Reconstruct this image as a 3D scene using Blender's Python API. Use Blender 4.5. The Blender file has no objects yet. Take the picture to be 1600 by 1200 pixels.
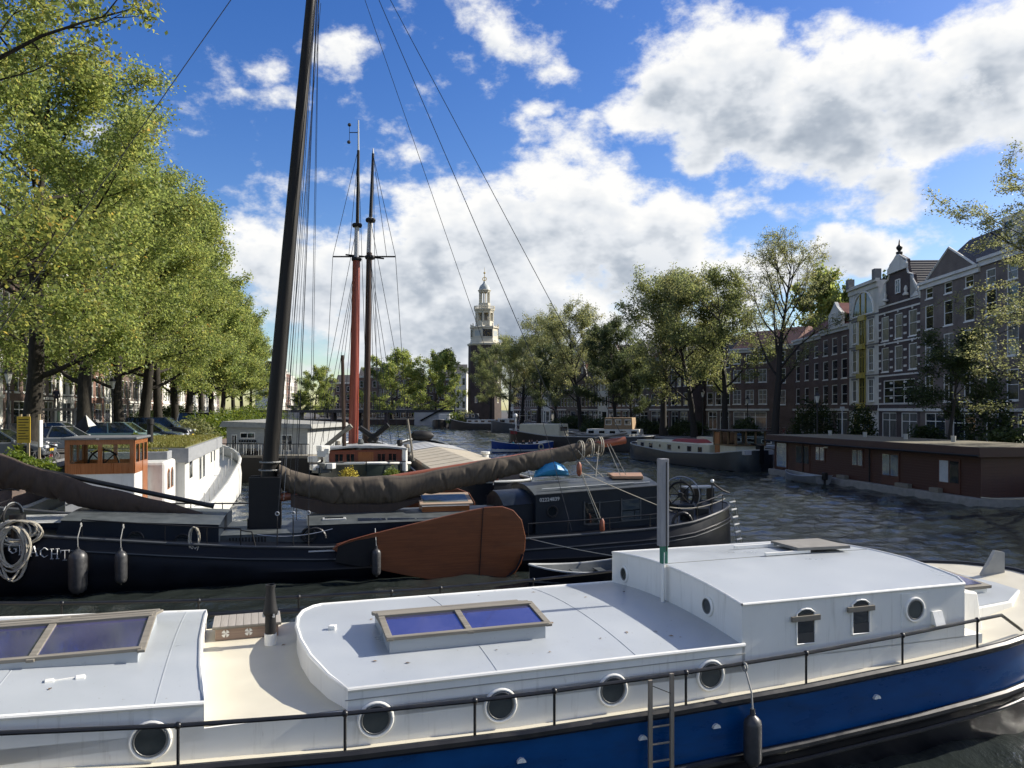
import bpy, bmesh, math, random
import numpy as np
from mathutils import Vector, Matrix
R = math.radians
sc = bpy.context.scene
col = sc.collection
# ------------------------------------------------------------------ camera
F, HY, EYE = 1202.0, 640.0, 5.0          # focal length and horizon in photo pixels, eye height in metres
cam = bpy.data.cameras.new('camera'); cam_o = bpy.data.objects.new('camera', cam); col.objects.link(cam_o)
cam_o.location = (0, 0, EYE); cam_o.rotation_euler = (R(90), 0, 0)
cam.sensor_width = 36; cam.lens = 36 * F / 1600; cam.shift_y = 40 / 1600
cam.clip_start = 0.1; cam.clip_end = 6000
sc.camera = cam_o
# ------------------------------------------------------------------ light
SUN = Vector((0.82, 0.25, 0.515)).normalized()
sun = bpy.data.lights.new('sun', 'SUN'); sun_o = bpy.data.objects.new('sun', sun); col.objects.link(sun_o)
sun.energy = 5.0; sun.angle = R(0.53); sun.color = (1.0, 0.93, 0.82)
sun_o.rotation_euler = SUN.to_track_quat('Z', 'Y').to_euler()
vs = sc.view_settings
vs.view_transform = 'Standard'; vs.look = 'None'; vs.exposure = 0.80; vs.gamma = 1; vs.use_curve_mapping = False
SKY = 0.092
cy = sc.cycles; cy.max_bounces = 7; cy.diffuse_bounces = 3; cy.glossy_bounces = 3; cy.transmission_bounces = 4; cy.transparent_max_bounces = 8; cy.caustics_reflective = False; cy.caustics_refractive = False
cy.use_adaptive_sampling = True; cy.adaptive_threshold = 0.02
def make_world():
    w = bpy.data.worlds.new('World'); sc.world = w; w.use_nodes = True
    nt = w.node_tree; nt.nodes.clear(); N = nt.nodes; Lk = nt.links.new
    G = N; gl = Lk
    def math_(op, a, b=None):
        m = N.new('ShaderNodeMath'); m.operation = op
        for i, q in enumerate((a, b)):
            if q is None: continue
            if isinstance(q, (int, float)): m.inputs[i].default_value = q
            else: Lk(q, m.inputs[i])
        return m.outputs[0]
    M = math_
    def vm(op, a, b=None, scale=None):
        m = N.new('ShaderNodeVectorMath'); m.operation = op
        for i, q in enumerate((a, b)):
            if q is None: continue
            if isinstance(q, tuple): m.inputs[i].default_value = q
            else: Lk(q, m.inputs[i])
        if scale is not None: m.inputs['Scale'].default_value = scale
        return m.outputs['Value'] if op == 'DOT_PRODUCT' else m.outputs[0]
    def MR(v, a, b, c, d, smooth=True):
        m = N.new('ShaderNodeMapRange'); m.interpolation_type = 'SMOOTHSTEP' if smooth else 'LINEAR'; Lk(v, m.inputs[0])
        for i, q in enumerate((a, b, c, d)): m.inputs[i + 1].default_value = q
        return m.outputs[0]
    def noise(vec, scale, detail, rough=.55, out='Fac'):
        n = N.new('ShaderNodeTexNoise'); Lk(vec, n.inputs['Vector']); n.inputs['Scale'].default_value = scale; n.inputs['Detail'].default_value = detail; n.inputs['Roughness'].default_value = rough; return n.outputs[out]
    tc = N.new('ShaderNodeTexCoord'); dirv = tc.outputs['Generated']
    sep = N.new('ShaderNodeSeparateXYZ'); Lk(dirv, sep.inputs[0])
    az = M('ARCTAN2', sep.outputs[0], sep.outputs[1]); el = M('ARCSINE', sep.outputs[2])
    ae = N.new('ShaderNodeCombineXYZ'); Lk(az, ae.inputs[0]); Lk(el, ae.inputs[1])
    warp = vm('SCALE', vm('SUBTRACT', noise(dirv, 9, 3, .6, out='Color'), (.5, .5, .5)), scale=.10)
    wad = vm('ADD', ae.outputs[0], warp)
    def pe(x, y):
        h = math.hypot(F, x - 800); return math.atan((x - 800) / F), math.atan((HY - y) / h)
    # cumulus masses over the canal: azimuth and elevation of the centre, half sizes, weight
    blobs = [(480, 440, 150, 95, .62), (620, 450, 160, 110, .72), (770, 400, 170, 125, .85), (900, 370, 150, 125, .90), (1020, 400, 130, 110, .8), (1110, 430, 110, 70, .6), (750, 510, 330, 75, .75), (400, 420, 60, 70, .45), (660, 550, 260, 45, .4), (980, 510, 200, 60, .6), (560, 575, 200, 30, .3),
             (1040, 150, 95, 70, .62), (1150, 140, 120, 95, .72), (1270, 210, 110, 85, .85), (1190, 70, 45, 45, .42), (1380, 150, 130, 75, .66), (1470, 170, 110, 70, .66), (1580, 120, 100, 90, .7), (1560, 30, 90, 45, .42), (1330, 60, 90, 40, .36), (1230, 270, 75, 50, .5), (1340, 30, 110, 25, .26),
             (1090, 240, 50, 42, .48), (1170, 310, 85, 38, .34), (1260, 320, 60, 35, .30), (1390, 290, 80, 42, .50), (1440, 262, 50, 18, .34), (1315, 398, 62, 45, .70), (1250, 420, 60, 40, .45), (1210, 395, 70, 30, .3),
             (560, 55, 75, 45, .44), (620, 20, 90, 35, .34), (730, 20, 70, 30, .26), (850, 110, 85, 36, .46), (780, 75, 50, 40, .30), (670, 65, 28, 20, .32), (710, 95, 40, 22, .26), (395, 85, 42, 30, .28), (440, 140, 50, 20, .30), (400, 130, 40, 14, .22), (825, 187, 34, 16, .34), (920, 185, 26, 16, .26),
             (570, 235, 70, 18, .26), (620, 260, 60, 26, .24), (640, 315, 70, 24, .32), (590, 330, 40, 16, .24), (545, 20, 40, 20, .2), (1500, 345, 130, 30, .12), (660, 130, 40, 16, .22)]
    acc = sE = sT = None
    for (x, y, sx, sy, wt) in blobs:
        a, e = pe(x, y)
        m = vm('MULTIPLY', vm('SUBTRACT', wad, (a, e, 0)), (F / sx * 1.05, F / sy * 1.05, 0))
        ex = M('MULTIPLY', M('EXPONENT', M('MULTIPLY', vm('DOT_PRODUCT', m, m), -1.0)), wt)
        tl = M('MULTIPLY', ex, vm('DOT_PRODUCT', m, (.30, .95, 0)))
        acc = ex if acc is None else M('MAXIMUM', acc, ex); sE = ex if sE is None else M('ADD', sE, ex); sT = tl if sT is None else M('ADD', sT, tl)
    # all round, the same kind of broken cumulus goes on
    mp = vm('MULTIPLY', dirv, (1, 1, 1.6))
    away = MR(M('ABSOLUTE', az), .6, .85, 0, 1); high = MR(el, .52, .75, 0, 1)
    rest = M('MULTIPLY', MR(noise(mp, 2.2, 2), .48, .66, 0, .6), M('MAXIMUM', away, high))
    acc = M('MAXIMUM', acc, rest)
    fA = noise(mp, 9.5, 9, .62)
    fB = noise(vm('ADD', mp, (.026, .006, .045)), 9.5, 4, .62)       # the same noise a step towards the sun
    hard = M('MULTIPLY', M('SUBTRACT', fA, .5), 1.7)
    d0 = M('ADD', acc, hard)
    mask = MR(d0, .12, .46, 0, 1)
    thick = MR(d0, .32, .88, 0, 1)
    side = MR(M('DIVIDE', sT, M('ADD', sE, .03)), -.75, .75, -.5, .5, False)
    rim = MR(M('SUBTRACT', fA, fB), -.15, .15, -.5, .5, False)
    light = M('ADD', M('ADD', M('MULTIPLY', rim, .42), M('MULTIPLY', side, .50)), M('SUBTRACT', .86, M('MULTIPLY', thick, .46)))
    ramp = N.new('ShaderNodeValToRGB'); Lk(light, ramp.inputs[0]); cr = ramp.color_ramp
    cr.elements[0].position = .08; cr.elements[0].color = (.24, .29, .37, 1)
    cr.elements[1].position = .90; cr.elements[1].color = (.90, .90, .89, 1)
    e = cr.elements.new(.40); e.color = (.44, .49, .56, 1)
    e = cr.elements.new(.64); e.color = (.72, .75, .79, 1)
    csc = vm('SCALE', ramp.outputs[0], scale=.64 / SKY)
    sky = N.new('ShaderNodeTexSky'); sky.sky_type = 'NISHITA'; sky.sun_disc = False
    sky.sun_elevation = math.asin(SUN.z); sky.sun_rotation = math.atan2(SUN.x, SUN.y)
    sky.air_density = 1.0; sky.dust_density = .6; sky.ozone_density = 1.6; sky.altitude = 0
    hs = N.new('ShaderNodeHueSaturation'); Lk(sky.outputs[0], hs.inputs['Color']); hs.inputs['Saturation'].default_value = 1.4; hs.inputs['Hue'].default_value = .518
    mx = N.new('ShaderNodeMix'); mx.data_type = 'RGBA'; Lk(mask, mx.inputs[0]); Lk(hs.outputs[0], mx.inputs[6]); Lk(csc, mx.inputs[7])
    bg = N.new('ShaderNodeBackground'); Lk(mx.outputs[2], bg.inputs[0]); bg.inputs[1].default_value = SKY
    w.cycles.sampling_method = 'MANUAL'; w.cycles.sample_map_resolution = 128
    out = N.new('ShaderNodeOutputWorld'); Lk(bg.outputs[0], out.inputs[0])
make_world()
# ------------------------------------------------------------------ materials
MATS = {}
def mat(name, c, rough=.6, metal=0.0, c2=None, scale=4.0, bump=0.0, bscale=None, spec=.5, stretch=(1, 1, 1), detail=5, coat=0, contrast=(.35, .7)):
    if name in MATS: return MATS[name]
    m = bpy.data.materials.new(name); m.use_nodes = True; nt = m.node_tree; b = nt.nodes['Principled BSDF']
    b.inputs['Roughness'].default_value = rough; b.inputs['Metallic'].default_value = metal
    b.inputs['Specular IOR Level'].default_value = spec; b.inputs['Coat Weight'].default_value = coat
    b.inputs['Base Color'].default_value = (*c, 1)
    if c2 is not None or bump:
        tc = nt.nodes.new('ShaderNodeTexCoord'); mp = nt.nodes.new('ShaderNodeMapping'); mp.inputs['Scale'].default_value = stretch
        nt.links.new(tc.outputs['Object'], mp.inputs[0])
        nz = nt.nodes.new('ShaderNodeTexNoise'); nz.inputs['Scale'].default_value = scale; nz.inputs['Detail'].default_value = detail; nz.inputs['Roughness'].default_value = .6
        nt.links.new(mp.outputs[0], nz.inputs['Vector'])
        if c2 is not None:
            rp = nt.nodes.new('ShaderNodeValToRGB'); rp.color_ramp.elements[0].position = contrast[0]; rp.color_ramp.elements[1].position = contrast[1]
            rp.color_ramp.elements[0].color = (*c, 1); rp.color_ramp.elements[1].color = (*c2, 1)
            nt.links.new(nz.outputs['Fac'], rp.inputs[0]); nt.links.new(rp.outputs[0], b.inputs['Base Color'])
            mr = nt.nodes.new('ShaderNodeMapRange'); nt.links.new(nz.outputs['Fac'], mr.inputs[0]); mr.inputs[1].default_value = .3; mr.inputs[2].default_value = .7
            mr.inputs[3].default_value = max(0.02, rough - .08); mr.inputs[4].default_value = min(1, rough + .1); nt.links.new(mr.outputs[0], b.inputs['Roughness'])
        if bump:
            n2 = nz
            if bscale:
                n2 = nt.nodes.new('ShaderNodeTexNoise'); n2.inputs['Scale'].default_value = bscale; n2.inputs['Detail'].default_value = 4; nt.links.new(mp.outputs[0], n2.inputs['Vector'])
            bp = nt.nodes.new('ShaderNodeBump'); bp.inputs['Strength'].default_value = min(1, bump * 10); bp.inputs['Distance'].default_value = bump
            nt.links.new(n2.outputs['Fac'], bp.inputs['Height']); nt.links.new(bp.outputs[0], b.inputs['Normal'])
    MATS[name] = m; return m
def dirt(m, colr, scale=3.0, stretch=(1, 1, 1), lo=.55, hi=.75, amount=.6, detail=6):
    nt = m.node_tree; b = nt.nodes['Principled BSDF']; inp = b.inputs['Base Color']; src = inp.links[0].from_socket if inp.links else None
    tc = nt.nodes.new('ShaderNodeTexCoord'); mp = nt.nodes.new('ShaderNodeMapping'); mp.inputs['Scale'].default_value = stretch; nt.links.new(tc.outputs['Object'], mp.inputs[0])
    nz = nt.nodes.new('ShaderNodeTexNoise'); nz.inputs['Scale'].default_value = scale; nz.inputs['Detail'].default_value = detail; nz.inputs['Roughness'].default_value = .65; nt.links.new(mp.outputs[0], nz.inputs['Vector'])
    mr = nt.nodes.new('ShaderNodeMapRange'); nt.links.new(nz.outputs['Fac'], mr.inputs[0]); mr.inputs[1].default_value = lo; mr.inputs[2].default_value = hi; mr.inputs[4].default_value = amount
    mx = nt.nodes.new('ShaderNodeMix'); mx.data_type = 'RGBA'; nt.links.new(mr.outputs[0], mx.inputs[0]); mx.inputs[7].default_value = (*colr, 1)
    if src: nt.links.new(src, mx.inputs[6])
    else: mx.inputs[6].default_value = inp.default_value
    nt.links.new(mx.outputs[2], inp); return m
def wood(name, c, c2, rough=.5, axis='x', coat=0):
    st = {'x': (.6, 14, 14), 'y': (14, .6, 14), 'z': (14, 14, .6)}[axis]
    return mat(name, c, rough, c2=c2, scale=2.2, bump=.002, stretch=st, coat=coat, contrast=(.3, .72))
def brick_mat(name, c, c2, mortar, sx=.22, sz=.065):
    if name in MATS: return MATS[name]
    m = bpy.data.materials.new(name); m.use_nodes = True; nt = m.node_tree; b = nt.nodes['Principled BSDF']; b.inputs['Roughness'].default_value = .85
    tc = nt.nodes.new('ShaderNodeTexCoord'); sep = nt.nodes.new('ShaderNodeSeparateXYZ'); nt.links.new(tc.outputs['Object'], sep.inputs[0])
    ad = nt.nodes.new('ShaderNodeMath'); ad.operation = 'ADD'; nt.links.new(sep.outputs[0], ad.inputs[0]); nt.links.new(sep.outputs[1], ad.inputs[1])
    cb = nt.nodes.new('ShaderNodeCombineXYZ'); nt.links.new(ad.outputs[0], cb.inputs[0]); nt.links.new(sep.outputs[2], cb.inputs[1])
    br = nt.nodes.new('ShaderNodeTexBrick'); nt.links.new(cb.outputs[0], br.inputs['Vector']); br.inputs['Scale'].default_value = 1
    br.inputs['Brick Width'].default_value = sx; br.inputs['Row Height'].default_value = sz; br.inputs['Mortar Size'].default_value = .008
    br.inputs['Color1'].default_value = (*c, 1); br.inputs['Color2'].default_value = (*c2, 1); br.inputs['Mortar'].default_value = (*mortar, 1)
    nz = nt.nodes.new('ShaderNodeTexNoise'); nz.inputs['Scale'].default_value = .7; nz.inputs['Detail'].default_value = 6; nt.links.new(tc.outputs['Object'], nz.inputs['Vector'])
    mr = nt.nodes.new('ShaderNodeMapRange'); nt.links.new(nz.outputs['Fac'], mr.inputs[0]); mr.inputs[1].default_value = .3; mr.inputs[2].default_value = .7; mr.inputs[3].default_value = .7; mr.inputs[4].default_value = 1.2
    vm = nt.nodes.new('ShaderNodeVectorMath'); vm.operation = 'SCALE'; nt.links.new(br.outputs['Color'], vm.inputs[0]); nt.links.new(mr.outputs[0], vm.inputs['Scale'])
    nt.links.new(vm.outputs[0], b.inputs['Base Color']); MATS[name] = m; return m
def leaf_mat(name, cols, trans=.45):
    if name in MATS: return MATS[name]
    m = bpy.data.materials.new(name); m.use_nodes = True; nt = m.node_tree; nt.nodes.clear()
    ge = nt.nodes.new('ShaderNodeNewGeometry'); rp = nt.nodes.new('ShaderNodeValToRGB'); cr = rp.color_ramp
    nz = nt.nodes.new('ShaderNodeTexNoise'); nz.inputs['Scale'].default_value = .55; nz.inputs['Detail'].default_value = 2; nt.links.new(ge.outputs['Position'], nz.inputs['Vector'])
    ma = nt.nodes.new('ShaderNodeMath'); ma.operation = 'MULTIPLY_ADD'; nt.links.new(ge.outputs['Random Per Island'], ma.inputs[0]); ma.inputs[1].default_value = .62
    mb = nt.nodes.new('ShaderNodeMath'); mb.operation = 'MULTIPLY_ADD'; nt.links.new(nz.outputs['Fac'], mb.inputs[0]); mb.inputs[1].default_value = 1.0; mb.inputs[2].default_value = -.31
    nt.links.new(mb.outputs[0], ma.inputs[2]); nt.links.new(ma.outputs[0], rp.inputs[0])
    while len(cr.elements) < len(cols): cr.elements.new(.5)
    for e, (p, c) in zip(cr.elements, cols): e.position = p; e.color = (*c, 1)
    pb = nt.nodes.new('ShaderNodeBsdfPrincipled'); pb.inputs['Roughness'].default_value = .5; pb.inputs['Specular IOR Level'].default_value = .3; nt.links.new(rp.outputs[0], pb.inputs['Base Color'])
    tr = nt.nodes.new('ShaderNodeBsdfTranslucent'); hs = nt.nodes.new('ShaderNodeHueSaturation'); hs.inputs['Hue'].default_value = .485; hs.inputs['Saturation'].default_value = 1.05; hs.inputs['Value'].default_value = 1.7
    nt.links.new(rp.outputs[0], hs.inputs['Color']); nt.links.new(hs.outputs[0], tr.inputs[0])
    mx = nt.nodes.new('ShaderNodeMixShader'); mx.inputs[0].default_value = trans; nt.links.new(pb.outputs[0], mx.inputs[1]); nt.links.new(tr.outputs[0], mx.inputs[2])
    o = nt.nodes.new('ShaderNodeOutputMaterial'); nt.links.new(mx.outputs[0], o.inputs[0]); MATS[name] = m; return m
# ------------------------------------------------------------------ mesh helpers
class MB:
    def __init__(s): s.v = []; s.f = []
    def add(s, vs, fs):
        o = len(s.v); s.v += [tuple(p) for p in vs]; s.f += [tuple(i + o for i in q) for q in fs]; return s
    def box(s, x0, x1, y0, y1, z0, z1):
        return s.add([(x0, y0, z0), (x1, y0, z0), (x1, y1, z0), (x0, y1, z0), (x0, y0, z1), (x1, y0, z1), (x1, y1, z1), (x0, y1, z1)],
                     [(0, 3, 2, 1), (4, 5, 6, 7), (0, 1, 5, 4), (1, 2, 6, 5), (2, 3, 7, 6), (3, 0, 4, 7)])
    def bar(s, a, b, w, h, up=(0, 0, 1)):
        a = Vector(a); b = Vector(b); d = (b - a).normalized(); sd = d.cross(Vector(up))
        if sd.length < 1e-4: sd = d.cross(Vector((0, 1, 0)))
        sd = sd.normalized() * w / 2; u = sd.cross(d).normalized() * h / 2
        vs = [p + i * sd + j * u for p in (a, b) for i, j in ((-1, -1), (1, -1), (1, 1), (-1, 1))]
        return s.add(vs, [(0, 1, 2, 3), (7, 6, 5, 4), (0, 4, 5, 1), (1, 5, 6, 2), (2, 6, 7, 3), (3, 7, 4, 0)])
    def prism(s, poly, ax, lo, hi):
        n = len(poly)
        def pt(a, b, c): return {'z': (a, b, c), 'y': (a, c, b), 'x': (c, a, b)}[ax]
        vs = [pt(a, b, lo) for a, b in poly] + [pt(a, b, hi) for a, b in poly]
        return s.add(vs, [tuple(range(n))[::-1], tuple(range(n, 2 * n))] + [(i, (i + 1) % n, n + (i + 1) % n, n + i) for i in range(n)])
    def loft(s, rings, closed=True, caps=True):
        n = len(rings[0]); vs = [p for r in rings for p in r]; fs = []
        for k in range(len(rings) - 1):
            for i in range(n if closed else n - 1):
                j = (i + 1) % n; fs.append((k * n + i, k * n + j, (k + 1) * n + j, (k + 1) * n + i))
        if caps: fs += [tuple(range(n))[::-1], tuple(range((len(rings) - 1) * n, len(rings) * n))]
        return s.add(vs, fs)
    def tube(s, pts, r, n=6, caps=True):
        pts = [Vector(p) for p in pts]; m = len(pts); rings = []; ref = None
        for i, p in enumerate(pts):
            t = (pts[min(i + 1, m - 1)] - pts[max(i - 1, 0)]).normalized()
            if ref is None: ref = t.orthogonal().normalized()
            ref = (ref - t * ref.dot(t))
            ref = ref.normalized() if ref.length > 1e-5 else t.orthogonal().normalized()
            b = t.cross(ref); rr = r[i] if isinstance(r, (list, tuple)) else r
            rings.append([p + rr * (math.cos(2 * math.pi * k / n) * ref + math.sin(2 * math.pi * k / n) * b) for k in range(n)])
        return s.loft(rings, True, caps)
    def lathe(s, prof, n=12, c=(0, 0, 0), ax='z'):
        rings = []
        for r, h in prof:
            q = []
            for k in range(n):
                a = 2 * math.pi * k / n; x, y = r * math.cos(a), r * math.sin(a)
                p = {'z': (x, y, h), 'y': (x, -h, y), 'x': (h, x, y)}[ax]
                q.append((p[0] + c[0], p[1] + c[1], p[2] + c[2]))
            rings.append(q)
        return s.loft(rings)
    def ball(s, c, r, n=8): return s.lathe([(max(.001, r * math.sin(math.pi * k / 5)), -r * math.cos(math.pi * k / 5)) for k in range(6)], n, c)
    def ring(s, c, R_, r, ax='y', n=20, m=6, a0=0, a1=2 * math.pi):
        full = abs(a1 - a0 - 2 * math.pi) < 1e-4; pts = []
        for k in range(n + 1):
            a = a0 + (a1 - a0) * k / n; x, y = R_ * math.cos(a), R_ * math.sin(a)
            p = {'z': (x, y, 0), 'y': (x, 0, y), 'x': (0, x, y)}[ax]; pts.append((p[0] + c[0], p[1] + c[1], p[2] + c[2]))
        return s.tube(pts, r, m, caps=not full)
    def mesh(s, name):
        me = bpy.data.meshes.new(name); me.from_pydata(s.v, [], s.f); me.update()
        bm = bmesh.new(); bm.from_mesh(me); bmesh.ops.recalc_face_normals(bm, faces=bm.faces); bm.to_mesh(me); bm.free(); return me
    def build(s, name, m, parent=None, loc=(0, 0, 0), rz=0, smooth=False, bevel=0):
        return put(name, s.mesh(name), m, parent, loc, rz, smooth, bevel)
def put(name, me, m, parent=None, loc=(0, 0, 0), rz=0, smooth=False, bevel=0):
    o = bpy.data.objects.new(name, me); col.objects.link(o); o.parent = parent; o.location = loc; o.rotation_euler = (0, 0, rz)
    if m is not None and not me.materials: me.materials.append(m)
    if smooth:
        me.polygons.foreach_set('use_smooth', [True] * len(me.polygons))
        try: me.set_sharp_from_angle(angle=R(38))
        except Exception: pass
    if bevel:
        b = o.modifiers.new('bevel', 'BEVEL'); b.width = bevel; b.segments = 2; b.limit_method = 'ANGLE'; b.angle_limit = R(40)
    return o
def tag(o, label=None, cat=None, group=None, kind=None):
    if label: o['label'] = label
    if cat: o['category'] = cat
    if group: o['group'] = group
    if kind: o['kind'] = kind
    return o
def empty(name, loc=(0, 0, 0), rz=0, label=None, cat=None, group=None, kind=None):
    o = bpy.data.objects.new(name, None); col.objects.link(o); o.location = loc; o.rotation_euler = (0, 0, rz); o.empty_display_size = .2
    return tag(o, label, cat, group, kind)
KIDS = {}
def copy_tree(o, parent=None):
    c = o.copy(); col.objects.link(c); c.parent = parent
    for ch in list(o.children): copy_tree(ch, c)
    return c
def P(x, y, z):
    Y = (EYE - z) * F / (y - HY); return Vector(((x - 800) * Y / F, Y, z))
def D(x, y, Y): return Vector(((x - 800) * Y / F, Y, EYE - (y - HY) * Y / F))
class FR:            # a boat's or house's own frame: u along, v across to the left of u, z up
    def __init__(s, ang, off=None, u0=0, at=None):
        s.a = R(ang); s.d = Vector((math.cos(s.a), math.sin(s.a))); s.n = Vector((-s.d.y, s.d.x))
        if at is not None: s.o = Vector(at[:2])
        else: s.o = s.n * off + s.d * u0
        s.off = s.o.dot(s.n); s.u0 = s.o.dot(s.d)
    def L(s, p): q = Vector((p[0], p[1])); return (q.dot(s.d) - s.u0, q.dot(s.n) - s.off, p[2])
    def W(s, u, v, z): q = s.o + s.d * u + s.n * v; return (q.x, q.y, z)
    def V(s, x, y, v):
        r = Vector(((x - 800) / F, 1)); t = (v + s.off) / r.dot(s.n); return s.L((r.x * t, t, EYE - (y - HY) / F * t))
    def Z(s, x, y, z): return s.L(P(x, y, z))
    def root(s, name, label, cat, z=0, group=None): return empty(name, (s.o.x, s.o.y, z), s.a, label, cat, group)
def lerp(a, b, t): return a + (b - a) * t
def interp(x, xs, ys):
    if x <= xs[0]: return ys[0]
    for i in range(len(xs) - 1):
        if x <= xs[i + 1]: return lerp(ys[i], ys[i + 1], (x - xs[i]) / (xs[i + 1] - xs[i]))
    return ys[-1]
def rope(pts, r, sag=0, n=10):
    a, b = Vector(pts[0]), Vector(pts[1]); return [a.lerp(b, k / n) - Vector((0, 0, sag * 4 * (k / n) * (1 - k / n))) for k in range(n + 1)]
def text_mesh(s, size, depth=.004):
    cu = bpy.data.curves.new('lettering', 'FONT'); cu.body = s; cu.size = size; cu.extrude = depth; cu.align_x = 'LEFT'; cu.resolution_u = 2
    o = bpy.data.objects.new('lettering', cu); col.objects.link(o); dg = bpy.context.evaluated_depsgraph_get()
    me = bpy.data.meshes.new_from_object(o.evaluated_get(dg)); bpy.data.objects.remove(o); bpy.data.curves.remove(cu); return me
# shared materials
white = mat('white_paint', (.74, .73, .68), .38, c2=(.80, .79, .74), scale=1.5, coat=.15, bump=.003, bscale=1.6)
offwhite = mat('cream_paint', (.78, .74, .60), .42, c2=(.84, .80, .66), scale=1.2)
dirt(white, (.42, .40, .34), 2.2, (5, 5, .5), .56, .74, .45); dirt(white, (.30, .22, .14), 9, (3, 3, .35), .70, .78, .5)
black = mat('black_paint', (.005, .006, .008), .36, spec=.4, c2=(.012, .012, .014), scale=3)
blackm = mat('matt_black', (.007, .007, .008), .6, spec=.3, c2=(.013, .013, .013), scale=5)
rubber = mat('grey_black_rubber', (.025, .026, .028), .42, c2=(.05, .05, .052), scale=9)
iron = mat('dark_iron', (.02, .02, .022), .45, .3)
steelg = mat('galvanised_steel', (.32, .33, .34), .45, .7, c2=(.42, .43, .44), scale=8)
ropem = mat('hemp_rope', (.36, .33, .26), .9, c2=(.46, .42, .34), scale=30)
ropeg = mat('grey_rope', (.22, .22, .21), .9, c2=(.3, .3, .28), scale=30)
wire = mat('steel_wire', (.035, .036, .04), .5, .3)
glass = mat('dark_window_glass', (.012, .016, .018), .04, spec=.9)
glassb = mat('skylight_glass', (.15, .16, .36), .04, metal=.75, c2=(.26, .25, .48), scale=.8, spec=1.0)  # purple-blue of the reflected sky is put into the pane colour
mossy = wood('weathered_teak', (.13, .115, .09), (.24, .22, .18), .8)
varn = wood('varnished_teak', (.20, .062, .016), (.34, .125, .035), .32, coat=.35)
varnz = wood('varnished_teak_upright', (.20, .062, .016), (.34, .125, .035), .32, 'z', coat=.35)
# ------------------------------------------------------------------ water and ground
def water_mat():
    m = bpy.data.materials.new('canal_water'); m.use_nodes = True; nt = m.node_tree; b = nt.nodes['Principled BSDF']
    b.inputs['Base Color'].default_value = (.020, .025, .023, 1); b.inputs['Roughness'].default_value = .1; b.inputs['IOR'].default_value = 1.6; b.inputs['Specular IOR Level'].default_value = .5
    ge = nt.nodes.new('ShaderNodeNewGeometry'); last = None
    for sc_, st, dist, det in ((3.0, (1, .6, 1), .05, 5), (9.0, (1, .6, 1), .018, 3)):
        mp = nt.nodes.new('ShaderNodeMapping'); mp.inputs['Scale'].default_value = st; mp.inputs['Rotation'].default_value = (0, 0, .5); nt.links.new(ge.outputs['Position'], mp.inputs[0])
        nz = nt.nodes.new('ShaderNodeTexNoise'); nz.inputs['Scale'].default_value = sc_; nz.inputs['Detail'].default_value = det; nz.inputs['Roughness'].default_value = .6; nt.links.new(mp.outputs[0], nz.inputs['Vector'])
        bp = nt.nodes.new('ShaderNodeBump'); bp.inputs['Strength'].default_value = 1; bp.inputs['Distance'].default_value = dist; nt.links.new(nz.outputs['Fac'], bp.inputs['Height'])
        if last: nt.links.new(last, bp.inputs['Normal'])
        last = bp.outputs[0]
    nt.links.new(last, b.inputs['Normal']); return m
wmat = water_mat()
wat = tag(MB().add([(-900, -60, -.16), (900, -60, -.16), (900, 1500, -.16), (-900, 1500, -.16)], [(0, 1, 2, 3)]).build('water', wmat), kind='structure')
def waves(x0, x1, y0, y1, sp, lmin, lmax, steep, n, seed, fade=False):
    rs = np.random.RandomState(seed); nx, ny = int((x1 - x0) / sp) + 1, int((y1 - y0) / sp) + 1
    X, Y = np.meshgrid(np.linspace(x0, x1, nx), np.linspace(y0, y1, ny)); Z = np.zeros_like(X)
    for k in range(n):
        lam = lmin * (lmax / lmin) ** rs.uniform(0, 1); a = rs.normal(1.9, .8); kx, ky = 2 * math.pi / lam * math.cos(a), 2 * math.pi / lam * math.sin(a); ph = rs.uniform(0, 6.3)
        patch = .45 + .55 * np.sin(X * rs.uniform(.03, .12) + Y * rs.uniform(.03, .12) + rs.uniform(0, 6.3)) ** 2
        Z += steep * lam / (2 * math.pi) * patch * np.sin(kx * X + ky * Y + ph + .6 * np.sin(.21 * X * rs.uniform(.5, 1.5) + .17 * Y))
    V = np.stack([X, Y, Z], 2).reshape(-1, 3); i = np.arange(nx * ny).reshape(ny, nx); Q = np.stack([i[:-1, :-1], i[:-1, 1:], i[1:, 1:], i[1:, :-1]], 2).reshape(-1, 4).astype(np.int32)
    me = bpy.data.meshes.new('ripples'); me.vertices.add(len(V)); me.vertices.foreach_set('co', V.astype(np.float32).ravel()); me.loops.add(Q.size); me.loops.foreach_set('vertex_index', Q.ravel()); me.polygons.add(len(Q))
    me.polygons.foreach_set('loop_start', np.arange(0, Q.size, 4, dtype=np.int32)); me.polygons.foreach_set('loop_total', np.full(len(Q), 4, np.int32)); me.update(calc_edges=True); me.polygons.foreach_set('use_smooth', np.ones(len(Q), bool))
    o = put('ripples', me, wmat, wat); o['kind'] = 'stuff'
waves(-27, 34, 3, 110, .2, .55, 1.8, .046, 48, 5)
waves(-62, 34, 110, 262, .45, 1.2, 3.0, .054, 40, 6)
paving = brick_mat('street_clinker', (.115, .085, .07), (.16, .12, .10), (.07, .065, .06), .21, .1)
quaybrick = brick_mat('quay_brick', (.09, .06, .05), (.13, .085, .065), (.10, .095, .09))
stone = mat('bluestone_coping', (.20, .20, .20), .8, c2=(.28, .28, .27), scale=3)
def LX(Y): return -20.9 - .274 * (Y - 37)           # left quay edge
def RX(Y): return 30.2 - .17 * (Y - 35) if Y < 76 else 23.2 - .235 * (Y - 76)   # right quay edge
LZ, RZ = 2.6, 1.5
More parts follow.
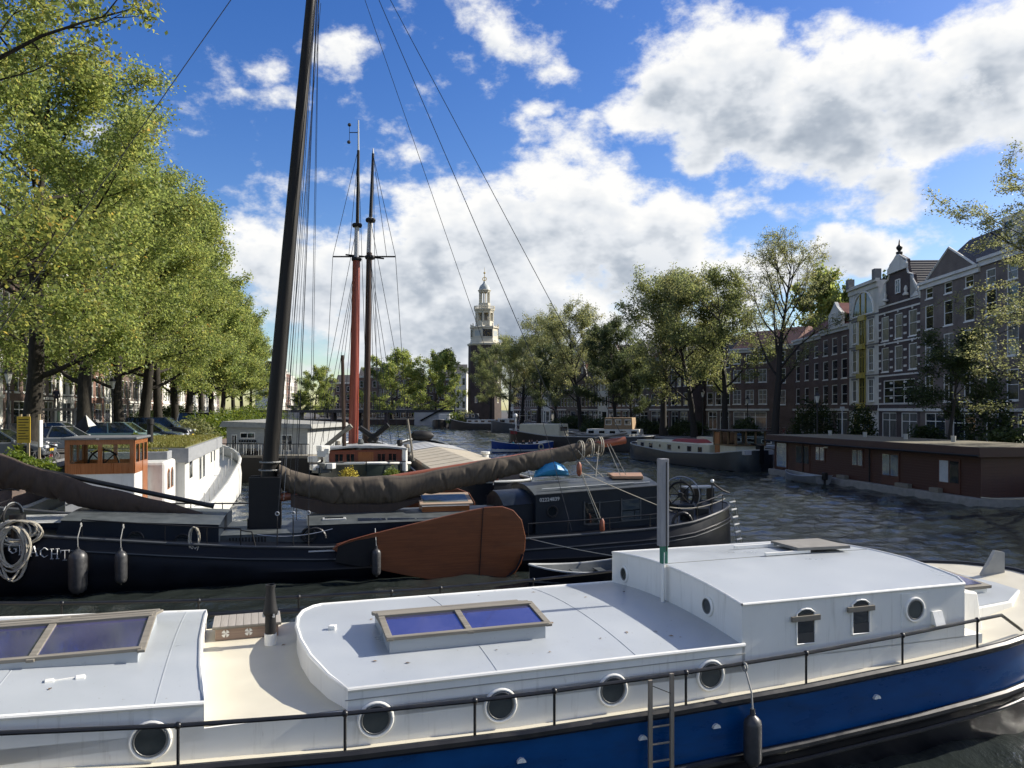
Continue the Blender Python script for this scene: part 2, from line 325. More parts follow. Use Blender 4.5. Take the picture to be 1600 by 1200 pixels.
def quay(name, pts, z, inner):
    # pts: edge line in order; inner: far side points in order
    m = MB(); n = len(pts)
    for i in range(n - 1):
        a, b, c, d = pts[i], pts[i + 1], inner[i + 1], inner[i]
        m.add([(a[0], a[1], z), (b[0], b[1], z), (c[0], c[1], z), (d[0], d[1], z)], [(0, 1, 2, 3)])
    g = tag(m.build(name, paving), kind='structure')
    w = MB(); k = MB()
    for i in range(n - 1):
        a, b = pts[i], pts[i + 1]
        w.add([(a[0], a[1], -1), (b[0], b[1], -1), (b[0], b[1], z - .004), (a[0], a[1], z - .004)], [(0, 1, 2, 3)])
        k.bar((a[0], a[1], z + .03), (b[0], b[1], z + .03), .42, .24)
    w.build('quay_wall', quaybrick, g); k.build('kerb', stone, g); return g
lY = [-40, 20, 37, 60, 90, 130, 180, 235]
quay('left_street', [(LX(y), y) for y in lY], LZ, [(LX(y) - 120, y - 20) for y in lY])
rY = [-40, 30, 76, 90, 110, 140, 180, 232]
quay('right_street', [(RX(y), y) for y in rY], RZ, [(RX(y) + 150, y + 20) for y in rY])
quay('far_street', [(-95, 262), (-40, 258), (30, 252)], 1.7, [(-300, 900), (0, 900), (300, 900)])
tag(MB().add([(-4000, 300, .6), (4000, 300, .6), (4000, 4500, .6), (-4000, 4500, .6)], [(0, 1, 2, 3)]).build('far_ground', mat('far_ground_grass', (.06, .07, .05), .9)), kind='structure')

# ------------------------------------------------------------------ white and blue barge in the foreground
B = FR(18.42, 8.57)
hull_blue = mat('blue_hull_paint', (.0, .045, .16), .3, spec=.3, c2=(.001, .066, .215), scale=1.1, coat=.05, stretch=(1, 1, 2.5), bump=.006, bscale=.9)
roofp = mat('pale_grey_roof_paint', (.32, .345, .365), .34, c2=(.385, .41, .425), scale=.9, detail=7, contrast=(.3, .75))
dirt(roofp, (.26, .27, .28), 1.1, (1, 1, 1), .58, .80, .35); dirt(roofp, (.16, .13, .10), 26, (1, 1, 1), .715, .74, .7, 2); dirt(hull_blue, (.006, .035, .10), 1.4, (.6, 1, 2.5), .52, .72, .7); dirt(hull_blue, (.10, .13, .18), 10, (.15, 1, 5), .70, .78, .35)
deckp = dirt(mat('cream_deck_paint', (.52, .485, .385), .5, c2=(.57, .535, .43), scale=1.4), (.38, .33, .24), 5, (1, 1, 1), .66, .76, .4)
def gB(u): return 1.2 + (.0055 if u > 3 else .009) * (u - 3) ** 2
BEAM = 5.2
def inB(u):                      # how far the sides draw in towards the ends
    t = max(0, (u - 10.2) / 3.9, (-u - 9) / 3.0); return 0 if t <= 0 else (BEAM / 2) * (1 - math.sqrt(max(0, 1 - min(1, t) ** 2)))
bg_ = B.root('houseboat_barge', 'long white and blue steel barge with grey roofs filling the foreground', 'barge')
us = [-12, -11.8, -11, -10, -9, -7, -5, -3, -1, 1, 3, 5, 7, 9, 10, 10.6, 11.2, 11.8, 12.4, 13, 13.5, 13.85, 14.05, 14.1]
def secB(z0, z1, flare=.0):
    rings = []
    for u in us:
        a = inB(u); za = z0(u); zb = z1(u); rings.append([(u, a + flare, za), (u, a, zb), (u, BEAM - a, zb), (u, BEAM - a - flare, za)])
    return rings
lowz = lambda u: .42 + .006 * (u - 3) ** 2
MB().loft(secB(lowz, lambda u: gB(u) - .08, .03)).build('hull_topside', hull_blue, bg_, smooth=True)
MB().loft(secB(lambda u: -.5, lambda u: lowz(u) - .002, .35)).build('hull_bottom', black, bg_, smooth=True)
def strake(zf, r, name='rubbing_strake', o=.02, ulim=(-12, 14.1)):
    pts = [(u, inB(u) - o, zf(u)) for u in us if ulim[0] <= u <= ulim[1]]; pts += [(u, BEAM - inB(u) + o, zf(u)) for u in reversed(us) if ulim[0] <= u <= ulim[1]]
    MB().tube(pts, r, 8).build(name, black, bg_, smooth=True)
strake(lambda u: gB(u) - .03, .062, 'gunwale')
strake(lambda u: lowz(u), .06)
strake(lambda u: lowz(u) - .2, .035)
MB().loft([[(u, inB(u) + .02, gB(u) - .02), (u, BEAM - inB(u) - .02, gB(u) - .02)] for u in us], closed=False, caps=False).build('deck', deckp, bg_)
V0, V1 = .2, 4.15
def camber(v, h): return h * (1 - ((v - (V0 + V1) / 2) / ((V1 - V0) / 2)) ** 2)
# continuous white trunk under the roofs
tr = MB(); rg = []
for u in [-9, -6, -3, -1.2, 1, 3, 5, 7, 9, 10.4]: rg.append([(u, V0 + max(0, -u - 6) * .2, gB(u) - .1), (u, V0 + max(0, -u - 6) * .2, 1.62 + max(0, -u - 1.2) * .03), (u, V1, 1.62 + max(0, -u - 1.2) * .03), (u, V1, gB(u) - .1)])
tr.loft(rg).build('trunk_cabin', white, bg_)
m = MB().add([(-.72, V0 + .03, 1.628), (1.2, V0 + .03, 1.628), (1.2, V1 - .03, 1.628), (-.72, V1 - .03, 1.628)], [(0, 1, 2, 3)]); m.build('well_deck', deckp, bg_)
def cabin(name, outl, zlo, zhi, ch, wallm=white, trim=.028, lip=.05):
    """outline (u,v) closed; walls up to zhi(u)+camber, roof sheet, rounded white trim"""
    zt = lambda u, v: zhi(u) + camber(v, ch)
    fine = []
    for i in range(len(outl)):
        (u1, a), (u2, b) = outl[i], outl[(i + 1) % len(outl)]; kk = max(1, int(abs(a - b) / .3))
        for k in range(kk): fine.append((lerp(u1, u2, k / kk), lerp(a, b, k / kk)))
    outl = fine
    w = MB(); n = len(outl); vs = []
    for (u, v) in outl: vs += [(u, v, zlo), (u, v, zt(u, v) - .012)]
    w.add(vs, [(2 * i, 2 * ((i + 1) % n), 2 * ((i + 1) % n) + 1, 2 * i + 1) for i in range(n)])
    wo = w.build(name, wallm, bg_, smooth=True)
    # roof as strips across
    ulo = {}; 
    K = 14; vv = [V0 + (V1 - V0) * k / K for k in range(K + 1)]
    def span(v):
        xs = []
        for i in range(n):
            (u1, a), (u2, b) = outl[i], outl[(i + 1) % n]
            if abs(a - b) < 1e-6: continue
            if min(a, b) - 1e-6 <= v <= max(a, b) + 1e-6: xs.append(lerp(u1, u2, (v - a) / (b - a)))
        return min(xs), max(xs)
    J = 10; grid = []
    for v in vv:
        a, b = span(min(max(v, V0 + 1e-4), V1 - 1e-4)); grid.append([(lerp(a, b, j / J), v, zt(lerp(a, b, j / J), v)) for j in range(J + 1)])
    r = MB(); r.loft(grid, closed=False, caps=False); ro = r.build('roof', roofp, wo, smooth=True)
    pts = []
    for i in range(n):
        (u1, a), (u2, b) = outl[i], outl[(i + 1) % n]; kk = 8 if abs(a - b) > 1.5 else 1
        for k in range(kk): pts.append((lerp(u1, u2, k / kk), lerp(a, b, k / kk)))
    pts.append(pts[0])
    MB().tube([(u, v, zt(u, v) - .004) for u, v in pts], trim, 8, caps=False).build('roof_trim', white, wo, smooth=True)
    return wo, zt
zA = lambda u: 1.89 + max(0, -u - .5) * .045
aftc, zAft = cabin('aft_cabin', [(-9, V0), (-.52, V0), (-.62, 1.2), (-.68, 2.2), (-.72, V1), (-9, V1)], 1.5, zA, .11)
zM = lambda u: 1.86
arc = [(.98, V0), (.80, .62), (.64, 1.25), (.56, 1.9), (.54, 2.55), (.58, 3.1), (.68, 3.6), (.86, 4.0), (1.0, V1)]
midc, zMid = cabin('main_cabin', [(6.2, V0), (6.2, V1)] + arc[::-1], 1.5, zM, .12)
for us_ in (2.75, 4.6): MB().tube([(us_, lerp(V0 + .02, V1 - .02, k / 10), zM(0) + camber(lerp(V0 + .02, V1 - .02, k / 10), .12) + .001) for k in range(11)], .006, 4).build('weld_seam', roofp, midc)
for us_ in (-1.0, -2.6): MB().tube([(us_, lerp(V0 + .02, V1 - .02, k / 10), zA(us_) + camber(lerp(V0 + .02, V1 - .02, k / 10), .11) + .001) for k in range(11)], .006, 4).build('weld_seam', roofp, aftc)
MB().box(.95, 6.2, V0 - .012, V0 - .004, 1.735, 1.745).build('seam', mat('seam_line', (.3, .3, .28), .7), midc)
# wheelhouse
zW = lambda u: 2.40
wh, zWh = cabin('wheelhouse', [(6.16, V0), (10.05, V0), (10.2, V0 + .25), (10.28, 1.5), (10.2, V1 - .2), (10.05, V1), (6.16, V1)], 1.6, zW, .14, trim=.022)
MB().tube([(6.2, 2.3, zWh(6.2, 2.3) + .003), (8.4, 2.35, zWh(8, 2.35) + .003), (10.2, 2.3, zWh(10, 2.3) + .003)], .006, 4).build('roof_seam', mat('seam_line', (.3, .3, .28)), wh)
# fillet box behind the wheelhouse and after roof
MB().loft([[(10.2, .5, 1.35), (10.2, .5, 2.22), (10.2, 3.6, 2.22), (10.2, 3.6, 1.35)], [(10.95, .62, 1.35), (10.8, .62, 2.12), (10.8, 3.4, 2.12), (10.95, 3.4, 1.35)]]).build('companionway', white, bg_, bevel=.03)
ar = [(10.9, .95), (12.2, 1.15), (13.1, 1.7), (13.3, 2.6), (13.1, 3.6), (12.2, 4.05), (10.9, 4.15)]
o = MB().prism(ar, 'z', 1.35, 1.74).build('stern_cabin', white, bg_, bevel=.02)
MB().prism([(a - .03 * (a > 12), lerp(b, 2.6, .03)) for a, b in ar], 'z', 1.742, 1.752).build('roof', roofp, o)
def portlight(parent, c, r, axis='v', depth=.1):
    ax = 'y' if axis == 'v' else 'x'
    rim = MB().ring((0, 0, 0), r, .022, ax, 24, 8).build('porthole', white, parent, c, smooth=True)
    rr = []
    for rad, dd in ((r - .012, -.012), (r - .03, .035)):
        rr.append([((rad * math.cos(a), dd, rad * math.sin(a)) if axis == 'v' else (dd, rad * math.cos(a), rad * math.sin(a))) for a in [2 * math.pi * k / 24 for k in range(24)]])
    MB().loft(rr, caps=False).build('reveal', white, rim, smooth=True)
    q = [((r - .02) * math.cos(a), (r - .02) * math.sin(a)) for a in [2 * math.pi * k / 24 for k in range(24)]]
    MB().prism(q, ax, -.006, .004).build('pane', mat('port_glass', (.035, .04, .036), .06, c2=(.07, .075, .068), scale=2.5, spec=.8), rim)
    MB().ring((0, -.012, 0) if axis == 'v' else (-.012, 0, 0), r * .84, .010, ax, 24, 6).build('inner_ring', mat('brass_ring', (.2, .2, .19), .4, .4), rim)
for (x, y) in ((235, 1157), (587, 1124), (782, 1102), (957, 1078), (1110, 1055)):
    p = B.V(x, y, V0 - .012); portlight(bg_, (p[0], V0 - .014, p[2]), .19)
for (x, y) in ((975, 897), (1105, 947)):
    r = Vector(((x - 800) / F, 1)); t = (6.16 - .016 + B.u0) / r.dot(B.d); q = B.L((r.x * t, t, EYE - (y - HY) / F * t)); portlight(wh, (6.146, q[1], q[2]), .125, 'u')
p = B.V(1428, 952, V0); portlight(wh, (p[0], V0 - .014, p[2]), .165)
MB().box(p[0] - .24, p[0] + .24, V0 - .008, V0 + .02, p[2] - .24, p[2] + .24).build('mounting_plate', white, wh)
for (x, y) in ((1258, 978), (1344, 963)):
    p = B.V(x, y, V0); w2, h2 = .15, .24
    arch = [(-w2, -h2), (w2, -h2), (w2, h2 - .06), (.5 * w2, h2 - .01), (0, h2), (-.5 * w2, h2 - .01), (-w2, h2 - .06)]
    pane = MB().prism(arch, 'y', -.006, .02).build('window', glass, wh, (p[0], V0, p[2]))
    MB().box(-w2 - .09, w2 + .07, -.05, -.012, .08, .15).build('wooden_bar', mossy, pane)
    MB().box(-w2, w2, -.016, -.008, -h2 + .005, -.09).build('blind', mat('grey_blind', (.05, .05, .05), .6), pane)
    MB().tube([(a, -.012, b) for a, b in arch + arch[:1]], .014, 6).build('frame', white, pane)
p = B.V(1462, 965, V0); MB().loft([[(-.09, 0, -.08), (.09, 0, -.08), (.09, 0, .1), (-.09, 0, .1)], [(-.09, -.1, -.1), (.09, -.1, -.1), (.09, -.03, .1), (-.09, -.03, .1)]]).build('vent_cowl', white, wh, (p[0], V0, p[2]))
# rails
def rail_line(v, pts): 
    return [(u, v, z) for u, z in pts]
nu = [-9, -6, -4, -2.5, -.76, .93, 2.41, 3.4, 5.2, 7.05, 8.7, 10.1]
top = [(u, .03, gB(u) + .42) for u in nu] + [(10.6, .05, gB(10.4) + .42), (11.2, .2, gB(11) + .05)]
MB().tube(top, .026, 8).build('handrail', black, bg_, smooth=True)
for u in nu[2:] :
    s_ = MB().tube([(u, .03, gB(u) - .01), (u, .03, gB(u) + .42)], .017, 6).build('stanchion', black, bg_, smooth=True); MB().ball((u, .03, gB(u) + .42), .04).build('rail_ball', black, s_, smooth=True)
fu = [-9, -6, -4.3, -2.9, -.9, .7, 2.3, 3.2, 5.0, 6.8, 8.6]
MB().tube([(u, BEAM - .03, 1.74 + .006 * (u - 3) ** 2) for u in fu], .028, 8).build('handrail', black, bg_, smooth=True)
for u in fu[1:]:
    zt = 1.74 + .006 * (u - 3) ** 2
    s_ = MB().tube([(u, BEAM - .03, gB(u) - .02), (u, BEAM - .03, zt)], .017, 6).build('stanchion', black, bg_); MB().ball((u, BEAM - .03, zt), .042).build('rail_ball', black, s_, smooth=True)
MB().tube([(u, BEAM - .03, 1.5 + .006 * (u - 3) ** 2) for u in fu], .045, 8).build('coaming_pipe', black, bg_, smooth=True)
# skylights: gabled weathered frames with two panes on each slope
def skylight(u0, u1, v0, v1, zb, zr, npan, hgt):
    c = MB().box(u0 + .04, u1 - .04, v0 + .04, v1 - .04, zb - .05, zb + hgt).build('skylight', roofp, bg_)
    vm_ = lerp(v0, v1, .6); z1 = zb + hgt; fr = MB(); T = .035
    for (a, b) in ((v0, vm_), (v1, vm_)):
        k = [lerp(u0, u1, i / npan) for i in range(npan + 1)]
        for u in k:
            uu = u + (.04 if u == u0 else -.04 if u == u1 else 0); fr.bar((uu, a, z1), (uu, b, zr), .085, T)
        for t in (.06, .94): fr.bar((u0, lerp(a, b, t), lerp(z1, zr, t) + .004), (u1, lerp(a, b, t), lerp(z1, zr, t) + .004), .09, T + .008)
        for i in range(npan):
            MB().add([(k[i] + .03, lerp(a, b, .08), lerp(z1, zr, .08) - .004), (k[i + 1] - .03, lerp(a, b, .08), lerp(z1, zr, .08) - .004), (k[i + 1] - .03, lerp(a, b, .92), lerp(z1, zr, .92) - .004), (k[i] + .03, lerp(a, b, .92), lerp(z1, zr, .92) - .004)], [(0, 1, 2, 3)]).build('pane', glassb, c)
    for u in (u0 + .045, u1 - .045):
        MB().prism([(v0 + .05, z1 - .01), (v1 - .05, z1 - .01), (vm_, zr - .02)], 'x', u - .015, u + .015).build('gable_end', mossy, c)
    fr.build('frame', mossy, c, bevel=.006)
    return c
skylight(1.55, 3.72, 1.02, 2.35, 1.97, 2.235, 2, .15)
skylight(-4.7, -1.28, 1.38, 3.3, 2.02, 2.31, 3, .14)
so = MB().box(11.35, 12.35, 1.75, 2.75, 1.75, 1.83).build('skylight', white, bg_)
MB().loft([[(11.3, 1.7, 1.83), (12.4, 1.7, 1.83), (12.4, 2.8, 1.83), (11.3, 2.8, 1.83)], [(11.3, 1.7, 1.88), (12.4, 1.7, 1.88), (12.4, 2.8, 1.98), (11.3, 2.8, 1.98)]]).build('frame', mossy, so)
MB().add([(11.4, 1.8, 1.897), (12.3, 1.8, 1.897), (12.3, 2.7, 1.981), (11.4, 2.7, 1.981)], [(0, 1, 2, 3)]).build('pane', glassb, so)
# flue
ch = MB().lathe([(.085, 0), (.085, .16)], 16).build('flue_base', white, bg_, (.2, 3.0, 1.63), smooth=True)
MB().lathe([(.075, .16), (.075, .42), (.095, .43), (.105, .45), (.10, .50), (.085, .56), (.08, .60), (.062, .76), (.062, .82), (.07, .825), (.07, .86), (.055, .86), (.055, .8)], 20).build('flue', blackm, ch, smooth=True)
for k in range(4):
    a = k * math.pi / 2 + .4; MB().box(-.02, .02, -.012, .012, -.03, .02).build('flue_lug', steelg, ch, (.1 * math.cos(a), .1 * math.sin(a), .44), a)
# little fittings
for (u, v, z, rz) in ((-1.85, 1.05, 1.995, .2), (1.0, 2.25, 1.985, 1.2)):
    f = MB().box(-.05, .05, -.05, .05, -.02, .05).build('hinge_block', white, bg_, (u, v, z), rz, bevel=.01)
    MB().box(-.26 if u < 0 else -.02, 0, -.012, .012, .02, .045).build('hinge_arm', white, f)
    if u < 0: MB().box(-.34, -.25, -.04, .04, -.01, .06).build('hinge_foot', white, f, bevel=.008)
for (x, y) in ((815, 1192), (1005, 1156), (1120, 1138), (1371, 1092)):
    p = B.V(x, y, -.02); q = [(.055 * math.cos(a), .055 * math.sin(a)) for a in [math.pi * k / 8 for k in range(9)]]
    MB().prism(q, 'y', -.03, .05).build('scupper_cover', white, bg_, (p[0], 0, p[2]))
hb = MB().loft([[(8.75, 2.3, 2.60), (9.75, 2.2, 2.60), (9.95, 3.25, 2.55), (8.95, 3.3, 2.55)], [(8.75, 2.3, 2.65), (9.75, 2.2, 2.65), (9.95, 3.25, 2.60), (8.95, 3.3, 2.60)]]).build('roof_hatch', mat('grey_brown_hatch', (.16, .15, .13), .75, c2=(.22, .21, .19), scale=6), wh)
for v in (2.32, 3.2): MB().bar((8.1, v, 2.575 - (v > 3) * .03), (9.0, v, 2.575 - (v > 3) * .03), .05, .045).build('hatch_runner', white, wh)
rp = D(1556, 895, 15.2); rl = B.L(rp)
MB().prism([(-.22, 0), (.25, 0), (.25, .52), (.06, .56), (-.22, .1)], 'y', -.04, .04).build('rudder_head', mat('grey_board', (.28, .28, .27), .7, c2=(.35, .35, .33)), bg_, (13.6, 2.7, 1.7), -.2)
# leaves blown onto the roofs
rs_ = random.Random(77); lf = [MB().add([(-.04, 0, 0), (0, -.022, .006), (.045, 0, .002), (0, .022, .008)], [(0, 1, 2, 3)]).mesh('fallen_leaf') for _ in range(2)]
lfm = [mat('dry_leaf', (.20, .12, .05), .8), mat('brown_leaf', (.09, .055, .03), .8)]
for k in range(34):
    u = rs_.uniform(-4, 6); v = rs_.uniform(.5, 3.9)
    z = 1.632 if -.45 < u < .5 else (zAft(u, v) if u <= -.75 else zMid(u, v) if u > 1.1 else None)
    if z is None or (1.3 < u < 3.9 and .9 < v < 2.5) or (u < -1 and 1.2 < v < 3.4): continue
    o = put('fallen_leaf', lf[k % 2], lfm[k % 2], bg_, (u, v, z + .006), rs_.uniform(0, 6.3)); s_ = rs_.uniform(.5, 1.0); o.scale = (s_, s_, s_)
# --- things on the barge
lk = empty('deck_locker', B.W(-.12, 3.72, 1.63), B.a, 'weathered slatted teak locker behind the black flue on the white barge', 'locker')
MB().box(-.44, .44, -.3, .3, 0, .17).build('case', wood('locker_teak', (.22, .15, .11), (.32, .235, .18), .7), lk, bevel=.006)
lid = MB().box(-.48, .48, -.34, .34, .17, .195).build('lid', mossy, lk)
sl = MB().box(-.05, .05, -.33, .33, 0, .014).mesh('slat')
for k in range(9): put('slat', sl, wood('grey_teak', (.26, .235, .20), (.36, .33, .29), .75, 'y'), lid, (-.427 + k * .1067, 0, .196))
vm2 = MB()
for k in range(4):
    a0 = k * math.pi / 2 + .25; vm2.prism([(.008, .0)] + [(.055 * math.cos(a0 + t * .27), .055 * math.sin(a0 + t * .27)) for t in range(5)], 'y', -.008, .004)
vme = vm2.mesh('vent_rosette')
for x in (-.3, .02, .34): put('vent_rosette', vme, white, lk, (x, -.301, .095))
ps = empty('support_post', B.W(6.07, 2.15, 1.98), B.a, 'grey square post with green clamp on the front of the white wheelhouse', 'post')
MB().tube([(0, 0, 0), (.01, 0, .78)], .032, 10).build('tube', white, ps, smooth=True)
MB().box(-.035, .075, -.03, .05, .6, .95).build('clamp', mat('green_clamp', (.02, .12, .08), .6, c2=(.03, .17, .11)), ps, bevel=.01)
MB().box(-.075, .075, -.06, .06, .88, 2.25).build('square_section', mat('grey_post', (.17, .175, .19), .5, c2=(.24, .245, .26), stretch=(4, 4, .4)), ps, bevel=.008)
MB().box(.02, .035, -.066, -.058, .8, 2.2).build('groove', blackm, ps)
ld = empty('ladder', B.W(4.76, -.1, 0), B.a, 'worn grey wooden ladder hung on the near rail over the blue hull', 'ladder')
lw = wood('ladder_wood', (.15, .13, .10), (.24, .21, .17), .8, 'z')
for s_ in (-.14, .16): MB().bar((s_, 0, -.1), (s_, .06 if 0 else 0, 1.66 + (.05 if s_ > 0 else 0)), .05, .035, (0, 1, 0)).build('side_rail', lw, ld)
for k in range(7): MB().tube([(-.14, 0, .0 + k * .215), (.16, 0, .0 + k * .215)], .014, 6).build('rung', lw, ld)
MB().tube([(-.14, -.01, 1.6), (.16, -.01, 1.46)], .006, 4).build('lashing', blackm, ld)
def fender(fr, u, v, z, L, r, label, ztie, group=None, lean=0):
    f = empty('fender', fr.W(u, v, z), fr.a, label, 'fender', group)
    MB().lathe([(.02, -.06), (.035, -.02), (r * .6, .0), (r * .9, r * .35), (r, r * .8), (r, L - r * .9), (r * .92, L - r * .45), (r * .62, L - .08 * r), (r * .3, L + .02), (.035, L + .05), (.03, L + .1)], 16).build('body', rubber, f, smooth=True)
    MB().tube([(0, 0, L + .05), (-.01, .01, lerp(L, ztie - z, .5)), (lean, -v + .02, ztie - z)], .013, 5).build('rope', ropeg if v > -1 else blackm, f)
    MB().ring((lean, -v + .0, ztie - z - .03), .05, .016, 'x', 10, 5).build('knot', ropeg, f)
    return f
p = B.V(1176, 1195, -.17)
fender(B, p[0], -.17, p[2], .62, .115, 'grey black fender hanging low on the blue hull right of the ladder', gB(6) + .42)
# ------------------------------------------------------------------ dark sailing barge behind it
T = FR(14, 23.1)
TB = 4.6
navy = mat('navy_hull_paint', (.002, .003, .006), .42, spec=.22, c2=(.004, .006, .011), scale=1.6)
navy2 = mat('dark_blue_cabin_paint', (.005, .009, .016), .42, spec=.3, c2=(.008, .014, .023), scale=2)
greyroof = dirt(mat('grey_deck_paint', (.05, .058, .06), .5, c2=(.078, .088, .09), scale=2.5), (.03, .03, .03), 4, (1, 1, 1), .55, .7, .6)
lightg = mat('light_grey_paint', (.34, .35, .34), .5, c2=(.40, .41, .40), scale=3)
sailm = mat('brown_sailcloth', (.034, .022, .016), .85, c2=(.058, .040, .029), scale=3, bump=.025, bscale=2.6, stretch=(5, 1.2, 1.2))
sailg = mat('grey_brown_sailcover', (.058, .045, .032), .85, c2=(.095, .077, .056), scale=3, bump=.025, bscale=2.6, stretch=(5, 1.2, 1.2))
mastw = mat('black_mast', (.004, .004, .004), .5, spec=.25, c2=(.014, .012, .010), scale=3, stretch=(6, 6, .25))
leew = dirt(wood('leeboard_oak', (.13, .036, .009), (.22, .068, .018), .42, coat=.2), (.07, .022, .008), 1.3, (.5, 1, 1.5), .5, .75, .6)
redspar = wood('red_brown_spar', (.22, .06, .03), (.30, .10, .05), .4)
def gT(u): return interp(u, [-12, -8.2, -7.1, -5.1, -3.5, -.9, 2.6, 6.2, 8.9, 10.6, 12.0, 13.2, 14.4], [2.3, 1.69, 1.58, 1.37, 1.21, .99, .93, .98, 1.06, 1.14, 1.27, 1.48, 1.62])
def inT(u):
    t = max(0, (u - 10.6) / 3.75, (-u - 6.2) / 5.9); return 0 if t <= 0 else TB / 2 * (1 - (1 - min(1, t) ** 2.1) ** .55)
tj = T.root('sailing_barge', 'black steel sailing barge with brown furled sails and a big leeboard', 'sailing barge')
tu = [-12, -11.6, -11, -10, -9, -8, -7, -6, -4, -2, 0, 2, 4, 6, 8, 10, 10.8, 11.4, 12, 12.5, 13, 13.4, 13.7, 14.0, 14.2, 14.32]
rg = []
for u in tu:
    a, b = inT(u), TB - inT(u); g = gT(u); w = min(1, (b - a) / 2.5); f = .16 * w
    rg.append([(u, a + .06, g), (u, a + .02, g - .12), (u, a - f * .6, g - .45), (u, a - f, .35), (u, a - f * .3 + .1, -.05), (u, a + .6 * w, -.6),
               (u, b - .6 * w, -.6), (u, b + f * .3 - .1, -.05), (u, b + f, .35), (u, b + f * .6, g - .45), (u, b - .02, g - .12), (u, b - .06, g)])
MB().loft(rg).build('hull', navy, tj, smooth=True)
def bandT(dz, r, o, m, name, lim=(-12, 14.4)):
    p = [(u, inT(u) - o, gT(u) + dz) for u in tu if lim[0] <= u <= lim[1]]
    q = [(u, TB - inT(u) + o, gT(u) + dz) for u in reversed(tu) if lim[0] <= u <= lim[1]]
    MB().tube(p + q, r, 6).build(name, m, tj, smooth=True)
edge = mat('worn_grey_edge', (.055, .06, .065), .45)
bandT(.0, .045, -.03, edge, 'gunwale')
bandT(-.34, .035, .09, navy2, 'rubbing_strake'); bandT(-.46, .02, .1, edge, 'rubbing_strake', (8, 14.4))
MB().loft([[(u, inT(u) + .08, gT(u) - .18), (u, TB - inT(u) - .08, gT(u) - .18)] for u in tu], closed=False, caps=False).build('deck', greyroof, tj)
MB().box(-.33, 1.0, -.022, .02, .86, .9).build('white_bar', mat('white_bar_paint', (.5, .5, .48), .5), tj)
# fore cabin, hold and after cabin
def tcab(name, u0, u1, v0, v1, zb, z0, z1, cam, m, roofm, slope=0.0, arch=False):
    rings = []; K = 10
    for u, zz in ((u0, z0), (u1, z1)):
        rings.append([(u + (slope if u == u0 else 0), v0, zb)] + [(u, lerp(v0, v1, k / K), zz + cam * (1 - (2 * k / K - 1) ** 2)) for k in range(K + 1)] + [(u + (slope if u == u0 else 0), v1, zb)])
    c = MB().loft(rings).build(name, m, tj)
    MB().loft([[(u, lerp(v0 - .04, v1 + .04, k / K), zz + .012 + cam * (1 - (2 * k / K - 1) ** 2)) for k in range(K + 1)] for u, zz in ((u0 - .04, z0), (u1 + .04, z1))], closed=False, caps=False).build('roof', roofm, c, smooth=True)
    return c
fc = tcab('fore_cabin', -6.95, -2.85, .55, 4.05, 1.0, 1.93, 1.66, .1, navy2, greyroof, -.35)
tcab('fore_hatch', -8.7, -7.0, 1.4, 3.2, 1.2, 1.78, 1.75, .05, navy2, lightg)
hd = tcab('hold', -.35, 6.0, .75, 3.85, .8, 1.52, 1.55, .16, navy2, greyroof)
MB().box(-2.85, -.35, .9, 3.7, .85, 1.3).build('winch_deck', greyroof, tj)
sp = mat('solar_panel', (.012, .018, .032), .2, c2=(.018, .026, .045), scale=5); pm = MB().box(-.42, .42, -.3, .3, 0, .02).mesh('solar_panel')
for k in range(5):
    o = put('solar_panel', pm, sp, hd, (1.55 + k * .9, 1.22, 1.605)); o.rotation_euler.x = R(6)
o = MB().box(-.36, .36, -.22, .22, 0, .05).build('roof_light', lightg, hd, (.42, 1.35, 1.6), bevel=.02); MB().box(-.28, .28, -.15, .15, .051, .056).build('pane', glass, o)
ac = tcab('after_cabin', 6.72, 11.0, .72, 3.9, .8, 2.24, 2.44, .22, navy2, greyroof)
tcab('engine_hood', 5.75, 6.75, .95, 3.7, .8, 1.9, 1.95, .34, navy2, navy2)
MB().tube([(6.75, .7, 2.26), (11.0, .7, 2.46)], .025, 6).build('gutter', edge, ac)
for (z0, z1) in ((1.93, 2.08), (1.22, 1.38)): MB().bar((8.5, .7, z0), (11.0, .7, z1), .02, .025).build('moulding', edge, ac)
for (x0, x1, y0, y1) in ((914, 936, 785, 818), (972, 1000, 780, 812)):
    a = T.V(x0, y1, .7); b = T.V(x1, y0, .7)
    w_ = MB().box(a[0], b[0], .705, .74, a[2], b[2]).build('window', glass, ac)
    for q in (MB().box(a[0] - .04, a[0], .68, .74, a[2] - .04, b[2] + .04), MB().box(b[0], b[0] + .04, .68, .74, a[2] - .04, b[2] + .04), MB().box(a[0] - .04, b[0] + .04, .68, .74, a[2] - .045, a[2])): q.build('window_frame', edge, w_)
def ring_port(x, y, v, r, par):
    p = T.V(x, y, v); o = MB().ring((0, 0, 0), r, .03, 'y', 18, 6).build('porthole', iron, par, (p[0], v, p[2]), smooth=True)
    MB().prism([(r * math.cos(2 * math.pi * k / 16), r * math.sin(2 * math.pi * k / 16)) for k in range(16)], 'y', -.01, .02).build('pane', glass, o)
ring_port(863, 799, .70, .17, ac); ring_port(212, 842, .53, .2, fc); ring_port(285, 846, .53, .2, fc); ring_port(482, 836, .73, .2, hd)
tm = text_mesh('02224839', .17); o = put('registration_number', tm, mat('white_lettering', (.6, .6, .58), .6), ac, (6.85, .705, 2.03)); o.rotation_euler = (R(90), R(-2.5), 0)
# posts at the after end of the cabin
MB().tube([(11.12, .62, .95), (11.12, .62, 2.38), (11.05, .9, 2.47)], .06, 10).build('awning_post', lightg, tj, smooth=True)
